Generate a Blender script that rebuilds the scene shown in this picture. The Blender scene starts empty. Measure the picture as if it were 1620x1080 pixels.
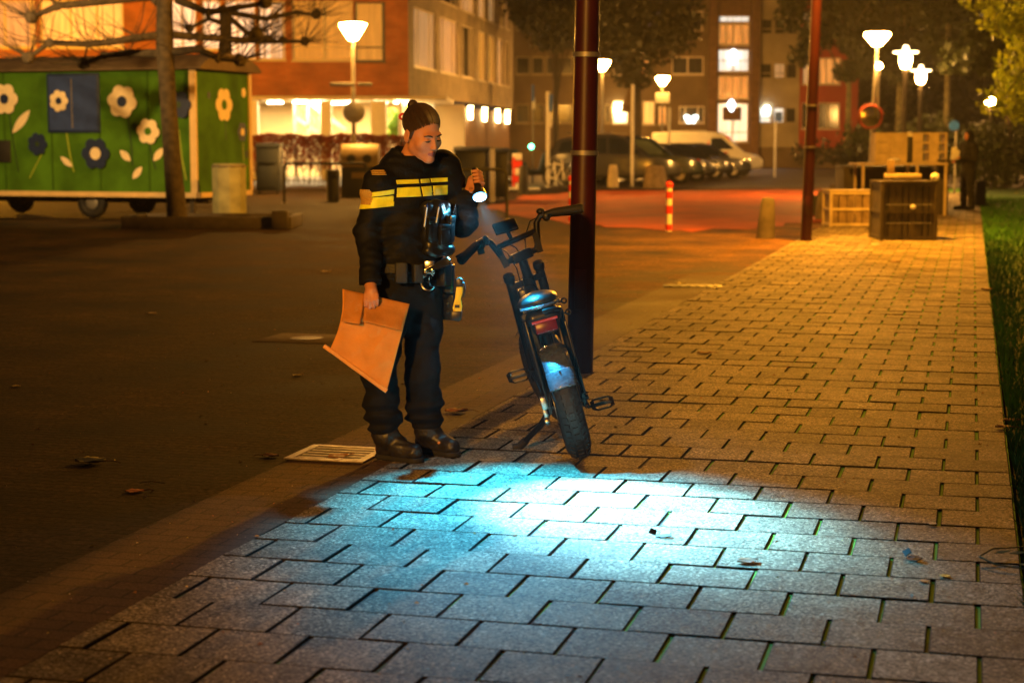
import bpy, bmesh, math, random
import numpy as np
from mathutils import Vector, Matrix, Euler

random.seed(7)
SC = bpy.context.scene
COL = SC.collection
PI = math.pi
R = math.radians

# ------------------------------------------------------------------ camera
F, HC, HZ = 2770.0, 1.50, 226.0            # focal length in photo pixels, eye height, horizon row
PITCH = math.atan((540.0 - HZ) / F)
cam_data = bpy.data.cameras.new('camera')
cam = bpy.data.objects.new('camera', cam_data)
COL.objects.link(cam)
cam.location = (0, 0, HC)
cam.rotation_euler = (PI / 2 - PITCH, 0, 0)
cam_data.sensor_width = 36.0
cam_data.lens = 36.0 * F / 1620.0
cam_data.clip_start = 0.1
cam_data.clip_end = 1000.0
cam_data.dof.use_dof = True
cam_data.dof.focus_distance = 8.35
cam_data.dof.aperture_fstop = 3.0
cam_data.dof.aperture_blades = 0
SC.camera = cam

def ray(px, py):
    a, b = (px - 810.0) / F, (540.0 - py) / F
    return Vector((a, math.cos(PITCH) + b * math.sin(PITCH), -math.sin(PITCH) + b * math.cos(PITCH)))

def at(px, py, Y):
    d = ray(px, py)
    t = Y / d.y
    return Vector((d.x * t, Y, HC + d.z * t))

def gnd(px, py, z=0.0):
    d = ray(px, py)
    t = (z - HC) / d.z
    return Vector((d.x * t, d.y * t, z))

# ------------------------------------------------------------------ world: night sky
W = bpy.data.worlds.new('World')
SC.world = W
W.use_nodes = True
wn = W.node_tree
sky = wn.nodes.new('ShaderNodeTexSky')
sky.sky_type = 'NISHITA'
sky.sun_disc = False
sky.sun_elevation = R(-4.0)
sky.sun_rotation = R(200)
bgn = wn.nodes['Background']
wmix = wn.nodes.new('ShaderNodeMix')
wmix.data_type = 'RGBA'
wmix.inputs[0].default_value = 0.85
wn.links.new(sky.outputs[0], wmix.inputs[6])
wmix.inputs[7].default_value = (0.115, 0.085, 0.070, 1)      # city glow under cloud
wn.links.new(wmix.outputs[2], bgn.inputs[0])
bgn.inputs[1].default_value = 0.15

SC.view_settings.view_transform = 'Standard'
SC.view_settings.look = 'None'
SC.view_settings.exposure = 1.0
SC.view_settings.gamma = 1.0
SC.render.engine = 'CYCLES'
SC.cycles.use_denoising = True
SC.cycles.max_bounces = 6
SC.cycles.diffuse_bounces = 3
SC.cycles.glossy_bounces = 3
SC.cycles.transmission_bounces = 4
SC.cycles.volume_bounces = 0
SC.cycles.sample_clamp_indirect = 6.0
SC.cycles.caustics_reflective = False
SC.cycles.caustics_refractive = False

SODIUM = (1.0, 0.38, 0.02)

# ------------------------------------------------------------------ helpers
def thing(name, label, cat, loc=(0, 0, 0), rot=(0, 0, 0), group=None):
    o = bpy.data.objects.new(name, None)
    o.empty_display_size = 0.2
    COL.objects.link(o)
    o.location = loc
    o.rotation_euler = rot
    o['label'] = label
    o['category'] = cat
    if group:
        o['group'] = group
    return o

def tag(o, label, cat, group=None):
    o['label'] = label
    o['category'] = cat
    if group:
        o['group'] = group
    return o

def dup(root, loc=None, rot=None, label=None, scale=None):
    r = root.copy()
    COL.objects.link(r)
    if loc is not None: r.location = loc
    if rot is not None: r.rotation_euler = rot
    if scale is not None: r.scale = scale
    if label: r['label'] = label
    for ch in list(root.children):
        c = ch.copy()
        COL.objects.link(c)
        c.parent = r
        for g in list(ch.children):
            d = g.copy()
            COL.objects.link(d)
            d.parent = c
    return r

def frame_of(d):
    d = Vector(d).normalized()
    u = Vector((0, 0, 1)) if abs(d.z) < 0.95 else Vector((1, 0, 0))
    x = d.cross(u).normalized()
    return x, x.cross(d).normalized(), d

class MB:
    def __init__(s):
        s.v, s.f, s.m = [], [], []
    def add(s, vs, fs, m=0):
        o = len(s.v)
        s.v += [tuple(p) for p in vs]
        s.f += [tuple(i + o for i in q) for q in fs]
        s.m += [m] * len(fs)
        return s
    def quad(s, a, b, c, d, m=0):
        return s.add([a, b, c, d], [(0, 1, 2, 3)], m)
    def box(s, c, size, rot=None, m=0):
        hx, hy, hz = size[0] / 2, size[1] / 2, size[2] / 2
        vs = [Vector((x * hx, y * hy, z * hz)) for z in (-1, 1) for y in (-1, 1) for x in (-1, 1)]
        if rot is not None:
            Mx = rot if isinstance(rot, Matrix) else Euler(rot).to_matrix()
            vs = [Mx @ v for v in vs]
        c = Vector(c)
        return s.add([v + c for v in vs], [(0, 2, 3, 1), (4, 5, 7, 6), (0, 1, 5, 4), (2, 6, 7, 3), (0, 4, 6, 2), (1, 3, 7, 5)], m)
    def bar(s, p0, p1, w, h, m=0):
        p0, p1 = Vector(p0), Vector(p1)
        x, y, d = frame_of(p1 - p0)
        Mx = Matrix((x, y, d)).transposed()
        return s.box((p0 + p1) / 2, (w, h, (p1 - p0).length), Mx, m)
    def tube(s, pts, rad, n=8, m=0, cap=True):
        pts = [Vector(p) for p in pts]
        if not hasattr(rad, '__len__'): rad = [rad] * len(pts)
        vs, fs = [], []
        prev = None
        for i, p in enumerate(pts):
            d = (pts[min(i + 1, len(pts) - 1)] - pts[max(i - 1, 0)])
            if d.length < 1e-9: d = Vector((0, 0, 1))
            d.normalize()
            if prev is None:
                x = frame_of(d)[0]; y = d.cross(x)
            else:
                x = prev - d * prev.dot(d)
                x = x.normalized() if x.length > 1e-6 else frame_of(d)[0]
                y = d.cross(x)
            prev = x
            for k in range(n):
                a = 2 * PI * k / n
                vs.append(p + (x * math.cos(a) + y * math.sin(a)) * rad[i])
        for i in range(len(pts) - 1):
            for k in range(n):
                k2 = (k + 1) % n
                fs.append((i * n + k, i * n + k2, (i + 1) * n + k2, (i + 1) * n + k))
        if cap:
            fs.append(tuple(range(n - 1, -1, -1)))
            fs.append(tuple((len(pts) - 1) * n + k for k in range(n)))
        return s.add(vs, fs, m)
    def cyl(s, p0, p1, r0, r1=None, n=14, m=0, cap=True):
        return s.tube([p0, p1], [r0, r0 if r1 is None else r1], n, m, cap)
    def ell(s, c, r, n=12, m=0, rot=None):
        if not hasattr(r, '__len__'): r = (r, r, r)
        vs, fs = [], []
        rings = max(4, n // 2)
        for i in range(rings + 1):
            t = PI * i / rings
            for k in range(n):
                a = 2 * PI * k / n
                vs.append(Vector((r[0] * math.sin(t) * math.cos(a), r[1] * math.sin(t) * math.sin(a), r[2] * math.cos(t))))
        if rot is not None:
            Mx = rot if isinstance(rot, Matrix) else Euler(rot).to_matrix()
            vs = [Mx @ v for v in vs]
        vs = [v + Vector(c) for v in vs]
        for i in range(rings):
            for k in range(n):
                k2 = (k + 1) % n
                fs.append((i * n + k, (i + 1) * n + k, (i + 1) * n + k2, i * n + k2))
        return s.add(vs, fs, m)
    def lathe(s, prof, c=(0, 0, 0), n=20, m=0, rot=None):
        vs, fs = [], []
        for r, z in prof:
            for k in range(n):
                a = 2 * PI * k / n
                vs.append(Vector((r * math.cos(a), r * math.sin(a), z)))
        if rot is not None:
            Mx = rot if isinstance(rot, Matrix) else Euler(rot).to_matrix()
            vs = [Mx @ v for v in vs]
        vs = [v + Vector(c) for v in vs]
        for i in range(len(prof) - 1):
            for k in range(n):
                k2 = (k + 1) % n
                fs.append((i * n + k, i * n + k2, (i + 1) * n + k2, (i + 1) * n + k))
        return s.add(vs, fs, m)
    def prism(s, poly, o, A, B, t, m=0):
        o, A, B = Vector(o), Vector(A), Vector(B)
        N = A.cross(B).normalized()
        n = len(poly)
        vs = [o + A * p[0] + B * p[1] for p in poly] + [o + A * p[0] + B * p[1] + N * t for p in poly]
        fs = [tuple(range(n - 1, -1, -1)), tuple(range(n, 2 * n))]
        for k in range(n):
            k2 = (k + 1) % n
            fs.append((k, k2, n + k2, n + k))
        return s.add(vs, fs, m)
    def torus(s, c, axis, RR, r, n=32, k=10, m=0, a0=0, a1=2 * PI):
        x, y, d = frame_of(axis)
        full = abs(a1 - a0 - 2 * PI) < 1e-6
        pts = [Vector(c) + (x * math.cos(a0 + (a1 - a0) * i / n) + y * math.sin(a0 + (a1 - a0) * i / n)) * RR for i in range(n + (0 if full else 1))]
        if not full:
            return s.tube(pts, r, k, m)
        vs, fs = [], []
        for i, p in enumerate(pts):
            rd = (p - Vector(c)).normalized()
            for j in range(k):
                a = 2 * PI * j / k
                vs.append(p + rd * (r * math.cos(a)) + d * (r * math.sin(a)))
        for i in range(n):
            i2 = (i + 1) % n
            for j in range(k):
                j2 = (j + 1) % k
                fs.append((i * k + j, i2 * k + j, i2 * k + j2, i * k + j2))
        return s.add(vs, fs, m)
    def build(s, name, mats, parent=None, smooth=False, bevel=0, seg=2, angle=40):
        me = bpy.data.meshes.new(name)
        me.from_pydata(s.v, [], s.f)
        mats = mats if isinstance(mats, (list, tuple)) else [mats]
        for mm in mats: me.materials.append(mm)
        if len(mats) > 1:
            me.polygons.foreach_set('material_index', s.m)
        bm = bmesh.new(); bm.from_mesh(me)
        bmesh.ops.recalc_face_normals(bm, faces=bm.faces)
        if bevel:
            es = [e for e in bm.edges if len(e.link_faces) == 2 and e.calc_face_angle(0) > R(35)]
            bmesh.ops.bevel(bm, geom=es, offset=bevel, segments=seg, affect='EDGES', profile=0.5, clamp_overlap=True)
        bm.to_mesh(me); bm.free()
        if smooth or bevel:
            me.polygons.foreach_set('use_smooth', [True] * len(me.polygons))
            me.set_sharp_from_angle(angle=R(angle))
        me.update()
        o = bpy.data.objects.new(name, me)
        COL.objects.link(o)
        if parent is not None: o.parent = parent
        return o

def mesh_np(name, V, Q, mats, parent=None, smooth=True):
    me = bpy.data.meshes.new(name)
    V = np.asarray(V, dtype=np.float32); Q = np.asarray(Q, dtype=np.int32)
    me.vertices.add(len(V)); me.vertices.foreach_set('co', V.ravel())
    k = Q.shape[1]
    me.loops.add(Q.size); me.loops.foreach_set('vertex_index', Q.ravel())
    me.polygons.add(len(Q)); me.polygons.foreach_set('loop_start', np.arange(len(Q), dtype=np.int32) * k)
    me.update(calc_edges=True); me.validate()
    for mm in (mats if isinstance(mats, (list, tuple)) else [mats]): me.materials.append(mm)
    me.polygons.foreach_set('use_smooth', [bool(smooth)] * len(me.polygons))
    o = bpy.data.objects.new(name, me)
    COL.objects.link(o)
    if parent is not None: o.parent = parent
    return o

# ------------------------------------------------------------------ materials
def new_mat(name):
    m = bpy.data.materials.new(name)
    m.use_nodes = True
    nt = m.node_tree
    return m, nt, nt.nodes['Principled BSDF']

def nd(nt, kind, **kw):
    n = nt.nodes.new(kind)
    for k, v in kw.items(): setattr(n, k, v)
    return n

def M(name, col, rough=0.6, metal=0.0, var=0.18, scale=6.0, bump=0.0, bscale=40.0, spec=0.5, coat=0.0, emis=None, es=0.0, rvar=0.0, sheen=0.0):
    m, nt, b = new_mat(name)
    L = nt.links
    tc = nd(nt, 'ShaderNodeTexCoord')
    nz = nd(nt, 'ShaderNodeTexNoise'); nz.inputs['Scale'].default_value = scale; nz.inputs['Detail'].default_value = 5
    L.new(tc.outputs['Object'], nz.inputs['Vector'])
    rmp = nd(nt, 'ShaderNodeMapRange'); rmp.inputs[1].default_value = 0.3; rmp.inputs[2].default_value = 0.7
    rmp.inputs[3].default_value = 1 - var; rmp.inputs[4].default_value = 1 + var
    L.new(nz.outputs[0], rmp.inputs[0])
    mx = nd(nt, 'ShaderNodeMix', data_type='RGBA', blend_type='MULTIPLY'); mx.inputs[0].default_value = 1
    mx.inputs[6].default_value = (*col, 1)
    L.new(rmp.outputs[0], mx.inputs[7])
    L.new(mx.outputs[2], b.inputs['Base Color'])
    b.inputs['Roughness'].default_value = rough
    if rvar:
        r2 = nd(nt, 'ShaderNodeMapRange'); r2.inputs[3].default_value = max(0.03, rough - rvar); r2.inputs[4].default_value = min(1, rough + rvar)
        L.new(nz.outputs[0], r2.inputs[0]); L.new(r2.outputs[0], b.inputs['Roughness'])
    b.inputs['Metallic'].default_value = metal
    b.inputs['Specular IOR Level'].default_value = spec
    b.inputs['Coat Weight'].default_value = coat
    b.inputs['Coat Roughness'].default_value = 0.08
    if sheen:
        b.inputs['Sheen Weight'].default_value = sheen
    if bump:
        n2 = nd(nt, 'ShaderNodeTexNoise'); n2.inputs['Scale'].default_value = bscale; n2.inputs['Detail'].default_value = 6
        L.new(tc.outputs['Object'], n2.inputs['Vector'])
        bp = nd(nt, 'ShaderNodeBump'); bp.inputs['Strength'].default_value = bump; bp.inputs['Distance'].default_value = 0.01
        L.new(n2.outputs[0], bp.inputs['Height']); L.new(bp.outputs[0], b.inputs['Normal'])
    if emis:
        b.inputs['Emission Color'].default_value = (*emis, 1)
        b.inputs['Emission Strength'].default_value = es
    return m

def EM(name, col, s):
    m, nt, b = new_mat(name)
    b.inputs['Base Color'].default_value = (0.8, 0.8, 0.8, 1)
    b.inputs['Roughness'].default_value = 0.5
    b.inputs['Emission Color'].default_value = (*col, 1)
    b.inputs['Emission Strength'].default_value = s
    return m

def brick_mat(name, c1, c2, mortar, bw, bh, ms, rough=0.8, bump=0.6, offset=0.5, axis='XZ', spec=0.4, patch=0.35, fine=120, fvar=0.35, rvar=0.12):
    """masonry or paving of real-size units; axis says which object axes the courses run in"""
    m, nt, b = new_mat(name)
    L = nt.links
    tc = nd(nt, 'ShaderNodeTexCoord')
    sp = nd(nt, 'ShaderNodeSeparateXYZ'); cb = nd(nt, 'ShaderNodeCombineXYZ')
    L.new(tc.outputs['Object'], sp.inputs[0])
    L.new(sp.outputs[axis[0]], cb.inputs[0]); L.new(sp.outputs[axis[1]], cb.inputs[1])
    br = nd(nt, 'ShaderNodeTexBrick'); br.offset = offset
    br.inputs['Color1'].default_value = (*c1, 1); br.inputs['Color2'].default_value = (*c2, 1); br.inputs['Mortar'].default_value = (*mortar, 1)
    br.inputs['Scale'].default_value = 1; br.inputs['Mortar Size'].default_value = ms; br.inputs['Mortar Smooth'].default_value = 0.3
    br.inputs['Brick Width'].default_value = bw; br.inputs['Row Height'].default_value = bh
    wz = nd(nt, 'ShaderNodeTexNoise'); wz.inputs['Scale'].default_value = 2.2
    L.new(cb.outputs[0], wz.inputs['Vector'])
    va = nd(nt, 'ShaderNodeVectorMath', operation='MULTIPLY_ADD')
    va.inputs[1].default_value = (bh * 0.25,) * 3
    L.new(wz.outputs['Color'], va.inputs[0]); L.new(cb.outputs[0], va.inputs[2])
    L.new(va.outputs[0], br.inputs['Vector'])
    n1 = nd(nt, 'ShaderNodeTexNoise'); n1.inputs['Scale'].default_value = 0.9; n1.inputs['Detail'].default_value = 6
    n2 = nd(nt, 'ShaderNodeTexNoise'); n2.inputs['Scale'].default_value = fine; n2.inputs['Detail'].default_value = 3
    L.new(tc.outputs['Object'], n1.inputs['Vector']); L.new(tc.outputs['Object'], n2.inputs['Vector'])
    r1 = nd(nt, 'ShaderNodeMapRange'); r1.inputs[1].default_value = 0.3; r1.inputs[2].default_value = 0.7; r1.inputs[3].default_value = 1 - patch; r1.inputs[4].default_value = 1 + patch
    r2 = nd(nt, 'ShaderNodeMapRange'); r2.inputs[1].default_value = 0.3; r2.inputs[2].default_value = 0.7; r2.inputs[3].default_value = 1 - fvar; r2.inputs[4].default_value = 1 + fvar
    L.new(n1.outputs[0], r1.inputs[0]); L.new(n2.outputs[0], r2.inputs[0])
    mu = nd(nt, 'ShaderNodeMath', operation='MULTIPLY'); L.new(r1.outputs[0], mu.inputs[0]); L.new(r2.outputs[0], mu.inputs[1])
    mx = nd(nt, 'ShaderNodeMix', data_type='RGBA', blend_type='MULTIPLY'); mx.inputs[0].default_value = 1
    L.new(br.outputs['Color'], mx.inputs[6]); L.new(mu.outputs[0], mx.inputs[7])
    L.new(mx.outputs[2], b.inputs['Base Color'])
    r3 = nd(nt, 'ShaderNodeMapRange'); r3.inputs[1].default_value = 0.3; r3.inputs[2].default_value = 0.7; r3.inputs[3].default_value = rough - rvar; r3.inputs[4].default_value = min(1, rough + rvar)
    L.new(n1.outputs[0], r3.inputs[0]); L.new(r3.outputs[0], b.inputs['Roughness'])
    b.inputs['Specular IOR Level'].default_value = spec
    hh = nd(nt, 'ShaderNodeMath', operation='MULTIPLY_ADD'); hh.inputs[1].default_value = -1.0
    L.new(br.outputs['Fac'], hh.inputs[0])
    h2 = nd(nt, 'ShaderNodeMath', operation='MULTIPLY'); h2.inputs[1].default_value = 0.35
    L.new(n2.outputs[0], h2.inputs[0]); L.new(h2.outputs[0], hh.inputs[2])
    bp = nd(nt, 'ShaderNodeBump'); bp.inputs['Strength'].default_value = bump; bp.inputs['Distance'].default_value = 0.008
    L.new(hh.outputs[0], bp.inputs['Height']); L.new(bp.outputs[0], b.inputs['Normal'])
    return m
# ------------------------------------------------------------------ signed-distance modelling (bodies, clothes, shoes)
class Field:
    def __init__(s, lo, hi, vox):
        s.lo = np.array(lo, dtype=np.float64); s.vox = vox
        s.n = np.ceil((np.array(hi) - s.lo) / vox).astype(int) + 1
        s.D = np.full(s.n, 10.0, dtype=np.float32)
    def _sub(s, lo, hi):
        a = np.clip(np.floor((np.array(lo) - s.lo) / s.vox).astype(int), 0, s.n)
        b = np.clip(np.ceil((np.array(hi) - s.lo) / s.vox).astype(int) + 1, 0, s.n)
        sl = tuple(slice(i, j) for i, j in zip(a, b))
        if any(j <= i for i, j in zip(a, b)): return None, None
        ax = [s.lo[i] + s.vox * np.arange(a[i], b[i]) for i in range(3)]
        return sl, np.stack(np.meshgrid(*ax, indexing='ij'), -1).astype(np.float32)
    def _mix(s, sl, d, k, op):
        D = s.D[sl]
        if op == 'sub':
            d = -d
            if k > 0:
                h = np.clip(0.5 - 0.5 * (d - D) / k, 0, 1)
                s.D[sl] = d * (1 - h) + D * h + k * h * (1 - h) if False else np.maximum(D, d) + np.maximum(k - np.abs(D - d), 0) ** 2 * 0.25 / k
            else:
                s.D[sl] = np.maximum(D, d)
        else:
            if k > 0:
                s.D[sl] = np.minimum(D, d) - np.maximum(k - np.abs(D - d), 0) ** 2 * 0.25 / k
            else:
                s.D[sl] = np.minimum(D, d)
    def cap(s, a, b, ra, rb=None, k=0.02, op='add', flat=None):
        rb = ra if rb is None else rb
        a = np.array(a, dtype=np.float32); b = np.array(b, dtype=np.float32)
        m = max(ra, rb) + k * 2 + s.vox * 3
        if flat is not None: m *= max(1.0, 1.0 / flat[1]) * 1.05
        sl, P = s._sub(np.minimum(a, b) - m, np.maximum(a, b) + m)
        if sl is None: return s
        if flat is not None:
            nv = np.array(flat[0], dtype=np.float32); nv /= np.linalg.norm(nv); f = flat[1]
            q = P - a
            P = P + (q @ nv)[..., None] * nv * (f - 1)
            b = b + ((b - a) @ nv) * nv * (f - 1)
        ba = b - a
        L2 = max(float(ba @ ba), 1e-12)
        h = np.clip(((P - a) @ ba) / L2, 0, 1)
        d = np.linalg.norm(P - a - h[..., None] * ba, axis=-1) - (ra + (rb - ra) * h)
        if flat is not None: d = d / max(1.0, flat[1])
        s._mix(sl, d.astype(np.float32), k, op)
        return s
    def chain(s, pts, rads, k=0.02, flat=None):
        for i in range(len(pts) - 1):
            s.cap(pts[i], pts[i + 1], rads[i], rads[i + 1], k, flat=flat)
        return s
    def ell(s, c, r, rot=None, k=0.02, op='add'):
        c = np.array(c, dtype=np.float32); r = np.array(r, dtype=np.float32)
        m = r.max() + k * 2 + s.vox * 3
        sl, P = s._sub(c - m, c + m)
        if sl is None: return s
        q = P - c
        if rot is not None: q = q @ np.array(rot, dtype=np.float32)
        k0 = np.linalg.norm(q / r, axis=-1); k1 = np.linalg.norm(q / (r * r), axis=-1) + 1e-9
        s._mix(sl, (k0 * (k0 - 1) / k1).astype(np.float32), k, op)
        return s
    def plane(s, p, n, k=0.0):
        """keep the side the normal points away from"""
        sl, P = s._sub(s.lo - 1, s.lo + s.n * s.vox + 1)
        n = np.array(n, dtype=np.float32); n /= np.linalg.norm(n)
        d = ((P - np.array(p, dtype=np.float32)) @ n)
        s.D[sl] = np.maximum(s.D[sl], d)
        return s
    def wrinkle(s, amp, fx, fy, fz, seed=0, zlo=-9, zhi=9):
        sl, P = s._sub(s.lo - 1, s.lo + s.n * s.vox + 1)
        rng = np.random.RandomState(seed)
        w = 0
        for i in range(5):
            ph = rng.rand(3) * 6.28; fr = (0.7 + 0.8 * rng.rand(3))
            w = w + np.sin(P[..., 0] * fx * fr[0] + ph[0] + 1.7 * np.sin(P[..., 2] * fz * 0.6 * fr[1] + ph[1])) * np.sin(P[..., 2] * fz * fr[2] + P[..., 1] * fy * fr[1] + ph[2])
        msk = np.clip((P[..., 2] - zlo) * 20, 0, 1) * np.clip((zhi - P[..., 2]) * 20, 0, 1)
        s.D[sl] += (amp * w / 2 * msk).astype(np.float32)
        return s
    def mesh(s):
        D = s.D
        S = D < 0
        nx, ny, nz = D.shape
        cnt = np.zeros((nx - 1, ny - 1, nz - 1), dtype=np.int8)
        cor = [(i, j, k) for i in (0, 1) for j in (0, 1) for k in (0, 1)]
        for (i, j, k) in cor: cnt += S[i:nx - 1 + i, j:ny - 1 + j, k:nz - 1 + k]
        act = np.argwhere((cnt > 0) & (cnt < 8))
        idx = -np.ones((nx - 1, ny - 1, nz - 1), dtype=np.int64)
        idx[act[:, 0], act[:, 1], act[:, 2]] = np.arange(len(act))
        vals = {c: D[act[:, 0] + c[0], act[:, 1] + c[1], act[:, 2] + c[2]] for c in cor}
        acc = np.zeros((len(act), 3)); num = np.zeros(len(act))
        for c in cor:
            for a in range(3):
                if c[a] == 0:
                    e = list(c); e[a] = 1; e = tuple(e)
                    v0, v1 = vals[c], vals[e]
                    cr = (v0 < 0) != (v1 < 0)
                    t = np.where(cr, v0 / np.where(cr, v0 - v1, 1), 0)
                    p = np.array(c, dtype=float)[None, :].repeat(len(act), 0)
                    p[:, a] = t
                    acc += p * cr[:, None]; num += cr
        V = s.lo + s.vox * (act + acc / num[:, None])
        Q = []
        for a in range(3):
            b, c = (a + 1) % 3, (a + 2) % 3
            sl0 = [slice(None)] * 3; sl1 = [slice(None)] * 3
            sl0[a] = slice(0, -1); sl1[a] = slice(1, None)
            A, B = S[tuple(sl0)], S[tuple(sl1)]
            E = np.argwhere(A != B)
            E = E[(E[:, b] > 0) & (E[:, c] > 0) & (E[:, b] < D.shape[b] - 1) & (E[:, c] < D.shape[c] - 1)]
            ins = A[E[:, 0], E[:, 1], E[:, 2]]
            q = []
            for (db, dc) in ((-1, -1), (0, -1), (0, 0), (-1, 0)):
                e = E.copy(); e[:, b] += db; e[:, c] += dc
                q.append(idx[e[:, 0], e[:, 1], e[:, 2]])
            q = np.stack(q, 1)
            q[~ins] = q[~ins][:, ::-1]
            Q.append(q)
        Q = np.concatenate(Q)
        return V, Q[(Q >= 0).all(1)]
    def build(s, name, mats, parent=None, relax=1):
        V, Q = s.mesh()
        for _ in range(relax):
            acc = np.zeros_like(V); n = np.zeros(len(V))
            for i in range(4):
                a, b = Q[:, i], Q[:, (i + 1) % 4]
                np.add.at(acc, a, V[b]); np.add.at(acc, b, V[a]); np.add.at(n, a, 1); np.add.at(n, b, 1)
            V = V * 0.5 + acc / n[:, None] * 0.5
        return mesh_np(name, V, Q, mats, parent)

# ------------------------------------------------------------------ ground
TH = math.atan(725.0 / F)
EU, EV = Vector((math.cos(TH), -math.sin(TH), 0)), Vector((math.sin(TH), math.cos(TH), 0))
def uv(u, v, z=0.0):
    p = EU * u + EV * v
    return Vector((p.x, p.y, z))

def struct(o):
    o['kind'] = 'structure'
    return o

m_square = brick_mat('square_clinker', (0.042, 0.024, 0.012), (0.022, 0.014, 0.008), (0.02, 0.015, 0.01), 0.2, 0.07, 0.006, rough=0.85, bump=1.0, axis='XY', patch=0.8, fvar=0.85, fine=48, spec=0.12)
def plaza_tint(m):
    """the far part of the square is tinted paler and redder; noise breaks up the seam"""
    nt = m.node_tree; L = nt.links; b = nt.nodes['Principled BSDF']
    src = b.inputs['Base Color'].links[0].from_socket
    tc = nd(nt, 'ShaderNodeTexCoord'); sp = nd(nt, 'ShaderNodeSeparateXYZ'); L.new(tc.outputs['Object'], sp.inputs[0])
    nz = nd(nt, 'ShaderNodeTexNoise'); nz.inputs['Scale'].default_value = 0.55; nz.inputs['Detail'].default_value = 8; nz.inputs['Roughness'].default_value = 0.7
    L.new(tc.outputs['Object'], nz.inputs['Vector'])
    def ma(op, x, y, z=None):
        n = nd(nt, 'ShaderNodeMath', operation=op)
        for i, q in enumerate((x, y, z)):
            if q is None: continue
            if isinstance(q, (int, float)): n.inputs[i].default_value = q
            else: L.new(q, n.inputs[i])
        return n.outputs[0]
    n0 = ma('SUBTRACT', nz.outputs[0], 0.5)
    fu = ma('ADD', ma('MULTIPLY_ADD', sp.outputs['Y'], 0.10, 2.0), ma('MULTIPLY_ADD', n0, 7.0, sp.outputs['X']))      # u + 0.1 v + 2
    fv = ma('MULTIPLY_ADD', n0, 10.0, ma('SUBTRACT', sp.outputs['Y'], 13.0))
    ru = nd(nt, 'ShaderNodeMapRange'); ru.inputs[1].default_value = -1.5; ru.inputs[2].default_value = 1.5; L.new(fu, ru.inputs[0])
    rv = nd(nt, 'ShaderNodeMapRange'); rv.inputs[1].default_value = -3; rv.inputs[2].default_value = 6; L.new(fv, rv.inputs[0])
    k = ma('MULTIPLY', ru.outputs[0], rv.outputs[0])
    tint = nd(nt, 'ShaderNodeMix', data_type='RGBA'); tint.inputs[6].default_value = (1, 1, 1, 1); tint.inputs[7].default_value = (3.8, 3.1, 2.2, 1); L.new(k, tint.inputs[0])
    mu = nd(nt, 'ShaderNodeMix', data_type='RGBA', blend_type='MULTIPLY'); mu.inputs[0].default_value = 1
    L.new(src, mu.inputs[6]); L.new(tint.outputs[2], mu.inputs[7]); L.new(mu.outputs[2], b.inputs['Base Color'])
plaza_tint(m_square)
m_band = brick_mat('band_clinker', (0.10, 0.058, 0.03), (0.075, 0.045, 0.024), (0.035, 0.025, 0.015), 0.2, 0.1, 0.005, rough=0.8, bump=0.8, axis='XY', patch=0.4, fvar=0.5, spec=0.2)
m_path = M('cycle_path_asphalt', (0.33, 0.065, 0.015), rough=0.7, spec=0.2, var=0.45, scale=0.9, bump=0.5, bscale=60, rvar=0.15)
m_road = M('road_asphalt', (0.06, 0.042, 0.028), rough=0.6, var=0.3, scale=0.4, bump=0.5, bscale=60, rvar=0.15)
m_soil = M('soil', (0.045, 0.035, 0.022), rough=0.95, var=0.5, scale=3, bump=1.0, bscale=18)
m_lawn = M('lawn_soil', (0.015, 0.06, 0.006), rough=0.95, var=0.5, scale=2, bump=1.0, bscale=25)

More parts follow.
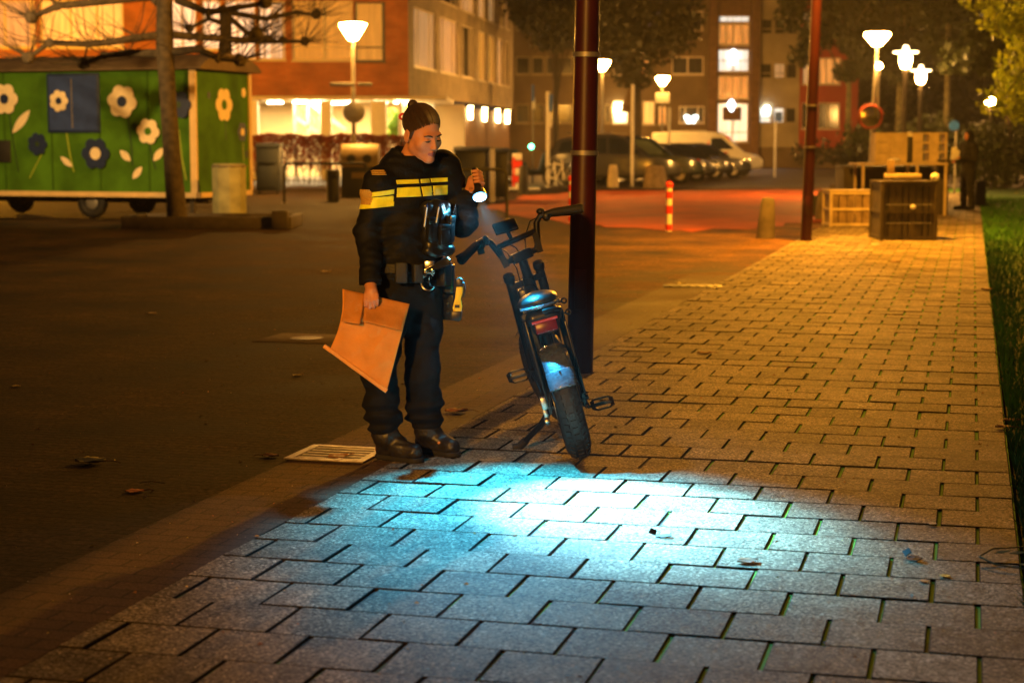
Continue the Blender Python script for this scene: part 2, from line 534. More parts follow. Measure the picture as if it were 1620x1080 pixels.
def tile_material():
    m, nt, b = new_mat('concrete_paver')
    L = nt.links
    tc = nd(nt, 'ShaderNodeTexCoord')
    at_ = nd(nt, 'ShaderNodeAttribute'); at_.attribute_name = 'tone'
    n1 = nd(nt, 'ShaderNodeTexNoise'); n1.inputs['Scale'].default_value = 1.3; n1.inputs['Detail'].default_value = 6
    n2 = nd(nt, 'ShaderNodeTexNoise'); n2.inputs['Scale'].default_value = 75; n2.inputs['Detail'].default_value = 5; n2.inputs['Roughness'].default_value = 0.75
    n3 = nd(nt, 'ShaderNodeTexVoronoi'); n3.inputs['Scale'].default_value = 120
    n4 = nd(nt, 'ShaderNodeTexNoise'); n4.inputs['Scale'].default_value = 9; n4.inputs['Detail'].default_value = 5; L.new(tc.outputs['Object'], n4.inputs['Vector'])
    for n in (n1, n2, n3): L.new(tc.outputs['Object'], n.inputs['Vector'])
    r1 = nd(nt, 'ShaderNodeMapRange'); r1.inputs[1].default_value = 0.3; r1.inputs[2].default_value = 0.7; r1.inputs[3].default_value = 0.72; r1.inputs[4].default_value = 1.2
    L.new(n1.outputs[0], r1.inputs[0])
    r2 = nd(nt, 'ShaderNodeMapRange'); r2.inputs[1].default_value = 0.32; r2.inputs[2].default_value = 0.68; r2.inputs[3].default_value = 0.45; r2.inputs[4].default_value = 1.5
    L.new(n2.outputs[0], r2.inputs[0])
    m1 = nd(nt, 'ShaderNodeMath', operation='MULTIPLY'); L.new(r1.outputs[0], m1.inputs[0]); L.new(r2.outputs[0], m1.inputs[1])
    m2 = nd(nt, 'ShaderNodeMath', operation='MULTIPLY'); L.new(m1.outputs[0], m2.inputs[0]); L.new(at_.outputs['Fac'], m2.inputs[1])
    sc_ = nd(nt, 'ShaderNodeSeparateColor'); L.new(n3.outputs['Color'], sc_.inputs[0])
    r3 = nd(nt, 'ShaderNodeMapRange'); r3.inputs[3].default_value = 0.35; r3.inputs[4].default_value = 1.7
    L.new(sc_.outputs[0], r3.inputs[0])
    gl = nd(nt, 'ShaderNodeMath', operation='GREATER_THAN'); gl.inputs[1].default_value = 0.90; L.new(sc_.outputs[1], gl.inputs[0])  # bright specks in the base colour stand in for sparkle
    g2 = nd(nt, 'ShaderNodeMath', operation='MULTIPLY_ADD'); g2.inputs[1].default_value = 1.3; L.new(gl.outputs[0], g2.inputs[0]); L.new(r3.outputs[0], g2.inputs[2])
    r4 = nd(nt, 'ShaderNodeMapRange'); r4.inputs[1].default_value = 0.35; r4.inputs[2].default_value = 0.65; r4.inputs[3].default_value = 0.78; r4.inputs[4].default_value = 1.15
    L.new(n4.outputs[0], r4.inputs[0])
    m3 = nd(nt, 'ShaderNodeMath', operation='MULTIPLY'); L.new(m2.outputs[0], m3.inputs[0]); L.new(g2.outputs[0], m3.inputs[1])
    m4 = nd(nt, 'ShaderNodeMath', operation='MULTIPLY'); L.new(m3.outputs[0], m4.inputs[0]); L.new(r4.outputs[0], m4.inputs[1])
    mx = nd(nt, 'ShaderNodeMix', data_type='RGBA', blend_type='MULTIPLY'); mx.inputs[0].default_value = 1
    mx.inputs[6].default_value = (0.21, 0.17, 0.118, 1)
    L.new(m4.outputs[0], mx.inputs[7]); L.new(mx.outputs[2], b.inputs['Base Color'])
    # smoother grains that glint
    g = nd(nt, 'ShaderNodeMath', operation='LESS_THAN'); g.inputs[1].default_value = 0.16
    L.new(n3.outputs['Distance'], g.inputs[0])
    gr = nd(nt, 'ShaderNodeMapRange'); gr.inputs[3].default_value = 0.75; gr.inputs[4].default_value = 0.28
    L.new(g.outputs[0], gr.inputs[0]); L.new(gr.outputs[0], b.inputs['Roughness'])
    b.inputs['Specular IOR Level'].default_value = 0.08
    bp = nd(nt, 'ShaderNodeBump'); bp.inputs['Strength'].default_value = 0.8; bp.inputs['Distance'].default_value = 0.004
    L.new(n2.outputs[0], bp.inputs['Height']); L.new(bp.outputs[0], b.inputs['Normal'])
    return m
m_tile = tile_material()

def bed_material():
    m, nt, b = new_mat('joint_sand_and_moss')
    L = nt.links
    tc = nd(nt, 'ShaderNodeTexCoord'); sp = nd(nt, 'ShaderNodeSeparateXYZ'); L.new(tc.outputs['Object'], sp.inputs[0])
    n1 = nd(nt, 'ShaderNodeTexNoise'); n1.inputs['Scale'].default_value = 1.6; n1.inputs['Detail'].default_value = 4
    L.new(tc.outputs['Object'], n1.inputs['Vector'])
    r1 = nd(nt, 'ShaderNodeMapRange'); r1.inputs[1].default_value = -2.2; r1.inputs[2].default_value = -0.3; r1.inputs[3].default_value = -0.16; r1.inputs[4].default_value = 0.2
    L.new(sp.outputs['X'], r1.inputs[0])
    ad = nd(nt, 'ShaderNodeMath', operation='ADD'); L.new(n1.outputs[0], ad.inputs[0]); L.new(r1.outputs[0], ad.inputs[1])
    r2 = nd(nt, 'ShaderNodeMapRange'); r2.inputs[1].default_value = 0.46; r2.inputs[2].default_value = 0.6
    L.new(ad.outputs[0], r2.inputs[0])
    mx = nd(nt, 'ShaderNodeMix', data_type='RGBA'); mx.inputs[6].default_value = (0.02, 0.014, 0.009, 1); mx.inputs[7].default_value = (0.13, 0.42, 0.012, 1)
    L.new(r2.outputs[0], mx.inputs[0]); L.new(mx.outputs[2], b.inputs['Base Color'])
    b.inputs['Roughness'].default_value = 0.95
    n2 = nd(nt, 'ShaderNodeTexNoise'); n2.inputs['Scale'].default_value = 160
    L.new(tc.outputs['Object'], n2.inputs['Vector'])
    bp = nd(nt, 'ShaderNodeBump'); bp.inputs['Strength'].default_value = 1; bp.inputs['Distance'].default_value = 0.006
    L.new(n2.outputs[0], bp.inputs['Height']); L.new(bp.outputs[0], b.inputs['Normal'])
    return m

def sheet(name, pts, mat, rotz=0.0):
    """flat ground piece; mesh held in a frame turned by rotz so its courses run that way"""
    mi = Matrix.Rotation(-rotz, 3, 'Z')
    b = MB(); b.add([mi @ Vector(p) for p in pts], [tuple(range(len(pts)))])
    o = b.build(name, mat)
    o.rotation_euler = (0, 0, rotz)
    return struct(o)

U0, U1 = -2.62, 0.21
_rp = random.Random(5)
sheet('ground', [(-160, -60, -0.06), (160, -60, -0.06), (160, 300, -0.06), (-160, 300, -0.06)], m_soil)
sheet('square', [uv(-60, -20, -0.012), uv(-2.6, -20, -0.012), uv(-2.6, 62, -0.012), uv(-60, 62, -0.012)], m_square, -TH)
sheet('gutter_band', [uv(-3.12, -6, -0.006), uv(U0 - 0.004, -6, -0.006), uv(U0 - 0.004, 20, -0.006), uv(-3.12, 20, -0.006)], m_band, -TH)
bed = sheet('pavement_bed', [uv(U0, -6, -0.009), uv(U1, -6, -0.009), uv(U1, 60, -0.009), uv(U0, 60, -0.009)], bed_material(), -TH)
# far side: road and red cycle path crossing behind
sheet('road', [(-40, 57, -0.0085), (30, 60, -0.0085), (40, 104, -0.0085), (-40, 104, -0.0085)], m_road)
_cp = [(1.0, 32.5), (3.2, 30.0), (6.6, 34.5), (8.6, 50.0), (10.6, 56.5), (3.0, 55.5), (0.3, 50.0), (-0.6, 40)]
_pp = []
for _a, _b in zip(_cp, _cp[1:] + _cp[:1]):
    for _k in range(8):
        _t = _k / 8
        _pp.append((_a[0] + (_b[0] - _a[0]) * _t + _rp.uniform(-0.16, 0.16), _a[1] + (_b[1] - _a[1]) * _t + _rp.uniform(-0.5, 0.5), -0.004))
sheet('cycle_path', _pp, m_path)
sheet('verge', [uv(U1 + 0.02, -6, -0.02), uv(40, -6, -0.02), uv(40, 75, -0.02), uv(U1 + 0.02, 75, -0.02)], m_lawn, -TH)

def build_tiles():
    rng = np.random.RandomState(3)
    pu, pv, j = 0.304, 0.30, 0.008
    V, Fc, T, MI = [], [], [], []
    for n in range(8, 185):
        v0 = 0.103 + n * pv
        off = 0.06 if n % 2 == 0 else 0.06 - pu / 2
        us = [U1] + [off - pu * k for k in range(0, 12) if U0 + 0.05 < off - pu * k < U1 - 0.05] + [U0]
        rowz = rng.normal(0, 0.0011)
        jit = rng.normal(0, 0.002)
        for a, b in zip(us[:-1], us[1:]):
            ja = j / 2 + abs(rng.normal(0, 0.0022)); jb = j / 2 + abs(rng.normal(0, 0.0022)); jv = 0.0034 + abs(rng.normal(0, 0.0015))
            ul, ur, vl, vr = b + jb, a - ja, v0 + jv + jit, v0 + pv - jv + jit
            z = rowz + rng.normal(0, 0.0014)
            tx, ty = rng.normal(0, 0.0045), rng.normal(0, 0.0060)
            if rng.rand() < 0.05: ty += rng.choice([-1, 1]) * 0.02
            cu, cv = (ul + ur) / 2, (vl + vr) / 2
            o = len(V)
            e = 0.0032
            for (du, dv, dz) in ((ul, vl, -0.02), (ur, vl, -0.02), (ur, vr, -0.02), (ul, vr, -0.02)):
                V.append((du, dv, dz))
            for (du, dv) in ((ul, vl), (ur, vl), (ur, vr), (ul, vr)):
                V.append((du, dv, z - 0.003 + tx * (du - cu) + ty * (dv - cv)))
            for (du, dv) in ((ul + e, vl + e), (ur - e, vl + e), (ur - e, vr - e), (ul + e, vr - e)):
                V.append((du, dv, z + tx * (du - cu) + ty * (dv - cv)))
            for k in range(4):
                k2 = (k + 1) % 4
                Fc.append((o + k, o + k2, o + 4 + k2, o + 4 + k)); Fc.append((o + 4 + k, o + 4 + k2, o + 8 + k2, o + 8 + k))
            Fc.append((o + 8, o + 9, o + 10, o + 11))
            MI += [1] * 8 + [0]
            T += [float(np.clip(rng.normal(1.0, 0.16), 0.62, 1.4))] * 9
    o = mesh_np('pavement', V, Fc, [m_tile, M('joint_shade', (0.022, 0.017, 0.011), rough=0.95, var=0.4, scale=30, bump=0.6, bscale=90, spec=0.1)], smooth=False)  # joint shade put into the colour of tile sides and bevels
    o.data.polygons.foreach_set('material_index', np.array(MI, dtype=np.int32))
    a = o.data.attributes.new('tone', 'FLOAT', 'FACE')
    a.data.foreach_set('value', np.array(T, dtype=np.float32))
    o.rotation_euler = (0, 0, -TH)
    return struct(o)
build_tiles()

# grass beside the paving: blades, nobody could count them
m_grass = M('grass_blade', (0.025, 0.13, 0.008), rough=0.7, var=0.5, scale=1.5)
def build_grass():
    rng = np.random.RandomState(5)
    N = 30000
    v = 4.0 + (rng.rand(N) ** 1.6) * 46
    u = U1 + 0.02 + np.abs(rng.rand(N) ** 1.5) * (0.5 + 0.085 * v)
    h = 0.035 + 0.05 * rng.rand(N) + 0.03 * (np.sin(v * 3.1) * np.sin(u * 5.3) > 0.3)
    a = rng.rand(N) * 6.283; w = 0.0035 + 0.00025 * v; ln = rng.normal(0, 0.03, (N, 2)); 
    dx, dy = np.cos(a) * w, np.sin(a) * w
    V = np.zeros((N, 3, 3)); z0 = -0.02
    V[:, 0] = np.stack([u - dx, v - dy, np.full(N, z0)], 1)
    V[:, 1] = np.stack([u + dx, v + dy, np.full(N, z0)], 1)
    V[:, 2] = np.stack([u + ln[:, 0], v + ln[:, 1], z0 + h], 1)
    o = mesh_np('grass', V.reshape(-1, 3), np.arange(N * 3).reshape(-1, 3), m_grass, smooth=False)
    o.rotation_euler = (0, 0, -TH)
    o['kind'] = 'stuff'
    o['label'] = 'short dark green grass growing along the right edge of the paving'
build_grass()
# ------------------------------------------------------------------ officer
m_skin = M('skin', (0.56, 0.245, 0.13), rough=0.5, var=0.07, scale=18, bump=0.12, bscale=160, spec=0.4)
m_lip = M('lip', (0.30, 0.085, 0.08), rough=0.4, var=0.08, scale=30)
m_hair = M('brown_hair', (0.040, 0.022, 0.012), rough=0.6, var=0.35, scale=60, spec=0.6)
m_jacket = M('navy_softshell', (0.0045, 0.005, 0.008), rough=0.7, var=0.3, scale=14, bump=0.35, bscale=55, spec=0.22)
m_trouser = M('dark_trouser_cloth', (0.0045, 0.0047, 0.007), rough=0.85, var=0.3, scale=10, bump=0.4, bscale=40, spec=0.25)
m_boot = M('black_boot_leather', (0.018, 0.016, 0.015), rough=0.42, var=0.5, scale=18, bump=0.4, bscale=60, spec=0.5, rvar=0.15)
m_sole = M('boot_sole', (0.012, 0.011, 0.01), rough=0.8)
m_hivis = M('yellow_reflective_tape', (0.86, 0.86, 0.03), rough=0.45, var=0.12, scale=20, bump=0.15, bscale=90)
m_gear = M('glossy_black_gear', (0.012, 0.013, 0.016), rough=0.34, var=0.3, scale=12, bump=0.4, bscale=26, spec=0.5, coat=0.15)
m_web = M('black_webbing', (0.012, 0.012, 0.013), rough=0.6, var=0.2, scale=40, bump=0.4, bscale=120)
m_steel = M('polished_steel', (0.62, 0.60, 0.57), rough=0.22, metal=1.0, var=0.1)
m_red_clip = M('red_hair_clip', (0.7, 0.06, 0.02), rough=0.35)
m_eye = M('eye_dark', (0.02, 0.013, 0.01), rough=0.15, spec=0.7)
m_white_plastic = M('white_plastic', (0.75, 0.75, 0.72), rough=0.3, var=0.03)
m_blue_plastic = M('blue_plastic', (0.02, 0.05, 0.35), rough=0.3, var=0.03)
m_gold = M('gold_thread', (0.5, 0.3, 0.06), rough=0.5, var=0.3, scale=150)
m_taser = M('yellow_plastic', (0.8, 0.55, 0.02), rough=0.4, var=0.06)
m_blackp = M('black_plastic', (0.014, 0.014, 0.015), rough=0.4, var=0.15, scale=20, spec=0.5)
m_kraft = M('kraft_paper', (0.66, 0.27, 0.055), rough=0.75, var=0.16, scale=9, bump=0.7, bscale=26, spec=0.25)
m_kraft_shade = M('kraft_flap_shade', (0.50, 0.20, 0.04), rough=0.8, var=0.2, scale=12, bump=0.7, bscale=30, spec=0.2)  # flap shade put into the colour so the fold shows
m_kraft2 = M('kraft_paper_edge', (0.74, 0.34, 0.09), rough=0.7, var=0.1, scale=20, bump=0.2, bscale=40)

OY, OA = 8.27, R(35)
OP = Vector((-0.49, OY, 0))
OM = Matrix.Translation(OP) @ Matrix.Rotation(OA, 4, 'Z')
OMI = OM.inverted()
def ol(px, py, Y):                        # photo point at a real depth -> officer's own frame
    return OMI @ at(px, py, Y)

off = thing('person', 'woman officer in black jacket with yellow chest stripes, holding a lit torch and paper bag', 'person', OP, (0, 0, OA))

# joints, officer's own frame (front is -y, her left is +x)
R_SH, R_EL, R_WR = ol(597, 290, 8.17), ol(583, 368, 8.17), ol(586, 448, 8.03)
L_SH, L_EL, L_WR = ol(704, 266, 8.40), ol(733, 352, 8.42), ol(744, 303, 8.40)
R_HIP, L_HIP = Vector((-0.09, 0.01, 0.86)), Vector((0.09, 0.01, 0.86))
R_KN, L_KN = ol(600, 592, 8.13), ol(668, 592, 8.26)
R_AN, L_AN = ol(608, 695, 8.22), ol(674, 687, 8.38)
R_HEEL, R_TOE = OMI @ Vector((-0.625, 8.275, 0)), OMI @ Vector((-0.455, 8.15, 0))
L_HEEL, L_TOE = OMI @ Vector((-0.44, 8.455, 0)), OMI @ Vector((-0.285, 8.31, 0))

# head frame
HEAD = ol(668.5, 209, 8.235)
HR = Matrix.Rotation(R(3), 3, 'Z') @ Matrix.Rotation(R(-5), 3, 'Y') @ Matrix.Rotation(R(20), 3, 'X')
HS = 1.035
def hp(x, y, z):
    return HEAD + HR @ Vector((x, y, z)) * HS
HRn = np.array(HR)
NECK_BASE = Vector((0.0, 0.02, 1.37))

def fingers(f, chains, k=0.004):
    for pts, r0, r1 in chains:
        n = len(pts)
        f.chain(pts, [r0 + (r1 - r0) * i / (n - 1) for i in range(n)], k)

# torch axis: lens first, body behind it in the fist
T_LENS = at(759, 311, 8.30)
T_AIM = Vector((0.12, 7.2, 0.0))
T_DIR = (T_AIM - T_LENS).normalized()
T_TAIL = T_LENS - T_DIR * 0.15
TL, TT = OMI @ T_LENS, OMI @ T_TAIL

def build_body():
    f = Field((-0.42, -0.42, -0.01), (0.48, 0.34, 1.72), 0.0042)
    # torso, limbs (under the clothes)
    f.chain([(0, 0.01, 0.88), (0, 0.0, 1.02), (0, 0.01, 1.2), (0, 0.02, 1.33)], [0.115, 0.1, 0.12, 0.095], 0.05, flat=((0, 1, 0), 1.25))
    f.chain([R_SH, (0, 0.015, 1.35), L_SH], [0.045, 0.06, 0.045], 0.04)
    for a, b, c in ((R_SH, R_EL, R_WR), (L_SH, L_EL, L_WR)):
        f.chain([a, b, c], [0.047, 0.036, 0.026], 0.02)
    for a, b, c, h, t in ((R_HIP, R_KN, R_AN, R_HEEL, R_TOE), (L_HIP, L_KN, L_AN, L_HEEL, L_TOE)):
        f.chain([a, b, c], [0.075, 0.05, 0.036], 0.03)
        f.chain([c, h + Vector((0, 0, 0.045)), ], [0.034, 0.03], 0.02)
        f.chain([c, t + Vector((0, 0, 0.04))], [0.034, 0.024], 0.02)
    # neck
    f.chain([NECK_BASE, hp(0, 0.03, -0.075)], [0.058, 0.05], 0.03)
    # head
    E = lambda c, r, k=0.02, op='add': f.ell(hp(*c), [x * HS for x in r], HRn, k, op)
    C = lambda a, b, ra, rb=None, k=0.01, op='add': f.cap(hp(*a), hp(*b), ra * HS, (ra if rb is None else rb) * HS, k, op)
    E((0, 0.016, 0.034), (0.072, 0.092, 0.082), 0.02)
    E((0, -0.026, -0.035), (0.061, 0.066, 0.083), 0.025)
    C((-0.048, -0.005, -0.065), (-0.012, -0.068, -0.103), 0.017, 0.015, 0.025)
    C((0.048, -0.005, -0.065), (0.012, -0.068, -0.103), 0.017, 0.015, 0.025)
    E((0, -0.077, -0.104), (0.019, 0.016, 0.015), 0.018)
    C((-0.034, -0.079, 0.014), (0.034, -0.079, 0.014), 0.011, None, 0.014)          # brow ridge
    E((-0.030, -0.097, -0.008), (0.018, 0.014, 0.012), 0.012, 'sub')                # sockets
    E((0.030, -0.097, -0.008), (0.018, 0.014, 0.012), 0.012, 'sub')
    E((-0.030, -0.077, -0.009), (0.0145, 0.012, 0.011), 0.004)                      # lids over the eyeballs
    E((0.030, -0.077, -0.009), (0.0145, 0.012, 0.011), 0.004)
    E((-0.043, -0.058, -0.034), (0.019, 0.016, 0.019), 0.03)
    E((0.043, -0.058, -0.034), (0.019, 0.016, 0.019), 0.03)
    C((0, -0.087, 0.006), (0, -0.108, -0.038), 0.0065, 0.0098, 0.012)                # nose
    E((-0.0095, -0.098, -0.043), (0.0075, 0.009, 0.0065), 0.006)
    E((0.0095, -0.098, -0.043), (0.0075, 0.009, 0.0065), 0.006)
    C((-0.023, -0.080, -0.0735), (0, -0.0912, -0.0675), 0.0042, 0.0062, 0.006)        # lips
    C((0.023, -0.080, -0.0735), (0, -0.0912, -0.0675), 0.0042, 0.0062, 0.006)
    C((-0.019, -0.080, -0.0785), (0, -0.0895, -0.0790), 0.0042, 0.0066, 0.006)
    C((0.019, -0.080, -0.0785), (0, -0.0895, -0.0790), 0.0042, 0.0066, 0.006)
    C((-0.023, -0.0835, -0.0765), (0, -0.0945, -0.0728), 0.0012, None, 0.003, 'sub')
    C((0.023, -0.0835, -0.0765), (0, -0.0945, -0.0728), 0.0012, None, 0.003, 'sub')
    for s in (-1, 1):
        E((s * 0.074, 0.014, -0.018), (0.010, 0.019, 0.032), 0.008)
        E((s * 0.083, 0.010, -0.012), (0.007, 0.010, 0.016), 0.006, 'sub')
    # right hand, hanging, fingertips over the front of the bag
    w = R_WR
    pal = ol(588, 462, 7.985)
    f.chain([w, pal], [0.026, 0.029], 0.015)
    ks = [(-0.028, 0.004), (-0.009, -0.001), (0.010, 0.0), (0.028, 0.006)]
    side = (OMI.to_3x3() @ Vector((1, 0, 0)))
    back = (OMI.to_3x3() @ Vector((0, 1, 0)))
    up = Vector((0, 0, 1))
    for (s, dz), ln in zip(ks, (0.040, 0.048, 0.045, 0.034)):
        k0 = pal + side * s * 0.9 - up * (0.012) - back * 0.022
        k1 = k0 - up * ln * 0.55 - back * 0.012 + side * s * 0.06
        k2 = k1 - up * ln * 0.55 + back * 0.010
        k3 = k2 - up * ln * 0.22 + back * 0.010
        fingers(f, [([pal + side * s * 0.7, k0, k1, k2, k3], 0.0098, 0.0076)])
    th = pal - side * 0.022 + back * 0.012
    fingers(f, [([th, th - side * 0.010 - up * 0.022 + back * 0.010, th + side * 0.004 - up * 0.044 + back * 0.012], 0.0115, 0.008)])
    # left hand, fist round the torch
    ax = (TL - TT).normalized()
    mid = TL - ax * 0.105
    tow = (L_WR - mid); tow = (tow - ax * tow.dot(ax)).normalized()
    oth = ax.cross(tow)
    palm = mid + tow * 0.036
    f.chain([L_WR, palm - ax * 0.01], [0.026, 0.027], 0.015)
    f.cap(palm - ax * 0.032, palm + ax * 0.032, 0.020, 0.022, 0.012)
    for i, q in enumerate((-0.033, -0.011, 0.011, 0.032)):
        rr = 0.027
        pts = []
        for a in (20, 75, 130, 190, 235):
            a = R(a)
            pts.append(mid + ax * q + tow * (rr * math.cos(a)) + oth * (rr * math.sin(a)))
        fingers(f, [(pts, 0.0105, 0.0082)])
    tb = palm + ax * 0.03 - oth * 0.012
    fingers(f, [([tb, tb + ax * 0.028 - tow * 0.012 - oth * 0.014, tb + ax * 0.042 - tow * 0.036 - oth * 0.012], 0.012, 0.0085)])
    o = f.build('body', [m_skin, m_lip], off, relax=1)
    # lips: colour by where the mouth is
    inv = HR.inverted()
    mi = np.zeros(len(o.data.polygons), dtype=np.int32)
    co = np.zeros(len(o.data.vertices) * 3, dtype=np.float32); o.data.vertices.foreach_get('co', co); co = co.reshape(-1, 3)
    ctr = np.array([co[list(p.vertices)].mean(0) for p in o.data.polygons])
    q = (ctr - np.array(HEAD)) @ np.array(inv).T / HS
    lip = (np.abs(q[:, 2] + 0.0727) < 0.0100 * np.sqrt(np.clip(1 - (q[:, 0] / 0.0205) ** 2, 0, 1))) & (q[:, 1] < -0.079)
    mi[lip] = 1
    o.data.polygons.foreach_set('material_index', mi)
build_body()

def build_face_bits():
    for s in (-1, 1):
        b = MB()
        b.ell(hp(s * 0.030, -0.0885, -0.0135), (0.0115 * HS, 0.004, 0.0030), 10, rot=HR)
        b.build('eye', m_eye, off, smooth=True)
        b = MB()
        pts = [hp(s * 0.016, -0.0915, -0.0085), hp(s * 0.030, -0.0925, -0.0095), hp(s * 0.044, -0.083, -0.013)]
        b.tube(pts, [0.0018, 0.0026, 0.0014], 6)
        b.build('eyelash', m_hair, off, smooth=True)
        b = MB()
        pts = [hp(s * 0.013, -0.0945, 0.0105), hp(s * 0.024, -0.0945, 0.0150), hp(s * 0.035, -0.0905, 0.0160), hp(s * 0.049, -0.0785, 0.0105)]
        b.tube(pts, [0.0030, 0.0040, 0.0036, 0.0018], 8)
        b.build('eyebrow', m_hair, off, smooth=True)
build_face_bits()

def build_hair():
    f = Field(HEAD - Vector((0.17,) * 3), HEAD + Vector((0.17, 0.17, 0.21)), 0.0036)
    f.ell(hp(0, 0.018, 0.037), np.array((0.0772, 0.0962, 0.0865)) * HS, HRn, 0)
    # cut along the hairline: forehead to ear
    n = HR @ Vector((0, -1.0, -0.86))
    f.plane(hp(0, -0.058, 0.062), n)
    n2 = HR @ Vector((0, -0.25, -1.0))
    f.plane(hp(0, 0.04, -0.058), n2)
    f.ell(ol(653, 166, 8.27), np.array((0.025, 0.026, 0.024)), HRn, 0.006)
    f.cap(hp(-0.062, -0.012, 0.01), hp(-0.070, -0.004, -0.022), 0.010, 0.006, 0.012)
    f.cap(hp(0.062, -0.012, 0.01), hp(0.070, -0.004, -0.022), 0.010, 0.006, 0.012)
    rng = np.random.RandomState(2)
    sl, P = f._sub(f.lo - 1, f.lo + f.n * f.vox + 1)
    q = (P - np.array(HEAD, dtype=np.float32)) @ HRn.astype(np.float32)
    f.D[sl] += (0.0012 * np.sin(q[..., 0] * 420 + 3 * np.sin(q[..., 1] * 30)) * np.cos(q[..., 2] * 90)).astype(np.float32)
    h = f.build('hair', m_hair, off, relax=1)
    b = MB()
    for i in range(26):                                         # loose strands round the bun and nape
        r = random.Random(i)
        if i < 18:
            p = ol(654, 169, 8.27) + Vector((r.uniform(-0.02, 0.02), r.uniform(-0.02, 0.02), 0.012)); e = p + Vector((r.uniform(-0.03, 0.03), r.uniform(-0.02, 0.02), r.uniform(0.0, 0.008)))
        else:
            p = hp(r.uniform(-0.06, -0.03), 0.075, -0.04); e = p + Vector((r.uniform(-0.02, 0.01), 0.01, -r.uniform(0.03, 0.06)))
        mid = (p + e) / 2 + Vector((r.uniform(-0.008, 0.008),) * 3)
        b.tube([p, mid, e], [0.0011, 0.0009, 0.0005], 4)
    b.build('loose_strand', m_hair, off)
    b = MB()
    b.torus(hp(-0.052, 0.094, 0.045), HR @ Vector((0.3, 1, 0.2)), 0.014, 0.0062, 16, 8)
    b.build('hair_clip', m_red_clip, off, smooth=True)
build_hair()

def hair_strands():
    C0, RR = Vector((0, 0.018, 0.037)), Vector((0.0772, 0.0962, 0.0865))
    inv = HR.inverted()
    bun = (inv @ (ol(653, 170, 8.27) - HEAD)) / HS
    def unit(p): return Vector(((p.x - C0.x) / RR.x, (p.y - C0.y) / RR.y, (p.z - C0.z) / RR.z)).normalized()
    e = unit(bun)
    rng = random.Random(3)
    tones = [MB(), MB()]
    for i in range(260):
        t = rng.uniform(-1, 1)
        ph = t * R(98)
        p = Vector((0.08 * math.sin(ph), -0.09 * math.cos(ph), 0.074 - 0.095 * abs(t) ** 1.7 + rng.uniform(-0.007, 0.004)))
        s = unit(p)
        if i > 200:                                        # back of the head, swept up
            a = rng.uniform(0, 6.28); s = Vector((math.cos(a) * 0.95, abs(math.sin(a)) * 0.9, -0.5 + rng.uniform(-0.2, 0.3))).normalized()
        w = s.angle(e)
        k0 = 1.004 + rng.uniform(0.004, 0.026)
        pts = []
        for j in range(9):
            u = j / 8
            d = (s * math.sin((1 - u) * w) + e * math.sin(u * w)) / max(math.sin(w), 1e-3)
            d.normalize()
            k = 1.0 + (k0 - 1.0) * min(1, 0.3 + u * 3)
            q = C0 + Vector((d.x * RR.x, d.y * RR.y, d.z * RR.z)) * k
            pts.append(hp(q.x, q.y, q.z))
        tones[i % 2].tube(pts, [0.0012, 0.0020, 0.0022, 0.0022, 0.0022, 0.0022, 0.0020, 0.0018, 0.001], 4, cap=False)
    m2 = M('brown_hair_light', (0.05, 0.028, 0.014), rough=0.5, var=0.3, scale=80)
    tones[0].build('hair_strands', m_hair, off, smooth=True)
    tones[1].build('hair_strands', m2, off, smooth=True)
hair_strands()

def torso_field(inflate=0.0, vox=0.0048):
    f = Field((-0.44, -0.40, 0.70), (0.46, 0.34, 1.55), vox)
    g = inflate
    f.chain([(0, 0.0, 0.86), (0, -0.005, 0.98), (0, 0.0, 1.13), (0, 0.008, 1.25)], [0.160 + g, 0.150 + g, 0.155 + g, 0.152 + g], 0.05, flat=((0, 1, 0), 1.28))
    f.chain([R_SH + Vector((0.03, 0, 0.02)), (-0.05, 0.02, 1.385), (0.05, 0.02, 1.385), L_SH + Vector((-0.03, 0, 0.02))], [0.058 + g, 0.068 + g, 0.068 + g, 0.064 + g], 0.05)
    f.chain([R_SH, R_EL, R_WR + Vector((0, 0, 0.0))], [0.070 + g, 0.058 + g, 0.050 + g], 0.035)
    f.chain([L_SH, L_EL, L_WR], [0.080 + g, 0.068 + g, 0.045 + g], 0.03)
    # drape between chest and the hanging right sleeve, and the raised one
    f.cap((-0.13, 0.0, 1.28), R_SH + Vector((0.02, 0, -0.08)), 0.075 + g, 0.06 + g, 0.04)
    f.cap((0.12, 0.0, 1.27), L_SH + Vector((0.0, 0, -0.07)), 0.08 + g, 0.065 + g, 0.04)
    return f

